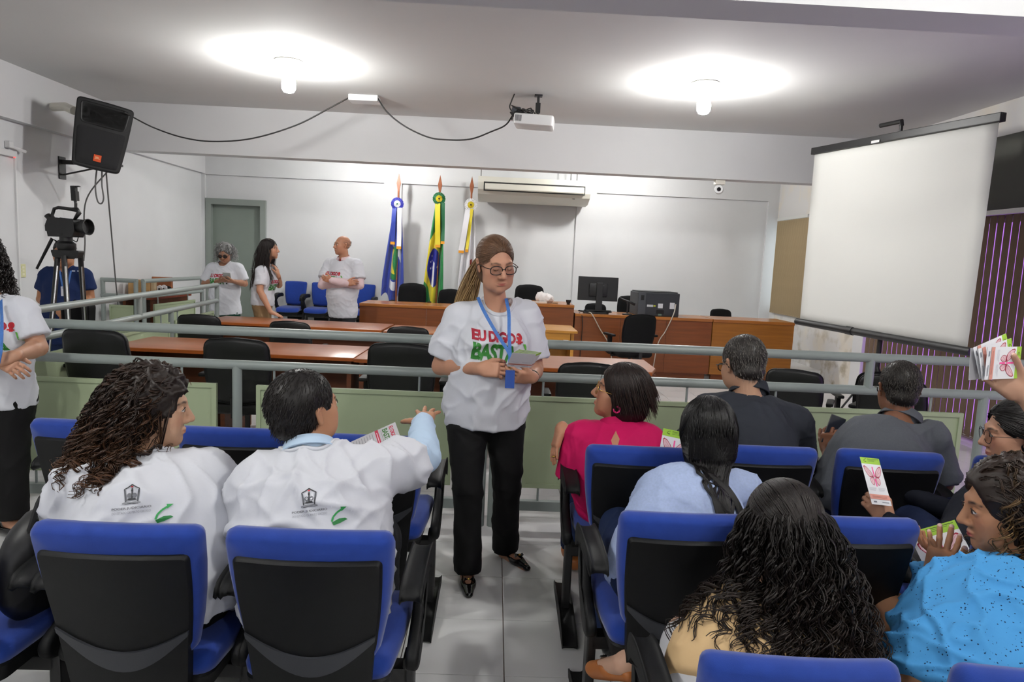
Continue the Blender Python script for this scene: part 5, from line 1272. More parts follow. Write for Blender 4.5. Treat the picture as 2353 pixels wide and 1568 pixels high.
t = P9.tee(M_MAG, hem=.20, sleeve=.95, seed=41, loose=.03, amp=.004, name='blouse', flare=.035, neck=.066)
kh = Print(); kh.poly([(0, .045), (.020, .012), (.012, -.018), (-.004, -.022), (-.016, .010)], '#b07c60'); kh.build('keyhole', frame_from(Vector(P9.J['nk']-P9.up*.045+P9.sR[0]*.022), Vector(P9.sR[0]), Vector(P9.up)), t, P9.bvh, .002, .01)
P9.stand(M_MAG, .066, .034, fall=.05, gap=.2); P9.trousers(M_JEANS, .015, .02, waist=None); P9.shoes(M_TAN)
for a_ in (P9.H.w((-.0805, -.003, -.050)),): 
    q = [(math.cos(x)*.013, math.sin(x)*.013) for x in [1.2+i*5/14 for i in range(15)]]; MB().tube([P9.H.w((-.082, -.003+y, -.052+z)) for y, z in q], .0042, 8).build('earring', mat('hot_pink_plastic', '#ff2f8c', .35), P9.root, local=False, smooth=3)
glasses(P9.H, P9.root, M_GOLD, .0012, .028, .022, shape=2.2)
rs = np.random.RandomState(91); H = P9.H; cp = hair_cap(H, .018, nape=-.10, back=.012, side=.003, face=(.070, .075, .088), fc=(0, .105, -.030), res=.005, extra=lambda f: f.ell(H.w((0, -.055, -.045)), NP((.075, .062, .065))*H.sc, H.R, .04))
ss = strand_set(H, 900, .085, rs, spread=.03, rad=.0015, vol=.018, out0=.1, surf=bvh_of(cp), gap=.001, region=lambda d: (d[1] < .55 or d[2] > .55) and d[2] > -.4, N=10, back=.35, drop=.9); hair_obj(P9, cp, [ss], '#1f1512', '#3a241c', rs)
ring(P9.hands[0]['tips'][2][0]-P9.hands[0]['tips'][2][1]*.03, P9.hands[0]['tips'][2][1], .0115, .003, M_GOLD, P9.root)

# ================= woman with straight black hair, chambray shirt
J = dict(pel=(.62, 2.16, .57), nk=(0.793, 2.400, 0.844), sl=(0.610, 2.340, 0.790), sr=(0.961, 2.420, 0.770), el=(0.567, 2.440, 0.571), er=(1.063, 2.450, 0.567), wl=(0.791, 2.720, 0.737), wr=(.83, 2.72, .68)); J.update(legs_seated(J['pel'], -3))
P10 = Fig('woman with long straight black hair clipped low, pale blue chambray shirt', J, Head((0.801, 2.440, 0.981), -6, -4, 0, 1.10), skin='#b98c6e', hip=.175, waist=.165, chest=.16, depth=.12, arm=1.05)
P10.hands = [dict(w=J['wl'], d=(-.2, .5, .8), n=(-.3, .8, -.3), side=(.8, .2, .3), curl=(.3, .3, .3, .3)), dict(w=J['wr'], d=(0, .9, 0), n=(0, 0, -1), side=(-1, 0, 0))]
P10.body(hres=.0045, hairc='#0d0b0b', handres=.005); P10.tee(M_CHAMB, hem=.1, seed=51, long=True, name='shirt', loose=.03, amp=.005); P10.stand(M_CHAMB, .066, .03); P10.trousers(M_JEANS, .015, .02, waist=None); P10.shoes(M_BLKSHOE)
rs = np.random.RandomState(101); H = P10.H
def lock(f): f.ell(H.w((0, -.060, -.035)), NP((.078, .052, .075))*H.sc, H.R, .04)
cp = hair_cap(H, .014, nape=-.10, back=.01, face=(.068, .078, .105), fc=(0, .100, -.035), extra=lock, res=.0055)
cb_ = bvh_of(cp); tail = []
while len(tail) < 1100:                                  # combed from the crown to a low gather, then spreading down the back
    d = nrm(rs.randn(3))
    if d[2] < -.25 or (d[1] > .45 and d[2] < .6): continue
    p0 = NP((0, -.019, .036))+d*NP((.089, .110, .098)); a = np.clip(d[0]*1.25, -1, 1); b_ = rs.uniform(0, 1); w_ = 1-.25*b_
    m = NP([a*.090, -.09+.05*a*a, -.02]) if d[1] > -.5 else (p0+NP([a*.07, -.12, -.06]))/2
    tail.append([tuple(q) for q in spline([H.w(p0), H.w((p0+m)/2*1.05+NP([0, 0, .01])), H.w(m), H.w((-.004+a*.066, -.128+.03*a*a-b_*.01, -.075)), H.w((-.010+a*.050, -.150-b_*.015, -.115)), H.w((.005+a*.055*w_, -.170-b_*.02, -.18)), H.w((.035+a*.078*w_, -.20-b_*.02, -.27)), H.w((.06+a*.09*w_, -.215-b_*.02, -.37+.03*rs.rand()))], 4)])
tail = NP(tail); sh_ = tail.shape; tail = push_out(push_out(tail.reshape(-1, 3), cb_, .0015), P10.top, .009).reshape(sh_); s2 = (tail, .0021*np.ones(sh_[:2]), np.linspace(0, 1, sh_[1])); hair_obj(P10, cp, [s2], '#0b0909', '#100d0d', rs, n=3)
MB().box((-.016, -.006, -.012), (.016, .006, .012), frame_from(H.w((-.055, -.150, -.095)), H.A[:, 0], H.A[:, 1]), bev=.003).build('hair_clip', mat('silver_sequin', '#8d8d92', .25, .9, var=.4, vscale=300), P10.root, local=False)

# ================= man in dark shirt
J = dict(pel=(1.16, 2.98, .57), nk=(1.210, 3.120, 1.006), sl=(1.014, 3.130, 0.923), sr=(1.440, 3.100, 0.891), el=(1.006, 3.200, 0.659), er=(1.554, 3.200, 0.615), wl=(1.0, 3.42, .72), wr=(1.3, 3.42, .72)); J.update(legs_seated(J['pel']))
P11 = Fig('man with greying short hair and glasses in a dark slate shirt, head bowed', J, Head((1.180, 3.160, 1.148), 14, -14, 0, 1.10), skin='#b48c72', male=True, hip=.18, waist=.185, chest=.19, depth=.135, arm=1.2)
P11.hands = [dict(w=J['wl'], d=(.3, .9, -.2), n=(.9, 0, -.2), side=(0, 0, 1)), dict(w=J['wr'], d=(-.3, .9, -.2), n=(-.9, 0, -.2), side=(0, 0, 1))]
P11.body(hres=.0045, hairc='#3c3834'); P11.tee(M_JACKET, hem=.12, seed=61, long=True, neck=.094, name='shirt', loose=.03, amp=.004, inf=.014); P11.stand(M_JACKET, .078, .05, fall=.045); P11.trousers(M_CHAR, .02, .02, waist=None); P11.shoes(M_BLKSHOE); glasses(P11.H, P11.root, rim=.0022)
short_hair(P11, '#35312e', np.random.RandomState(111), .007, 1800, .018, '#8b867f', nape=-.055, var=.6)

# ================= man in grey polo with phone
J = dict(pel=(1.72, 3.0, .57), nk=(1.906, 3.060, 0.928), sl=(1.717, 3.050, 0.836), sr=(2.059, 3.030, 0.859), el=(1.621, 3.080, 0.639), er=(2.135, 3.050, 0.643), wl=(1.672, 3.240, 0.721), wr=(1.95, 3.36, .66)); J.update(legs_seated(J['pel'], -5))
P12 = Fig('man in grey polo shirt with thinning hair and glasses holding a phone', J, Head((1.905, 3.100, 1.070), -14, -10, 0, 1.08), skin='#7d523b', male=True, hip=.175, waist=.18, chest=.175, depth=.13, arm=1.05)
P12.hands = [dict(w=J['wl'], d=(.05, .25, .95), n=(.8, .55, -.1), side=(-.5, .8, .1), curl=(.5, .5, .55, .6), thumb=.2, thumb_out=.5), dict(w=J['wr'], d=(0, .9, -.2), n=(-.3, 0, -1), side=(-1, 0, 0))]
P12.body(hres=.0045, hairc='#2a2420', handres=.004); P12.tee(M_POLO, hem=.12, sleeve=.92, neck=.094, seed=71, name='polo_shirt', loose=.03, amp=.004, flare=.03); P12.stand(M_POLO, .078, .034, fall=.036); P12.trousers(M_JEANS, .02, .02, waist=None); P12.shoes(M_BLKSHOE); glasses(P12.H, P12.root, rim=.0022)
ring(J['wl']+NP([0, -.01, -.035]), (0, .25, .95), .029, .005, M_SILVER, P12.root, 'watch')
short_hair(P12, '#26221f', np.random.RandomState(121), .004, 2600, .010, '#6a645e', nape=-.065, face=(.070, .085, .108), fc=(0, .10, -.02), var=.5)

# ================= woman in glasses and navy, right side
J = dict(pel=(1.74, 2.20, .57), nk=(2.060, 2.500, 0.846), sl=(1.973, 2.560, 0.749), sr=(2.132, 2.400, 0.812), el=(1.812, 2.500, 0.483), er=(2.331, 2.500, 0.501), wl=(1.563, 2.520, 0.650), wr=(1.75, 2.7, .7)); J.update(legs_seated(J['pel'], 12)); J['kl'] = NP((1.780, 2.750, 0.568)); J['kr'] = NP((2.007, 2.780, 0.574))
P13 = Fig('woman in round glasses with dark pulled-back hair and navy clothes', J, Head((2.007, 2.500, 1.016), 72, -6, 0, 1.06), skin='#b98a70', hip=.175, waist=.16, chest=.16, depth=.12)
P13.hands = [dict(w=J['wl'], d=(-.55, .25, .65), n=(.2, .9, -.2), side=(.6, .2, .8), curl=(.75, .8, .85, .9), thumb=.5)]
P13.body(hres=.0038, hairc='#15100e', lip='#9c4e4a', handres=.004, nose=1.05); P13.tee(M_NAVY, hem=.1, seed=81, long=True, name='sweater', loose=.02, amp=.003); P13.collar(M_NAVY); P13.trousers(M_NAVYP, .022, .02, waist=None); P13.shoes(M_BLKSHOE)
glasses(P13.H, P13.root, mat('thin_black_wire', '#222226', .3, .7), .0011, .027, .024, shape=2.1)
ring(P13.H.w((-.083, -.006, -.046)), (0, 0, 1), .003, .004, mat('pearl', '#e8e2da', .2), P13.root, 'earring', 10)
rs = np.random.RandomState(131); H = P13.H; cp = hair_cap(H, .010, nape=-.06, face=(.068, .082, .104), fc=(0, .097, -.028), ears=True, extra=lambda f: f.ell(H.w((0, -.115, -.01)), NP((.04, .04, .045))*H.sc, H.R, .03)); hair_obj(P13, cp, [pulled(H, 700, rs, (0, -.14, -.01), .0014, sc=1.06)], '#130f0e', '#1d1614', rs)

# ================= woman in blue eyelet blouse, nearest
def eyelet():
    m = cloth('blue_eyelet_cotton', '#4a95cf'); nt = m.node_tree; b = nt.nodes['Principled BSDF']; L = nt.links
    tc = nt.nodes.new('ShaderNodeTexCoord'); v = nt.nodes.new('ShaderNodeTexVoronoi'); v.inputs['Scale'].default_value = 34; v.feature = 'F1'; L.new(tc.outputs['Object'], v.inputs['Vector'])
    v2 = nt.nodes.new('ShaderNodeTexVoronoi'); v2.inputs['Scale'].default_value = 130; L.new(tc.outputs['Object'], v2.inputs['Vector'])
    band = nt.nodes.new('ShaderNodeMath'); band.operation = 'COMPARE'; band.inputs[1].default_value = .42; band.inputs[2].default_value = .09; L.new(v.outputs['Distance'], band.inputs[0])
    dot = nt.nodes.new('ShaderNodeMath'); dot.operation = 'LESS_THAN'; dot.inputs[1].default_value = .26; L.new(v2.outputs['Distance'], dot.inputs[0])
    mu = nt.nodes.new('ShaderNodeMath'); mu.operation = 'MULTIPLY'; L.new(band.outputs[0], mu.inputs[0]); L.new(dot.outputs[0], mu.inputs[1])
    x = nt.nodes.new('ShaderNodeMix'); x.data_type = 'RGBA'; x.inputs[6].default_value = lin('#4a95cf'); x.inputs[7].default_value = lin('#12304f'); L.new(mu.outputs[0], x.inputs[0]); L.new(x.outputs[2], b.inputs['Base Color']); return m
M_EYE = eyelet()
J = dict(pel=(1.20, 1.52, .57), nk=(1.470, 1.760, 0.795), sl=(1.362, 1.800, 0.685), sr=(1.530, 1.660, 0.746), el=(1.252, 1.840, 0.513), er=(1.632, 1.700, 0.528), wl=(1.366, 1.930, 0.693), wr=(1.45, 1.95, .72)); J.update(legs_seated(J['pel'], 8)); J['kl'] = NP((1.312, 2.000, 0.454))
P14 = Fig('woman with long highlighted curls in a blue eyelet blouse holding a leaflet', J, Head((1.446, 1.800, 0.965), 74, -8, 0, 1.04), skin='#b3805f', hip=.175, waist=.165, chest=.165, depth=.12, bust=.02)
P14.hands = [dict(w=J['wl'], d=(.12, .05, .98), n=(.45, .85, -.1), side=(.85, -.4, .1), curl=(.32, .22, .22, .28), thumb=.35, thumb_out=.6, spread=.16, nails='#d9b9b0', sc=1.0), dict(w=J['wr'], d=(-.6, .5, .3), n=(-.2, .3, .9), side=(0, 0, 1))]
P14.body(hres=.0034, hairc='#2a1d18', lip='#a8404a', handres=.0034, nose=1.15)
f = Field(); P14.torso(f, .012, .03, .1); f.cone(J['pel'], NP(J['pel'])-NP([0, 0, .1]), .17, .18, .08)
for q in 'lr':
    A, E, Wp = NP(J['s'+q]), NP(J['e'+q]), NP(J['w'+q]); f.cone(A, A+(E-A)*.9, .058, .085, .012); f.ell(E+(Wp-E)*.18+NP([0, 0, -.01]), (.10, .085, .085), None, .02); f.cone(E, E+(Wp-E)*.82, .075, .058, .04); f.cone(E+(Wp-E)*.78, E+(Wp-E)*.88, .040, .05, .02)
f.cone(P14.J['nk']-P14.up*.02+P14.sR[1]*.02, P14.J['nk']+P14.up*.16+P14.sR[1]*.02, .066, .09, .004, 's'); f.plane(NP(J['pel'])-P14.up*.08, -P14.up)
P14.garment('blouse', f, M_EYE, .0075, .014, .06, 91); P14.trousers(mat('tan_trousers', '#8a6247', .8), .016, .02, waist=None); P14.shoes(M_TAN)
fr = MB(); n = 60; vs = []; A, E = NP(J['sl']), NP(J['el']); ax = nrm(NP(J['wl'])-E); u = nrm(np.cross(ax, [0, 1, .3])); v = np.cross(ax, u); c = E-ax*.03
for i in range(n+1):
    q = 6.2832*i/n; rr = .085+.010*math.sin(q*14); 
    for k in range(5): vs.append(c+(u*math.cos(q)+v*math.sin(q))*(rr*.75+.012*k*(1+.5*math.sin(q*14)))-ax*.013*k)
fr.add(vs, [(i*5+k, i*5+k+1, (i+1)*5+k+1, (i+1)*5+k) for i in range(n) for k in range(4)]); fr.build('sleeve_frill', M_EYE, P14.root, local=False, smooth=3)
curly(P14, '#2b1e17', '#7d6038', np.random.RandomState(141), 480, .36, .014, 5.0, .0024, .10, N=52, vol=.020, keep=torso_keep(P14, .9), back=.04, comb=2.2)

# ================= woman in beige with half-up curls
J = dict(pel=(.66, 1.54, .55), nk=(0.816, 1.730, 0.675), sl=(0.643, 1.710, 0.598), sr=(0.985, 1.720, 0.581), el=(0.553, 1.800, 0.376), er=(1.047, 1.700, 0.434), wl=(.62, 2.0, .62), wr=(.80, 1.98, .72)); J.update(legs_seated(J['pel'])); J['kl'] = NP((0.669, 2.120, 0.409)); J['al'] = NP((0.446, 1.980, 0.370)); J['tl'] = NP((0.388, 2.100, 0.267))
P15 = Fig('woman in beige top with half-up dark curls held by a claw clip, white trousers', J, Head((0.803, 1.760, 0.891), 2, -10, 0, 1.07), skin='#c79f88', hip=.18, waist=.165, chest=.165, depth=.12, arm=1.05)
P15.hands = [dict(w=J['wl'], d=(.2, .8, .2), n=(.5, 0, .8), side=(0, 0, 1)), dict(w=J['wr'], d=(-.2, .8, .2), n=(-.5, 0, .8), side=(0, 0, 1))]
P15.body(hres=.0045, hairc='#1a1310'); P15.tee(M_BEIGE, hem=.08, seed=101, sleeve=.95, name='top', loose=.02, amp=.003, flare=.015); P15.collar(M_BEIGE); P15.trousers(M_WHITEP, .022, .03, to=.86, waist=None); 
a, t_ = NP(J['al']), NP(J['tl']); f = Field(); f.cone(a+(t_-a)*.55+NP([0, 0, -.012]), t_+(t_-a)*.12, .036, .030, .02, squash=((0, 0, 1), .75)); f.cone(a+(t_-a)*-.2+NP([0, 0, -.055]), t_+NP([0, 0, -.012]), .020, .024, .02); f.cone(a+NP([0, 0, .0]), a+(t_-a)*.72+NP([0, 0, .02]), .034, .026, .008, 's')
V, F = f.mesh(.005); sh = adopt(link('shoe', np_mesh('shoe', [(V, F)], M_TAN)), P15.root)
MB().box((-.012, -.004, -.005), (.012, .004, .005), frame_from(a+(t_-a)*.78+NP([0, 0, .032]), (1, .3, 0), (-.3, 1, .5)), bev=.002).build('buckle', M_SILVER, sh, local=False)
rs = np.random.RandomState(151); H = P15.H
curly(P15, '#15100e', '#2e211a', rs, 300, .42, .014, 5.5, .0025, .13, vol=.012, keep=torso_keep(P15, .85), back=.30, capnoise=0., region=lambda d: d[2] < .35)
s1 = pulled(H, 700, rs, (.01, -.128, -.02), .0016, sc=1.09); hair_obj(P15, hair_cap(H, .013, nape=-.02, res=.006), [s1], '#17110f', '#241a16', rs, 'combed_hair')
cl = MB(); M = frame_from(H.w((.012, -.142, -.03)), H.A[:, 0], H.A[:, 2])
for s in (-1, 1):
    for k in range(3): cl.tube([M @ Vector((s*.004+k*.0, .003*s, 0)), M @ Vector((s*.012, (k-1)*.009, .006)), M @ Vector((s*.020, (k-1)*.009, -.006))], .0022, 6)
cl.tube([M @ Vector((-.012, .0, .007)), M @ Vector((.012, 0, .007))], .004, 6); cl.build('claw_clip', mat('smoky_acetate', '#5b5348', .2, trans=.3), P15.root, local=False, smooth=3)

# ================= woman outside the frame whose hand holds a fan of leaflets
J = dict(pel=(1.98, 1.62, .95), nk=(1.93, 1.62, 1.42), sr=(2.06, 1.50, 1.36), sl=(1.80, 1.76, 1.36), er=(2.16, 1.55, 1.1), el=(1.68, 1.83, 1.08), wr=(2.05, 1.75, .95), wl=(1.588, 1.970, 1.262)); J.update(legs_for(J['pel'], 50))
P16 = Fig('person at the frame edge, only a hand with gold bracelet and leaflets showing', J, Head((1.91, 1.64, 1.60), 50, -5, 0, 1.0), skin='#b88f78', hip=.17, waist=.15, chest=.155, depth=.11)
P16.hands = [dict(w=J['wl'], d=(-.80, .05, .50), n=(-.1, -.98, .05), side=(.5, -.15, .85), curl=(.10, .10, .12, .14), thumb=.12, thumb_out=.45, nails='#d8c3b4', sc=1.05)]
P16.body(hres=.007, handres=.0034); P16.tee(M_TEE, hem=.1, seed=111, sleeve=.6); P16.trousers(M_BLKTR, .016, .02); P16.shoes(M_BLKSHOE); short_hair(P16, '#1a1412', np.random.RandomState(161), n=300)
for k in range(3): ring(J['wl']-NP([-.80, .05, .50])*(.006+.009*k), (-.80, .05, .50), .0305, .0042, M_GOLD, P16.root, 'bracelet')

# ================= loudspeaker on its wall bracket
M_CAB = mat('speaker_cabinet', '#161617', .6, bump=.1, bscale=300); M_GRILL = mat('speaker_grille', '#232325', .7, .3, bump=.4, bscale=700); M_ORANGE = mat('orange_badge', '#d8501c', .5)
c = Vector((-4.162, 7.400, 2.667)); xa = Vector((-3.964, 7.520, 2.827))-Vector((-4.331, 7.320, 2.896)); ya = Vector((-4.132, 7.430, 2.955))-Vector((-4.217, 7.380, 2.360)); M = frame_from(c, xa, ya)
sp = empty('loudspeaker', c, 0, 'large black loudspeaker tilted on a bracket high on the wall', 'loudspeaker')
o = rounded(.215, .26, -.345, .345, .05, bulge=.006)
MB().slab(o, [(.08, -.30), (.05, -.27), (.01, -.05), (0, -.02), (0, .03), (.015, .045)], None, M).build('cabinet', M_CAB, sp, local=False, smooth=.7)
MB().slab(rounded(.185, .215, -.315, .06, .03), [(0, .03), (.0, .050), (.006, .054)], None, M).build('grille', M_GRILL, sp, local=False, smooth=.7)
hn = MB(); hn.slab(rounded(.20, .225, .09, .315, .05), [(0, .046), (.008, .050), (.02, .046)], None, M); hn.slab(rounded(.12, .13, .13, .28, .03), [(0, .046), (.03, .020), (.05, .01)], None, M); hn.build('horn', mat('horn_black', '#0b0b0c', .5), sp, local=False, smooth=.7)
bd = MB().slab([(-.035, -.27), (.035, -.27), (.035, -.20), (-.035, -.20)], [(.002, .053), (0, .057), (.002, .060)], None, M).build('badge', M_ORANGE, sp, local=False)
pr = Print(); pr.text('JBL', -.024, -.25, .048, .032, '#f0b48a', .03); pr.build('badge_lettering', M @ Matrix.Translation((0, 0, .0605)), bd)
br = MB(); br.box((XL+.002, 8.02, 2.27), (XL+.015, 8.14, 2.52)).box((XL+.01, 8.05, 2.44), (-4.35, 8.11, 2.485)).tube([(XL+.02, 8.08, 2.32), (-4.5, 8.08, 2.44)], .010, 8).box((-4.42, 7.45, 2.44), (-4.32, 8.11, 2.465)); br.build('wall_bracket', M_BLACKMET, sp, local=False)
MB().tube([(XL+.155, 7.72, 3.0), (-4.68, 7.66, 3.0), (-4.55, 7.6, 2.95)], .045, 12).build('support_block', M_PORC, sp, local=False)
M_CABLE = mat('grey_cable', '#5c5c5a', .5); M_BCABLE = mat('black_cable', '#1c1c1c', .5)
def wire(pts, r, label, m=None, n=8, name='cable'):
    return MB().tube(spline(pts, n), r, 6).build(name, m or M_BCABLE, smooth=3, label=label, cat='cable')
wire([(-3.931, 7.420, 2.928), (-3.805, 7.750, 2.846), (-3.501, 7.800, 2.759), (-3.170, 7.800, 2.733), (-2.742, 7.800, 2.787), (-2.273, 7.820, 2.954), (-1.897, 7.830, 3.165), (-1.677, 7.820, 3.290)], .008, 'dark cable sagging from the loudspeaker to the ceiling box')
wire([(-1.379, 7.750, 3.285), (-1.253, 7.700, 3.119), (-1.054, 7.650, 2.973), (-0.810, 7.600, 2.866), (-0.618, 7.550, 2.835), (-0.336, 7.500, 2.845), (-0.107, 7.450, 2.928), (0.037, 7.400, 2.993), (0.115, 7.420, 3.112)], .008, 'dark cable sagging from the ceiling box to the projector')
wire([(-4.5, 8.2, 2.45), (-4.801, 8.200, 2.054), (-4.889, 8.300, 1.550), (-4.910, 8.300, 1.343)], .008, 'thin cable hanging straight below the loudspeaker bracket', M_CABLE)
wire([(-4.244, 7.450, 2.342), (-4.263, 7.450, 2.152), (-4.244, 7.450, 2.008), (-4.204, 7.450, 1.983), (-4.180, 7.450, 2.043), (-4.194, 7.450, 2.178), (-4.190, 7.450, 2.344)], .008, 'looped cable end dangling under the loudspeaker', M_CABLE)
wire([(-4.149, 7.450, 2.346), (-4.210, 7.600, 1.985), (-4.458, 8.100, 1.565), (-4.491, 8.200, 1.209), (-4.522, 8.300, 0.893)], .008, 'long cable running from the loudspeaker down to the gate', M_CABLE)

# ================= ceiling box and projector
rb = empty('junction_box', (-1.525, 7.820, 3.298), 0, 'small white box on the ceiling where two cables meet', 'box')
MB().box((-.16, -.10, 3.235), (.16, .10, 3.3), Matrix.Translation((rb.location.x, rb.location.y, 0)), bev=.01).build('housing', mat('white_plastic', '#dcdcdc', .4), rb, local=False); MB().box((-.1, -.07, 3.28), (.12, .12, 3.298), Matrix.Translation((rb.location.x, rb.location.y, 0))).build('back_plate', M_SILVER, rb, local=False)
pc = Vector((0.335, 7.350, 3.029)); pj = empty('projector', pc, 0, 'white projector hanging from the ceiling on a short bracket', 'projector')
MP = Matrix.Translation(pc) @ Matrix.Rotation(-.12, 4, 'Z') @ Matrix.Rotation(.05, 4, 'Y')
M_WPL = mat('white_plastic', '#dcdcdc', .4)
MB().slab(rounded(.205, .205, -.15, .15, .03), [(.02, -.062), (.004, -.052), (0, -.03), (0, .04), (.01, .05)], None, MP).build('housing', M_WPL, pj, local=False, smooth=.6)
vt = MB()
for k in range(6): vt.box((-.190+k*.012, -.152, -.03), (-.184+k*.012, -.148, .03), MP)
vt.build('vent', mat('vent_grey', '#77797c', .6), pj, local=False)
MB().box((-.06, -.03, .05), (.06, .03, .07), MP).tube([MP @ Vector((.03, 0, .06)), Vector((pc.x+.03, pc.y, 3.3))], .014, 10).box((pc.x-.01, pc.y-.04, 3.285), (pc.x+.07, pc.y+.04, 3.3)).box((pc.x+.005, pc.y-.02, pc.z+.09), (pc.x+.055, pc.y+.02, pc.z+.19)).build('ceiling_mount', M_BLACKMET, pj, local=False)
pb = MB(); pb.slab(rounded(.05, .05, -.05, .05, .02), [(.005, -.02), (0, 0), (.005, .02)], None, MP @ Matrix.Translation((-.20, .0, .09)) @ Matrix.Rotation(1.2, 4, 'X')); pb.build('power_brick', mat('dark_grey_plastic', '#4a4d52', .5), pj, local=False, smooth=.6)
rs = np.random.RandomState(5)
cb = MB()
for k in range(5): cb.tube(spline([MP @ Vector((-.20+rs.uniform(-.03, .03), rs.uniform(-.1, .1), rs.uniform(-.02, .05))) ]+[MP @ Vector((rs.uniform(-.30, .0), rs.uniform(-.12, .08), rs.uniform(.03, .16))) for _ in range(3)]+[MP @ Vector((rs.uniform(-.1, .02), 0, .08))], 6), .006, 6)
cb.tube(spline([MP @ Vector((-.2, 0, .05)), MP @ Vector((-.27, 0, .12)), (pc.x-.25, pc.y, 3.22), (pc.x-.22, pc.y, 3.3)], 6), .007, 6); cb.build('cable_tangle', M_BCABLE, pj, local=False, smooth=3)

# ================= wall details
sk = empty('light_switch', (XL, 7.36, 1.24), 0, 'cream switch plate on the wall beside the cameraman', 'switch'); MB().box((0, -.045, -.07), (.012, .045, .07), bev=.004).build('plate', mat('cream_plastic', '#d9d8a6', .4), sk)
for k in (-1, 0, 1): MB().box((.011, -.018, k*.035-.012), (.017, .018, k*.035+.012), bev=.002).build('rocker', mat('ivory_plastic', '#e6e4c4', .4), sk)
ec = empty('access_reader', (XL, 7.15, 2.40), 0, 'white sensor box with red light and conduit at the frame edge', 'sensor'); MB().box((0, -.16, .0), (.05, .14, .06), bev=.006).build('housing', M_WPL, ec)
MB().lathe([(0, 0), (.009, 0), (.008, .005), (0, .008)], 10, Matrix.Translation((.04, .11, -.006))).build('indicator', mat('red_led', '#ff4040', .4, emit='#ff3030', estr=4), ec); MB().box((0, .145, -2.4), (.02, .165, .0)).build('conduit', M_WPL, ec)
MB().box((0, .02, .08), (.06, .08, .15), bev=.01).tube([(.03, .1, .1), (.08, .22, .07)], .016, 8).build('spotlight', M_WPL, ec)
cc = empty('security_camera', (2.810, 8.860, 2.599), 0, 'small white security camera under the ceiling beam', 'camera'); q = cc.location
MB().box((q.x-.06, q.y-.05, 2.66), (q.x+.06, q.y+.05, 2.72), bev=.004).build('mount_plate', M_PORC, cc, local=False)
MB().tube([(q.x, q.y, 2.67), (q.x, q.y, q.z+.03)], .02, 10).lathe([(0, -.055), (.05, -.055), (.055, -.045), (.055, .06), (.045, .09), (0, .09)], 18, Matrix.Translation((q.x, q.y, q.z)) @ Matrix.Rotation(-math.pi/2, 4, 'X') @ Matrix.Rotation(.35, 4, 'Y')).build('housing', M_WPL, cc, local=False, smooth=.6)
MB().lathe([(0, 0), (.026, 0), (.026, .006), (0, .010)], 16, Matrix.Translation((q.x-.018, q.y-.055, q.z-.002)) @ Matrix.Rotation(math.pi/2, 4, 'X')).build('camera_lens', mat('lens_black', '#0a0a0c', .15), cc, local=False)

# ================= air conditioner
A, B = Vector((-0.341, 11.050, 2.829)), Vector((1.453, 11.050, 2.805)); w = (B.x-A.x)/2; ac = empty('air_conditioner', ((A.x+B.x)/2, 11.3, 2.55), 0, 'wide cream ceiling air conditioner above the bench', 'air conditioner'); M_AC = mat('cream_appliance', '#e2e0d4', .45)
prof = [(-.25, .33), (.42, .33), (.42, .02), (.30, -.03), (.02, -.02), (-.20, .06), (-.26, .13), (-.28, .24)]
MB().prism(prof, 'x', -w, w).build('housing', M_AC, ac, smooth=.5); MB().box((-w+.09, -.284, .105), (w-.09, -.255, .245)).build('outlet_slot', mat('dark_outlet', '#2b2c28', .7), ac)
MB().prism([(-.315, .135), (-.30, .12), (-.285, .205), (-.30, .22)], 'x', -w+.11, w-.11).build('flap', M_AC, ac); MB().box((w-.28, -.20, .045), (w-.24, -.17, .05)).build('brand_mark', mat('dark_outlet', '#2b2c28', .7), ac)
for x in (-w+.03, w-.28, w-.18): MB().tube([(x, .2, .33), (x, .2, .75)], .007, 6).build('hanger_rod', M_CABLE, ac)

# ================= flags
M_POLEW = wood('flag_pole_wood', '#9a5a3a', .4)
M_B1 = mat('flag_blue', '#2b3f9e', .45, sheen=.3); M_W1 = mat('flag_white', '#e6e6ea', .5, sheen=.3); M_G1 = mat('flag_green', '#15803f', .45, sheen=.3); M_Y1 = mat('flag_yellow', '#e3d02c', .45, sheen=.3); M_G2 = mat('flag_dark_green', '#17613a', .5); M_O1 = mat('gold_fringe', '#e39a1e', .6); M_R1 = mat('flag_red_mark', '#9a3b2a', .5)
def ell_in(u, t, cu, ct, ru, rt): return ((u-cu)/ru)**2+((t-ct)/rt)**2 < 1
def f_mt(u, t):
    if .66 < u < .86 and .20 < t < .62-.5*(.86-u): return 1
    if .30 < u < .47 and .34 < t < .42: return 1
    if .34 < u < .64 and .42 < t < .76: return 2 if (u > .53-.12*math.sin((t-.42)*12) or t < .45 or t > .70) else 3
    if .34 < u < .58 and .78 < t < .87: return 1
    return 0
def f_br(u, t):
    if ell_in(u, t, .43, .585, .36, .17):
        if .38 < u < .50 and t > .53+.1*(u-.38) and abs(u-.44) < .05: return 1
        return 1 if any(ell_in(u, t, a, b, .022, .010) for a, b in ((.26, .50), (.30, .54), (.22, .56), (.34, .60), (.62, .58), (.25, .62))) else 4
    if t > .26 and u < .72 and t > .26+abs(u-.32)*.32 and t < .90-max(0, .42-u)*.42-max(0, u-.55)*.05: return 3
    return 2
def f_wh(u, t):
    if .60 < u < .74 and .52 < t < .72: return 3 if t > .58 else 5
    return 1
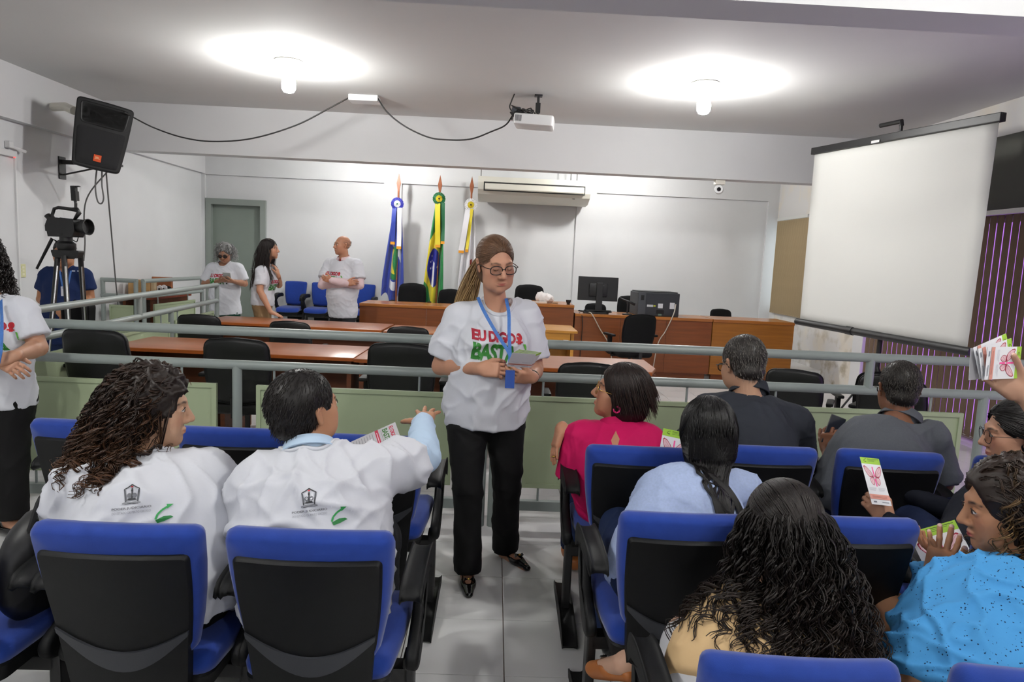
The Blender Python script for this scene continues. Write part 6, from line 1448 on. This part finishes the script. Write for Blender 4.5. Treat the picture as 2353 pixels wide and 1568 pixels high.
def flag(px_top, y_top, z_ros, z_end, hw, fn, mats, ros, ribbons, label, lean=0.):
    x, y = px_top; r = empty('flag', (x, y, .18), 0, label, 'flag', 'flags on poles behind the bench')
    MB().tube([(0, 0, .02), (0, 0, y_top-.18-.28)], .016, 10).build('pole', M_POLEW, r, smooth=.8); MB().lathe([(0, 0), (.16, 0), (.16, .03), (.03, .06), (0, .06)], 18).build('base', M_POLEW, r, smooth=.5)
    zt = y_top-.18
    MB().slab([(.0, zt), (-.036, zt-.16), (-.018, zt-.26), (-.014, zt-.30), (.014, zt-.30), (.018, zt-.26), (.036, zt-.16)], [(.002, -.012), (0, -.004), (0, .004), (.002, .012)], lambda u, v, w_: (u, w_, v)).build('spear_tip', M_POLEW, r)
    nu, nt = 84, 190; b = MB(); z0, z1 = z_ros-.18-.05, z_end-.18
    def P(u, t):
        wd = hw*(.32+.68*min(1, t*1.25)**.8); xx = (u-.5)*2*wd+lean*t
        yy = -.03-.05*(.4+.6*t)*math.sin(u*2*math.pi*2.2+1.2*t)-.03*math.sin(u*14+t*3)*t
        return (xx, yy, z0+(z1-z0)*t*(1-.05*math.sin(u*9)*t)+(.10*abs(u-.45)*t if t > .9 else 0))
    b.add([P(i/nu, j/nt) for j in range(nt+1) for i in range(nu+1)], [])
    for j in range(nt):
        for i in range(nu): b.f.append((j*(nu+1)+i, j*(nu+1)+i+1, (j+1)*(nu+1)+i+1, (j+1)*(nu+1)+i)); b.m.append(fn((i+.5)/nu, (j+.5)/nt))
    fl = b.build('cloth', mats, r, smooth=3); md = fl.modifiers.new('thickness', 'SOLIDIFY'); md.thickness = .003
    zr = z_ros-.18; rb_ = MB(); n = 48
    for k, (r0, r1, mi, dep) in enumerate(((.052, .102, 0, .0), (.0, .056, 1, -.010))):
        rb_.mi = mi; ring_ = [((r1*(1+(.05 if i % 2 else -.03)))*math.cos(6.2832*i/n), -.115+dep+(.012 if i % 2 else 0), zr+(r1*(1+(.05 if i % 2 else -.03)))*math.sin(6.2832*i/n)) for i in range(n)]
        inn = [(max(r0, .001)*math.cos(6.2832*i/n), -.118+dep, zr+max(r0, .001)*math.sin(6.2832*i/n)) for i in range(n)]
        rb_.add(ring_+inn, [(i, (i+1) % n, n+(i+1) % n, n+i) for i in range(n)])
    rb_.mi = 2; rb_.lathe([(0, -.008), (.014, -.006), (.012, .004), (0, .006)], 12, Matrix.Translation((0, -.13, zr)) @ Matrix.Rotation(math.pi/2, 4, 'X')); rb_.build('rosette', ros, r)
    for k, (dx, wd, L, m, sl) in enumerate(ribbons):
        s = MB(); pts = [(dx+sl*t_, -.105-.02*math.sin(t_*5+k), zr-.06-L*t_) for t_ in [i/10 for i in range(11)]]
        vs = []; 
        for p in pts: vs += [(p[0]-wd/2, p[1], p[2]), (p[0]+wd/2, p[1]-.008, p[2])]
        s.add(vs, [(2*i, 2*i+1, 2*i+3, 2*i+2) for i in range(10)]); so = s.build('streamer', m, r, smooth=3)
        e = pts[-1]; MB().box((e[0]-wd/2, e[1]-.006, e[2]-.045), (e[0]+wd/2, e[1]+.004, e[2])).build('fringe', M_O1, so)
    return r
X1, X2, X3 = (-1.643, 11.400, 2.903), (-0.971, 11.400, 2.908), (-0.453, 11.400, 2.912)
flag((X1[0], 11.4), X1[2], (-1.630, 11.400, 2.402)[2], (-1.677, 11.400, 0.846)[2], .175, f_mt, [M_B1, M_W1, M_G1, M_Y1], [mat('rosette_blue', '#30339a', .5), M_W1, M_G2], [(-.045, .07, .55, M_B1, -.02), (.04, .075, .62, M_W1, .0)], 'blue, white and green flag with a blue rosette on a wooden pole', -.06)
flag((X2[0], 11.4), X2[2], (-0.994, 11.400, 2.516)[2], (-0.985, 11.400, 0.680)[2], .165, f_br, [M_B1, M_W1, M_G1, M_Y1, mat('flag_disc_blue', '#2a2f8f', .5)], [M_G2, M_Y1, mat('dark_button', '#2b1d1d', .5)], [(-.02, .085, .68, M_Y1, .02), (.07, .06, .62, M_G2, .01)], 'green and yellow national flag with blue disc and green rosette', -.07)
flag((X3[0], 11.4), X3[2], (-0.471, 11.400, 2.442)[2], (-0.468, 11.400, 0.812)[2], .15, f_wh, [M_B1, M_W1, M_G1, M_Y1, M_B1, M_R1], [M_W1, M_Y1, mat('dark_button', '#2b1d1d', .5)], [(-.04, .09, .68, M_W1, -.09), (.02, .05, .66, M_Y1, -.06)], 'white flag with a white and yellow rosette beside the air conditioner', -.02)

# ================= projection screen on its tripod
M_SCR = mat('screen_fabric', '#d8d8d4', .8, spec=.15); sc_ = empty('projection_screen', (3.839, 6.600, 0.008), 0, 'white tripod projection screen hanging between the bench and the brown blinds', 'screen')
TL, TR, BL, BR = (Vector(p) for p in ((3.348, 7.400, 2.863), (3.869, 5.400, 2.840), (3.358, 7.400, 1.053), (3.840, 5.400, 1.017)))
b = MB(); n = 16; nv = (TR-TL).cross(BL-TL).normalized(); vs = [TL.lerp(TR, i/n).lerp(BL.lerp(BR, i/n), j/n)+nv*(.025*math.sin(math.pi*j/n)*math.sin(math.pi*i/n)) for j in range(n+1) for i in range(n+1)]
b.add(vs, [(j*(n+1)+i, j*(n+1)+i+1, (j+1)*(n+1)+i+1, (j+1)*(n+1)+i) for j in range(n) for i in range(n)]); so = b.build('screen_sheet', M_SCR, sc_, local=False, smooth=3); md = so.modifiers.new('thickness', 'SOLIDIFY'); md.thickness = .002
def bar(A, B, hz, hy, m, name, ext=.03):
    d = (B-A).normalized(); M = frame_from((A+B)/2, d, (0, 0, 1)); L = (B-A).length/2+ext
    return MB().box((-L, -hz, -hy), (L, hz, hy), M, bev=.006).build(name, m, sc_, local=False)
bar(TL+Vector((0, 0, .02)), TR+Vector((0, 0, .02)), .035, .03, M_BLACKMET, 'top_case')
d = (BR-BL).normalized(); MB().tube([BL-d*.05, BR+d*.04], .036, 14).tube([BL.lerp(BR, .36)-d*.03, BL.lerp(BR, .36)+d*.06], .042, 14).build('bottom_tube', M_BLACKMET, sc_, local=False, smooth=.8)
pm = (TL+TR)/2+nv*.08; foot = Vector((pm.x+.02, pm.y, 0))
MB().tube([Vector((foot.x, foot.y, .25)), Vector((pm.x, pm.y, 3.0))], .016, 10).tube([Vector((foot.x, foot.y, .25)), Vector((foot.x, foot.y, 1.1))], .022, 10).build('pole', M_BLACKMET, sc_, local=False, smooth=.8)
MB().tube([Vector((pm.x, pm.y, 2.98)), Vector((pm.x, pm.y, 3.02)), Vector((pm.x, pm.y, 3.02))+(TL-TR).normalized()*.25], .022, 8).build('top_hook', M_BLACKMET, sc_, local=False)
for k in range(3):
    a = k*2.094+.4; e = Vector((foot.x+.42*math.cos(a), foot.y+.42*math.sin(a), .015)); MB().tube([Vector((foot.x, foot.y, .75)), e], .010, 8).build('leg', M_BLACKMET, sc_, local=False)
pr = Print(); pr.rect(-.05, -.012, .05, .012, '#d8d8d8'); pr.build('maker_label', frame_from(TL.lerp(TR, .42)+Vector((0, 0, -.002))+nv*(.04 if nv.x < 0 else -.04), d, (0, 0, 1)), sc_)

# ================= things on the bench
mo = empty('computer_monitor', (1.479, 9.700, 0.898), 0, 'black computer monitor seen from behind on the bench', 'monitor'); MM = Matrix.Translation(Vector((1.462, 9.720, 1.231)))
M_BLKPL = mat('black_plastic', '#17181a', .45, bump=.05, bscale=400)
MB().box((-.285, -.018, -.17), (.285, .018, .17), MM, bev=.006).build('panel', M_BLKPL, mo, local=False); MB().box((-.13, -.045, -.11), (.13, -.015, .08), MM, bev=.015).build('rear_housing', M_BLKPL, mo, local=False, smooth=.6)
zb = .887; MB().box((-.045, -.075, zb), (.045, -.045, 1.32), Matrix.Translation((mo.location.x, 9.72, 0)), bev=.006).build('stand_column', M_BLKPL, mo, local=False); MB().box((-.14, -.12, zb), (.14, .10, zb+.015), Matrix.Translation((mo.location.x, 9.72, 0)), bev=.005).build('stand_foot', M_BLKPL, mo, local=False)
pr = Print(); pr.rect(-.025, .035, .025, .055, '#c9ccd0').rect(-.1, .05, -.05, .06, '#5a5c60').rect(.05, .045, .08, .055, '#5a5c60'); pr.build('port_labels', MM @ frame_from((0, -.0455, 0), (1, 0, 0), (0, 0, 1)), mo)
pn = empty('printer', (2.339, 9.780, 0.866), 0, 'black laser printer with white labels standing on the bench', 'printer'); px_ = Vector((2.307, 9.780, 1.040)).x
MPn = Matrix.Translation((px_, 9.85, .885)) @ Matrix.Rotation(.06, 4, 'Z')
MB().box((-.30, -.24, 0), (.30, .22, .33), MPn, bev=.012).build('housing', mat('printer_charcoal', '#2f3237', .5), pn, local=False); MB().box((-.30, -.252, .0), (-.19, -.235, .335), MPn, bev=.006).build('side_cover', mat('printer_grey', '#45484d', .5), pn, local=False); MB().box((-.28, -.2, .33), (.28, .2, .345), MPn, bev=.005).build('lid', mat('printer_black', '#1d1f22', .5), pn, local=False)
MB().box((-.265, -.256, .22), (-.22, -.25, .29), MPn).box((-.03, -.246, .035), (.08, -.239, .09), MPn).build('port_recess', mat('recess_black', '#0c0c0d', .6), pn, local=False)
for x0_, y0_, x1_, y1_, c_ in ((-.17, .13, -.08, .16, '#c6cacd'), (-.075, .135, -.045, .155, '#c8cf3a'), (-.01, .115, .06, .18, '#d9dbe0'), (.16, .11, .23, .20, '#d9dbe0'), (.0, .01, .05, .04, '#6f8a7a')):
    Print().rect(x0_, y0_, x1_, y1_, c_).build('label_sticker', MPn @ frame_from((0, -.242, 0), (1, 0, 0), (0, 0, 1)), pn)
mk = empty('desk_microphone', (1.883, 9.600, 0.923), 0, 'black microphone on a desk stand between monitor and printer', 'microphone'); q = Vector((mk.location.x, 9.62, .885))
MB().lathe([(0, 0), (.07, 0), (.07, .015), (.02, .025), (0, .025)], 18, Matrix.Translation(q)).tube([q, q+Vector((0, 0, .16))], .012, 8).tube([q+Vector((0, 0, .15)), q+Vector((.0, 0, .19))], .02, 8).build('stand', M_BLKPL, mk, local=False); MB().tube([q+Vector((-.13, .02, .235)), q+Vector((.02, 0, .185)), q+Vector((.10, -.02, .15))], [.010, .016, .02], 10).build('microphone_body', M_BLKPL, mk, local=False, smooth=3)
f = Field(); g = NP((0.703, 9.750, 1.035)); g[2] = 1.0
f.ell(g+NP([0, 0, .06]), (.12, .09, .075), None, .05); f.ell(g+NP([-.06, 0, .09]), (.05, .05, .06), None, .04); f.ell(g+NP([.07, .02, .05]), (.06, .05, .04), None, .04); f.plane(g+NP([0, 0, .001]), (0, 0, -1)); V, F = f.mesh(.008); V = folds(V, F, .010, .05, 3); V[:, 2] = np.maximum(V[:, 2], 1.0); link('plastic_bag', np_mesh('plastic_bag', [(V, F)], mat('bag_white', '#e9e4e2', .4, var=.1, vscale=12)))
tag(bpy.data.objects['plastic_bag'], 'crumpled white plastic bag on the raised bench', 'bag')
for i, (p_, y_, lab, col, sx) in enumerate(((1240, 9.62, 'low stack of papers on the raised bench beside the bag', '#d9d2c8', .10), (1275, 9.62, 'small tan box on the raised bench edge', '#9a8064', .035))):
    q = NP((0.634, 9.620, 0.997) if i == 0 else (0.856, 9.620, 0.988)); MB().box((-sx, -.03, 0), (sx, .03, .02), Matrix.Translation((q[0], q[1], 1.0)), bev=.003).build('paper_stack' if i == 0 else 'small_box', mat('item_'+col[1:], col, .6), label=lab, cat='papers' if i == 0 else 'box')
q = NP((1.038, 9.600, 1.016)); MB().lathe([(0, 0), (.022, 0), (.022, .008), (.035, .04), (.036, .06), (0, .062)], 16, Matrix.Translation((q[0], q[1], 1.0))).build('speaker_puck', M_BLKPL, smooth=.6, label='small black round device on the corner of the raised bench', cat='device')
kb = empty('keyboard', (1.441, 9.600, 0.879), 0, 'black keyboard lying before the monitor with tangled cables', 'keyboard'); MB().box((-.16, -.03, 0), (.16, .09, .022), Matrix.Translation((1.42, 9.58, .886)), bev=.004).build('case', M_BLKPL, kb, local=False)
rs = np.random.RandomState(9); cb = MB()
for k in range(6): cb.tube(spline([(1.18+rs.uniform(0, .5), 9.56+rs.uniform(0, .12), .90+rs.uniform(0, .03)) for _ in range(5)], 6), .006, 5)
cb.build('cable_tangle', M_BCABLE, kb, local=False, smooth=3)
wire([(1.32, 9.6, .90), (1.359, 9.460, 0.887), (1.480, 9.460, 0.691), (1.626, 9.440, 0.454), (1.712, 9.440, 0.057)], .007, 'white cable hanging down the bench front under the monitor', mat('white_cable', '#bdb6a8', .5))
wire([(2.551, 9.560, 1.066), (2.504, 9.460, 0.936), (2.405, 9.440, 0.702), (2.304, 9.420, 0.516), (2.256, 9.420, 0.144)], .007, 'white cable hanging from the printer beside the task chair', mat('white_cable', '#bdb6a8', .5))
wire([(1.2, 9.58, .89), (1.228, 9.460, 0.832), (1.236, 9.460, 0.589), (1.226, 9.460, 0.219)], .006, 'black cable hanging down the bench front at the step')

# ================= video camera and tripod
vc = empty('video_camera', (-3.677, 6.000, 1.687), 0, 'black video camera with top handle on the tripod head', 'video camera'); MV = Matrix.Translation(Vector((-3.688, 6.000, 1.694))) @ Matrix.Rotation(-.04, 4, 'Y') @ Matrix.Rotation(-.15, 4, 'Z')
M_VC = mat('camcorder_black', '#121213', .45, var=.1, vscale=30)
MB().slab([(-.12, -.07), (.10, -.075), (.115, -.03), (.115, .055), (-.03, .065), (-.105, .075), (-.13, .02)][::-1], [(.012, -.065), (0, -.05), (0, .05), (.012, .065)], lambda u, v, w_: (u, w_, v), MV).build('camera_body', M_VC, vc, local=False, smooth=.6)
MB().tube([MV @ Vector(p) for p in ((-.11, 0, .06), (-.125, 0, .10), (-.10, 0, .155), (-.06, 0, .165), (.06, 0, .15), (.11, 0, .145), (.13, 0, .12), (.08, 0, .06))], [.016, .014, .014, .014, .015, .022, .02, .012], 10).build('carry_handle', M_VC, vc, local=False, smooth=3)
MB().lathe([(0, .1), (.045, .1), (.05, .13), (.052, .16), (.06, .165), (.07, .21), (.064, .21), (.055, .17), (0, .17)], 18, MV @ Matrix.Rotation(math.pi/2, 4, 'Y')).build('lens_hood', M_VC, vc, local=False, smooth=.6)
MB().tube([MV @ Vector((-.12, 0, .04)), MV @ Vector((-.17, 0, .10))], [.02, .026], 12).build('viewfinder', M_VC, vc, local=False, smooth=.6); MB().box((-.17, -.04, -.035), (-.12, .04, .02), MV, bev=.006).build('battery', M_VC, vc, local=False)
MB().tube([MV @ Vector(p) for p in ((.10, 0, .14), (.105, 0, .20), (.095, 0, .25))], .012, 8).box((.08, -.02, .22), (.125, .02, .30), MV).box((.075, -.015, .28), (.115, .02, .345), MV).box((.09, -.008, .335), (.15, .012, .345), MV).build('top_monitor_arm', M_VC, vc, local=False)
tr = empty('tripod', Vector((-3.721, 6.000, 0.648))*1, 0, 'tall black and silver camera tripod in front of the navy t-shirt', 'tripod'); hd = Vector((-3.693, 6.000, 1.554)); top = Vector((-3.695, 6.000, 1.468))
MB().lathe([(0, -.13), (.05, -.13), (.065, -.10), (.06, -.06), (.075, -.03), (.075, .0), (.05, .02), (.05, .06), (.07, .07), (.07, .085), (0, .085)], 16, Matrix.Translation(hd)).build('fluid_head', M_VC, tr, local=False, smooth=.5); MB().slab(rounded(.10, .12, -.035, .03, .02), [(0, -.04), (0, .04)], lambda u, v, w_: (u, w_, v), Matrix.Translation(top+Vector((.03, -.03, 0)))).build('bowl', M_VC, tr, local=False)
for k, e in enumerate((Vector((-3.783, 5.750, 0.623)), Vector((-3.390, 5.550, 0.614)), Vector((-3.787, 6.450, 0.586)))):
    e = Vector((e.x, e.y, .02)); a = top+Vector(((-.06, .03, .09)[k], (-.02, -.08, .05)[k], -.02)); m = a.lerp(e, .48); lg = MB(); lg.tube([a, m], .022, 8); lg.build('leg', M_VC, tr, local=False, smooth=.8); MB().tube([a+(e-a)*.06+Vector((.018, -.02, 0)), m+(e-a)*.18+Vector((.012, -.018, 0)), e], [.008, .008, .009], 8).build('silver_rod', M_SILVER, tr, local=False, smooth=.8)
MB().tube([hd+Vector((-.06, 0, .0)), Vector((-3.809, 6.000, 1.593)), Vector((-3.884, 5.900, 1.331))], [.012, .014, .010], 8).build('pan_bar', M_VC, tr, local=False, smooth=3); MB().tube(spline([(-3.558, 5.950, 1.614), (-3.556, 5.920, 1.573), (-3.603, 5.950, 1.586)], 5), .004, 6).build('remote_cable', M_BCABLE, tr, local=False)
bg = empty('camera_bag', (-3.778, 6.250, 0.899), 0, 'black camera bag hanging on the tripod below the cameraman', 'bag'); q = Vector((-3.776, 6.280, 0.921)); MB().slab(rounded(.12, .13, -.09, .09, .03), [(.02, -.07), (0, -.05), (0, .05), (.02, .07)], lambda u, v, w_: (q.x+u, q.y+w_, q.z+v)).build('pouch', M_MESHF, bg, local=False, smooth=.7); MB().tube(spline([(-3.842, 6.250, 0.948), (-3.755, 6.200, 1.053), (-3.710, 6.250, 0.965)], 6), .006, 6).build('strap', M_MESHF, bg, local=False)

# ================= file desk in the small pen
fd = empty('side_desk', (-4.72, 9.75, .0), 0, 'small reddish desk with files inside the little railing', 'desk'); MB().box((-.25, -.6, .84), (.2, .55, .875), bev=.006).build('desk_top', wood('reddish_wood', '#8a3f24', .35), fd); MB().box((-.22, -.56, 0), (-.18, .5, .84)).box((.14, -.56, 0), (.17, .5, .84)).build('side_panel', M_DLEG, fd)
for k, (y_, col, h_, lab) in enumerate(((9.32, '#b8925e', .22, 'tan box file standing at the near end of the side desk'), (9.48, '#cdbb98', .20, 'cream box file beside the tan one on the side desk'), (9.95, '#9a5a34', .24, 'brown wooden case at the back of the side desk'))):
    r = empty('box_file', (-4.78, y_, .876), .2, lab, 'box file'); MB().box((-.13, -.05, 0), (.13, .05, h_), bev=.012).build('case', mat('file_'+col[1:], col, .7, var=.15, vscale=8), r); MB().box((-.131, -.012, .02), (.131, .012, h_+.001)).build('spine_band', mat('file_band', '#7a5230', .7), r)
for k, (y_, lab) in enumerate(((9.62, 'small white place card on the side desk, the nearer one'), (9.74, 'small white place card on the side desk, the farther one'))):
    r = empty('place_card', (-4.66, y_, .876), 0, lab, 'card'); MB().prism([(-.05, 0), (.05, 0), (.04, .12), (0, .14), (-.04, .12)], 'y', -.015, .015).build('card', M_PAPER, r); MB().box((-.012, -.0165, .04), (.012, -.015, .10)).build('print_mark', M_BLKPL, r)
f = Field(); f.ell((-4.70, 9.88, .93), (.09, .08, .07), None, .02); f.plane((0, 0, .877), (0, 0, -1)); V, F = f.mesh(.01); tag(link('cap', np_mesh('cap', [(V, F)], M_MESHF)), 'black cap lying behind the place cards', 'cap')

# ================= leaflets, phones, bag
def corner_frame(o, x, y):
    o, x, y = Vector(o), Vector(x), Vector(y); return frame_from(o, x-o, y-o)
for k in range(6):                                       # stack in the standing woman's hands
    o_ = Vector((0.067, 3.100, 1.102)); M = corner_frame(o_, (0.189, 3.130, 1.095), (0.113, 3.020, 1.188)); M = M @ Matrix.Translation((.003*k, .004*k, -.0015*k)) @ Matrix.Rotation(-.02*k, 4, 'Z')
    leaflet(M, ['plain side of the leaflet on top of the stack held by the standing woman', 'second leaflet of the stack in the standing woman\'s hands', 'third leaflet of the stack in the standing woman\'s hands', 'fourth leaflet of the stack in the standing woman\'s hands', 'fifth leaflet of the stack in the standing woman\'s hands', 'hindmost leaflet of the stack in the standing woman\'s hands'][k], 'plain' if k == 0 else 'front', .112, .105)
leaflet(corner_frame((-0.544, 2.500, 0.872), (-0.511, 2.420, 0.834), (-0.369, 2.500, 0.934)), 'grey printed leaflet lying sideways beyond the reaching man\'s shoulder', 'back')
leaflet(corner_frame((0.665, 2.620, 0.754), (0.782, 2.620, 0.733), (0.647, 2.660, 0.915)), 'butterfly leaflet held up beside the straight black hair', 'front', .108, .20)
leaflet(corner_frame((1.470, 2.480, 0.726), (1.554, 2.480, 0.720), (1.472, 2.600, 0.854)), 'butterfly leaflet held against the grey polo man\'s chair back', 'front', .078, .20)
leaflet(corner_frame((1.417, 1.980, 0.610), (1.539, 1.960, 0.663), (1.388, 2.060, 0.743)), 'butterfly leaflet with green header under the fingers of the eyelet blouse woman', 'front', .145, .20)
for k, (o, x, y, face, lab) in enumerate((((1.399, 1.945, 1.302), (1.393, 1.945, 1.394), (1.591, 1.990, 1.291), 'back', 'grey backmost leaflet of the fan at the frame edge'), ((1.421, 1.935, 1.317), (1.393, 1.935, 1.396), (1.581, 1.980, 1.306), 'front', 'second leaflet of the fan, its green edge peeking out'), ((1.424, 1.928, 1.313), (1.403, 1.928, 1.394), (1.581, 1.975, 1.306), 'front', 'third leaflet of the fan at the frame edge'), ((1.427, 1.920, 1.302), (1.425, 1.920, 1.401), (1.581, 1.965, 1.290), 'front', 'foremost butterfly leaflet of the fan at the frame edge'))):
    M = corner_frame(o, y, Vector(o)+(Vector(x)-Vector(o))); a = Vector(x)-Vector(o); bb = Vector(y)-Vector(o)
    M = frame_from(Vector(x), -a, bb)                    # leaflet lies on its side: its top points away to the right
    leaflet(M, lab, face, .095, .135)
leaflet(frame_from((0.748, 2.000, 0.526), (1, 0, .1), (.1, .4, .8)), 'leaflet corner showing beside the beige top and white trousers', 'front', .09, .10)
leaflet(frame_from((1.549, 3.120, 0.636), (.8, .3, .35), (.2, .75, .6)), 'leaflet on the lap of the man in the grey polo', 'back', .10, .16)
def phone(M, label, m, w=.037, h=.076):
    r = empty('mobile_phone', M.translation, 0, label, 'phone'); MB().box((-w, -h, -.005), (w, h, .005), M, bev=.004).build('case', m, r, local=False, smooth=.6); MB().box((-w+.003, -h+.004, .0048), (w-.003, h-.004, .0056), M).build('phone_screen', mat('dark_screen', '#20232c', .12), r, local=False); return r
phone(frame_from((1.705, 3.270, 0.820), (.75, -.2, -.25), (-.45, .25, .6)), 'black phone held up by the man in the grey polo', M_BLKPL)
phone(frame_from((-3.495, 9.000, 1.214), (-1, 0, .02), (.05, -.35, .75)), 'grey phone in the grey-haired woman\'s hands', mat('phone_grey', '#b3b6b4', .3, .4), .05, .045)
f = Field(); q = NP([-1.36, 2.02, .47]); f.ell(q+NP([0, 0, .13]), (.07, .16, .16), None, .06); f.ell(q+NP([.02, .02, .22]), (.05, .11, .08), None, .05); f.plane(q, (0, 0, -1)); V, F = f.mesh(.009); V = folds(V, F, .004, .08, 4); r = empty('handbag', tuple(q), 0, 'dark bag standing on the blue chair at the frame edge', 'bag'); adopt(link('bag_body', np_mesh('bag_body', [(V, F)], mat('bag_black', '#101012', .5))), r)
MB().tube(spline([q+NP([.03, -.08, .26]), q+NP([.04, -.02, .36]), q+NP([.04, .08, .27])], 6), .008, 6).build('bag_strap', M_STRAP, r, local=False); MB().box((.062, -.02, .14), (.072, .01, .19), Matrix.Translation(Vector(q))).build('red_tag', mat('red_tag', '#b8321f', .5), r, local=False)
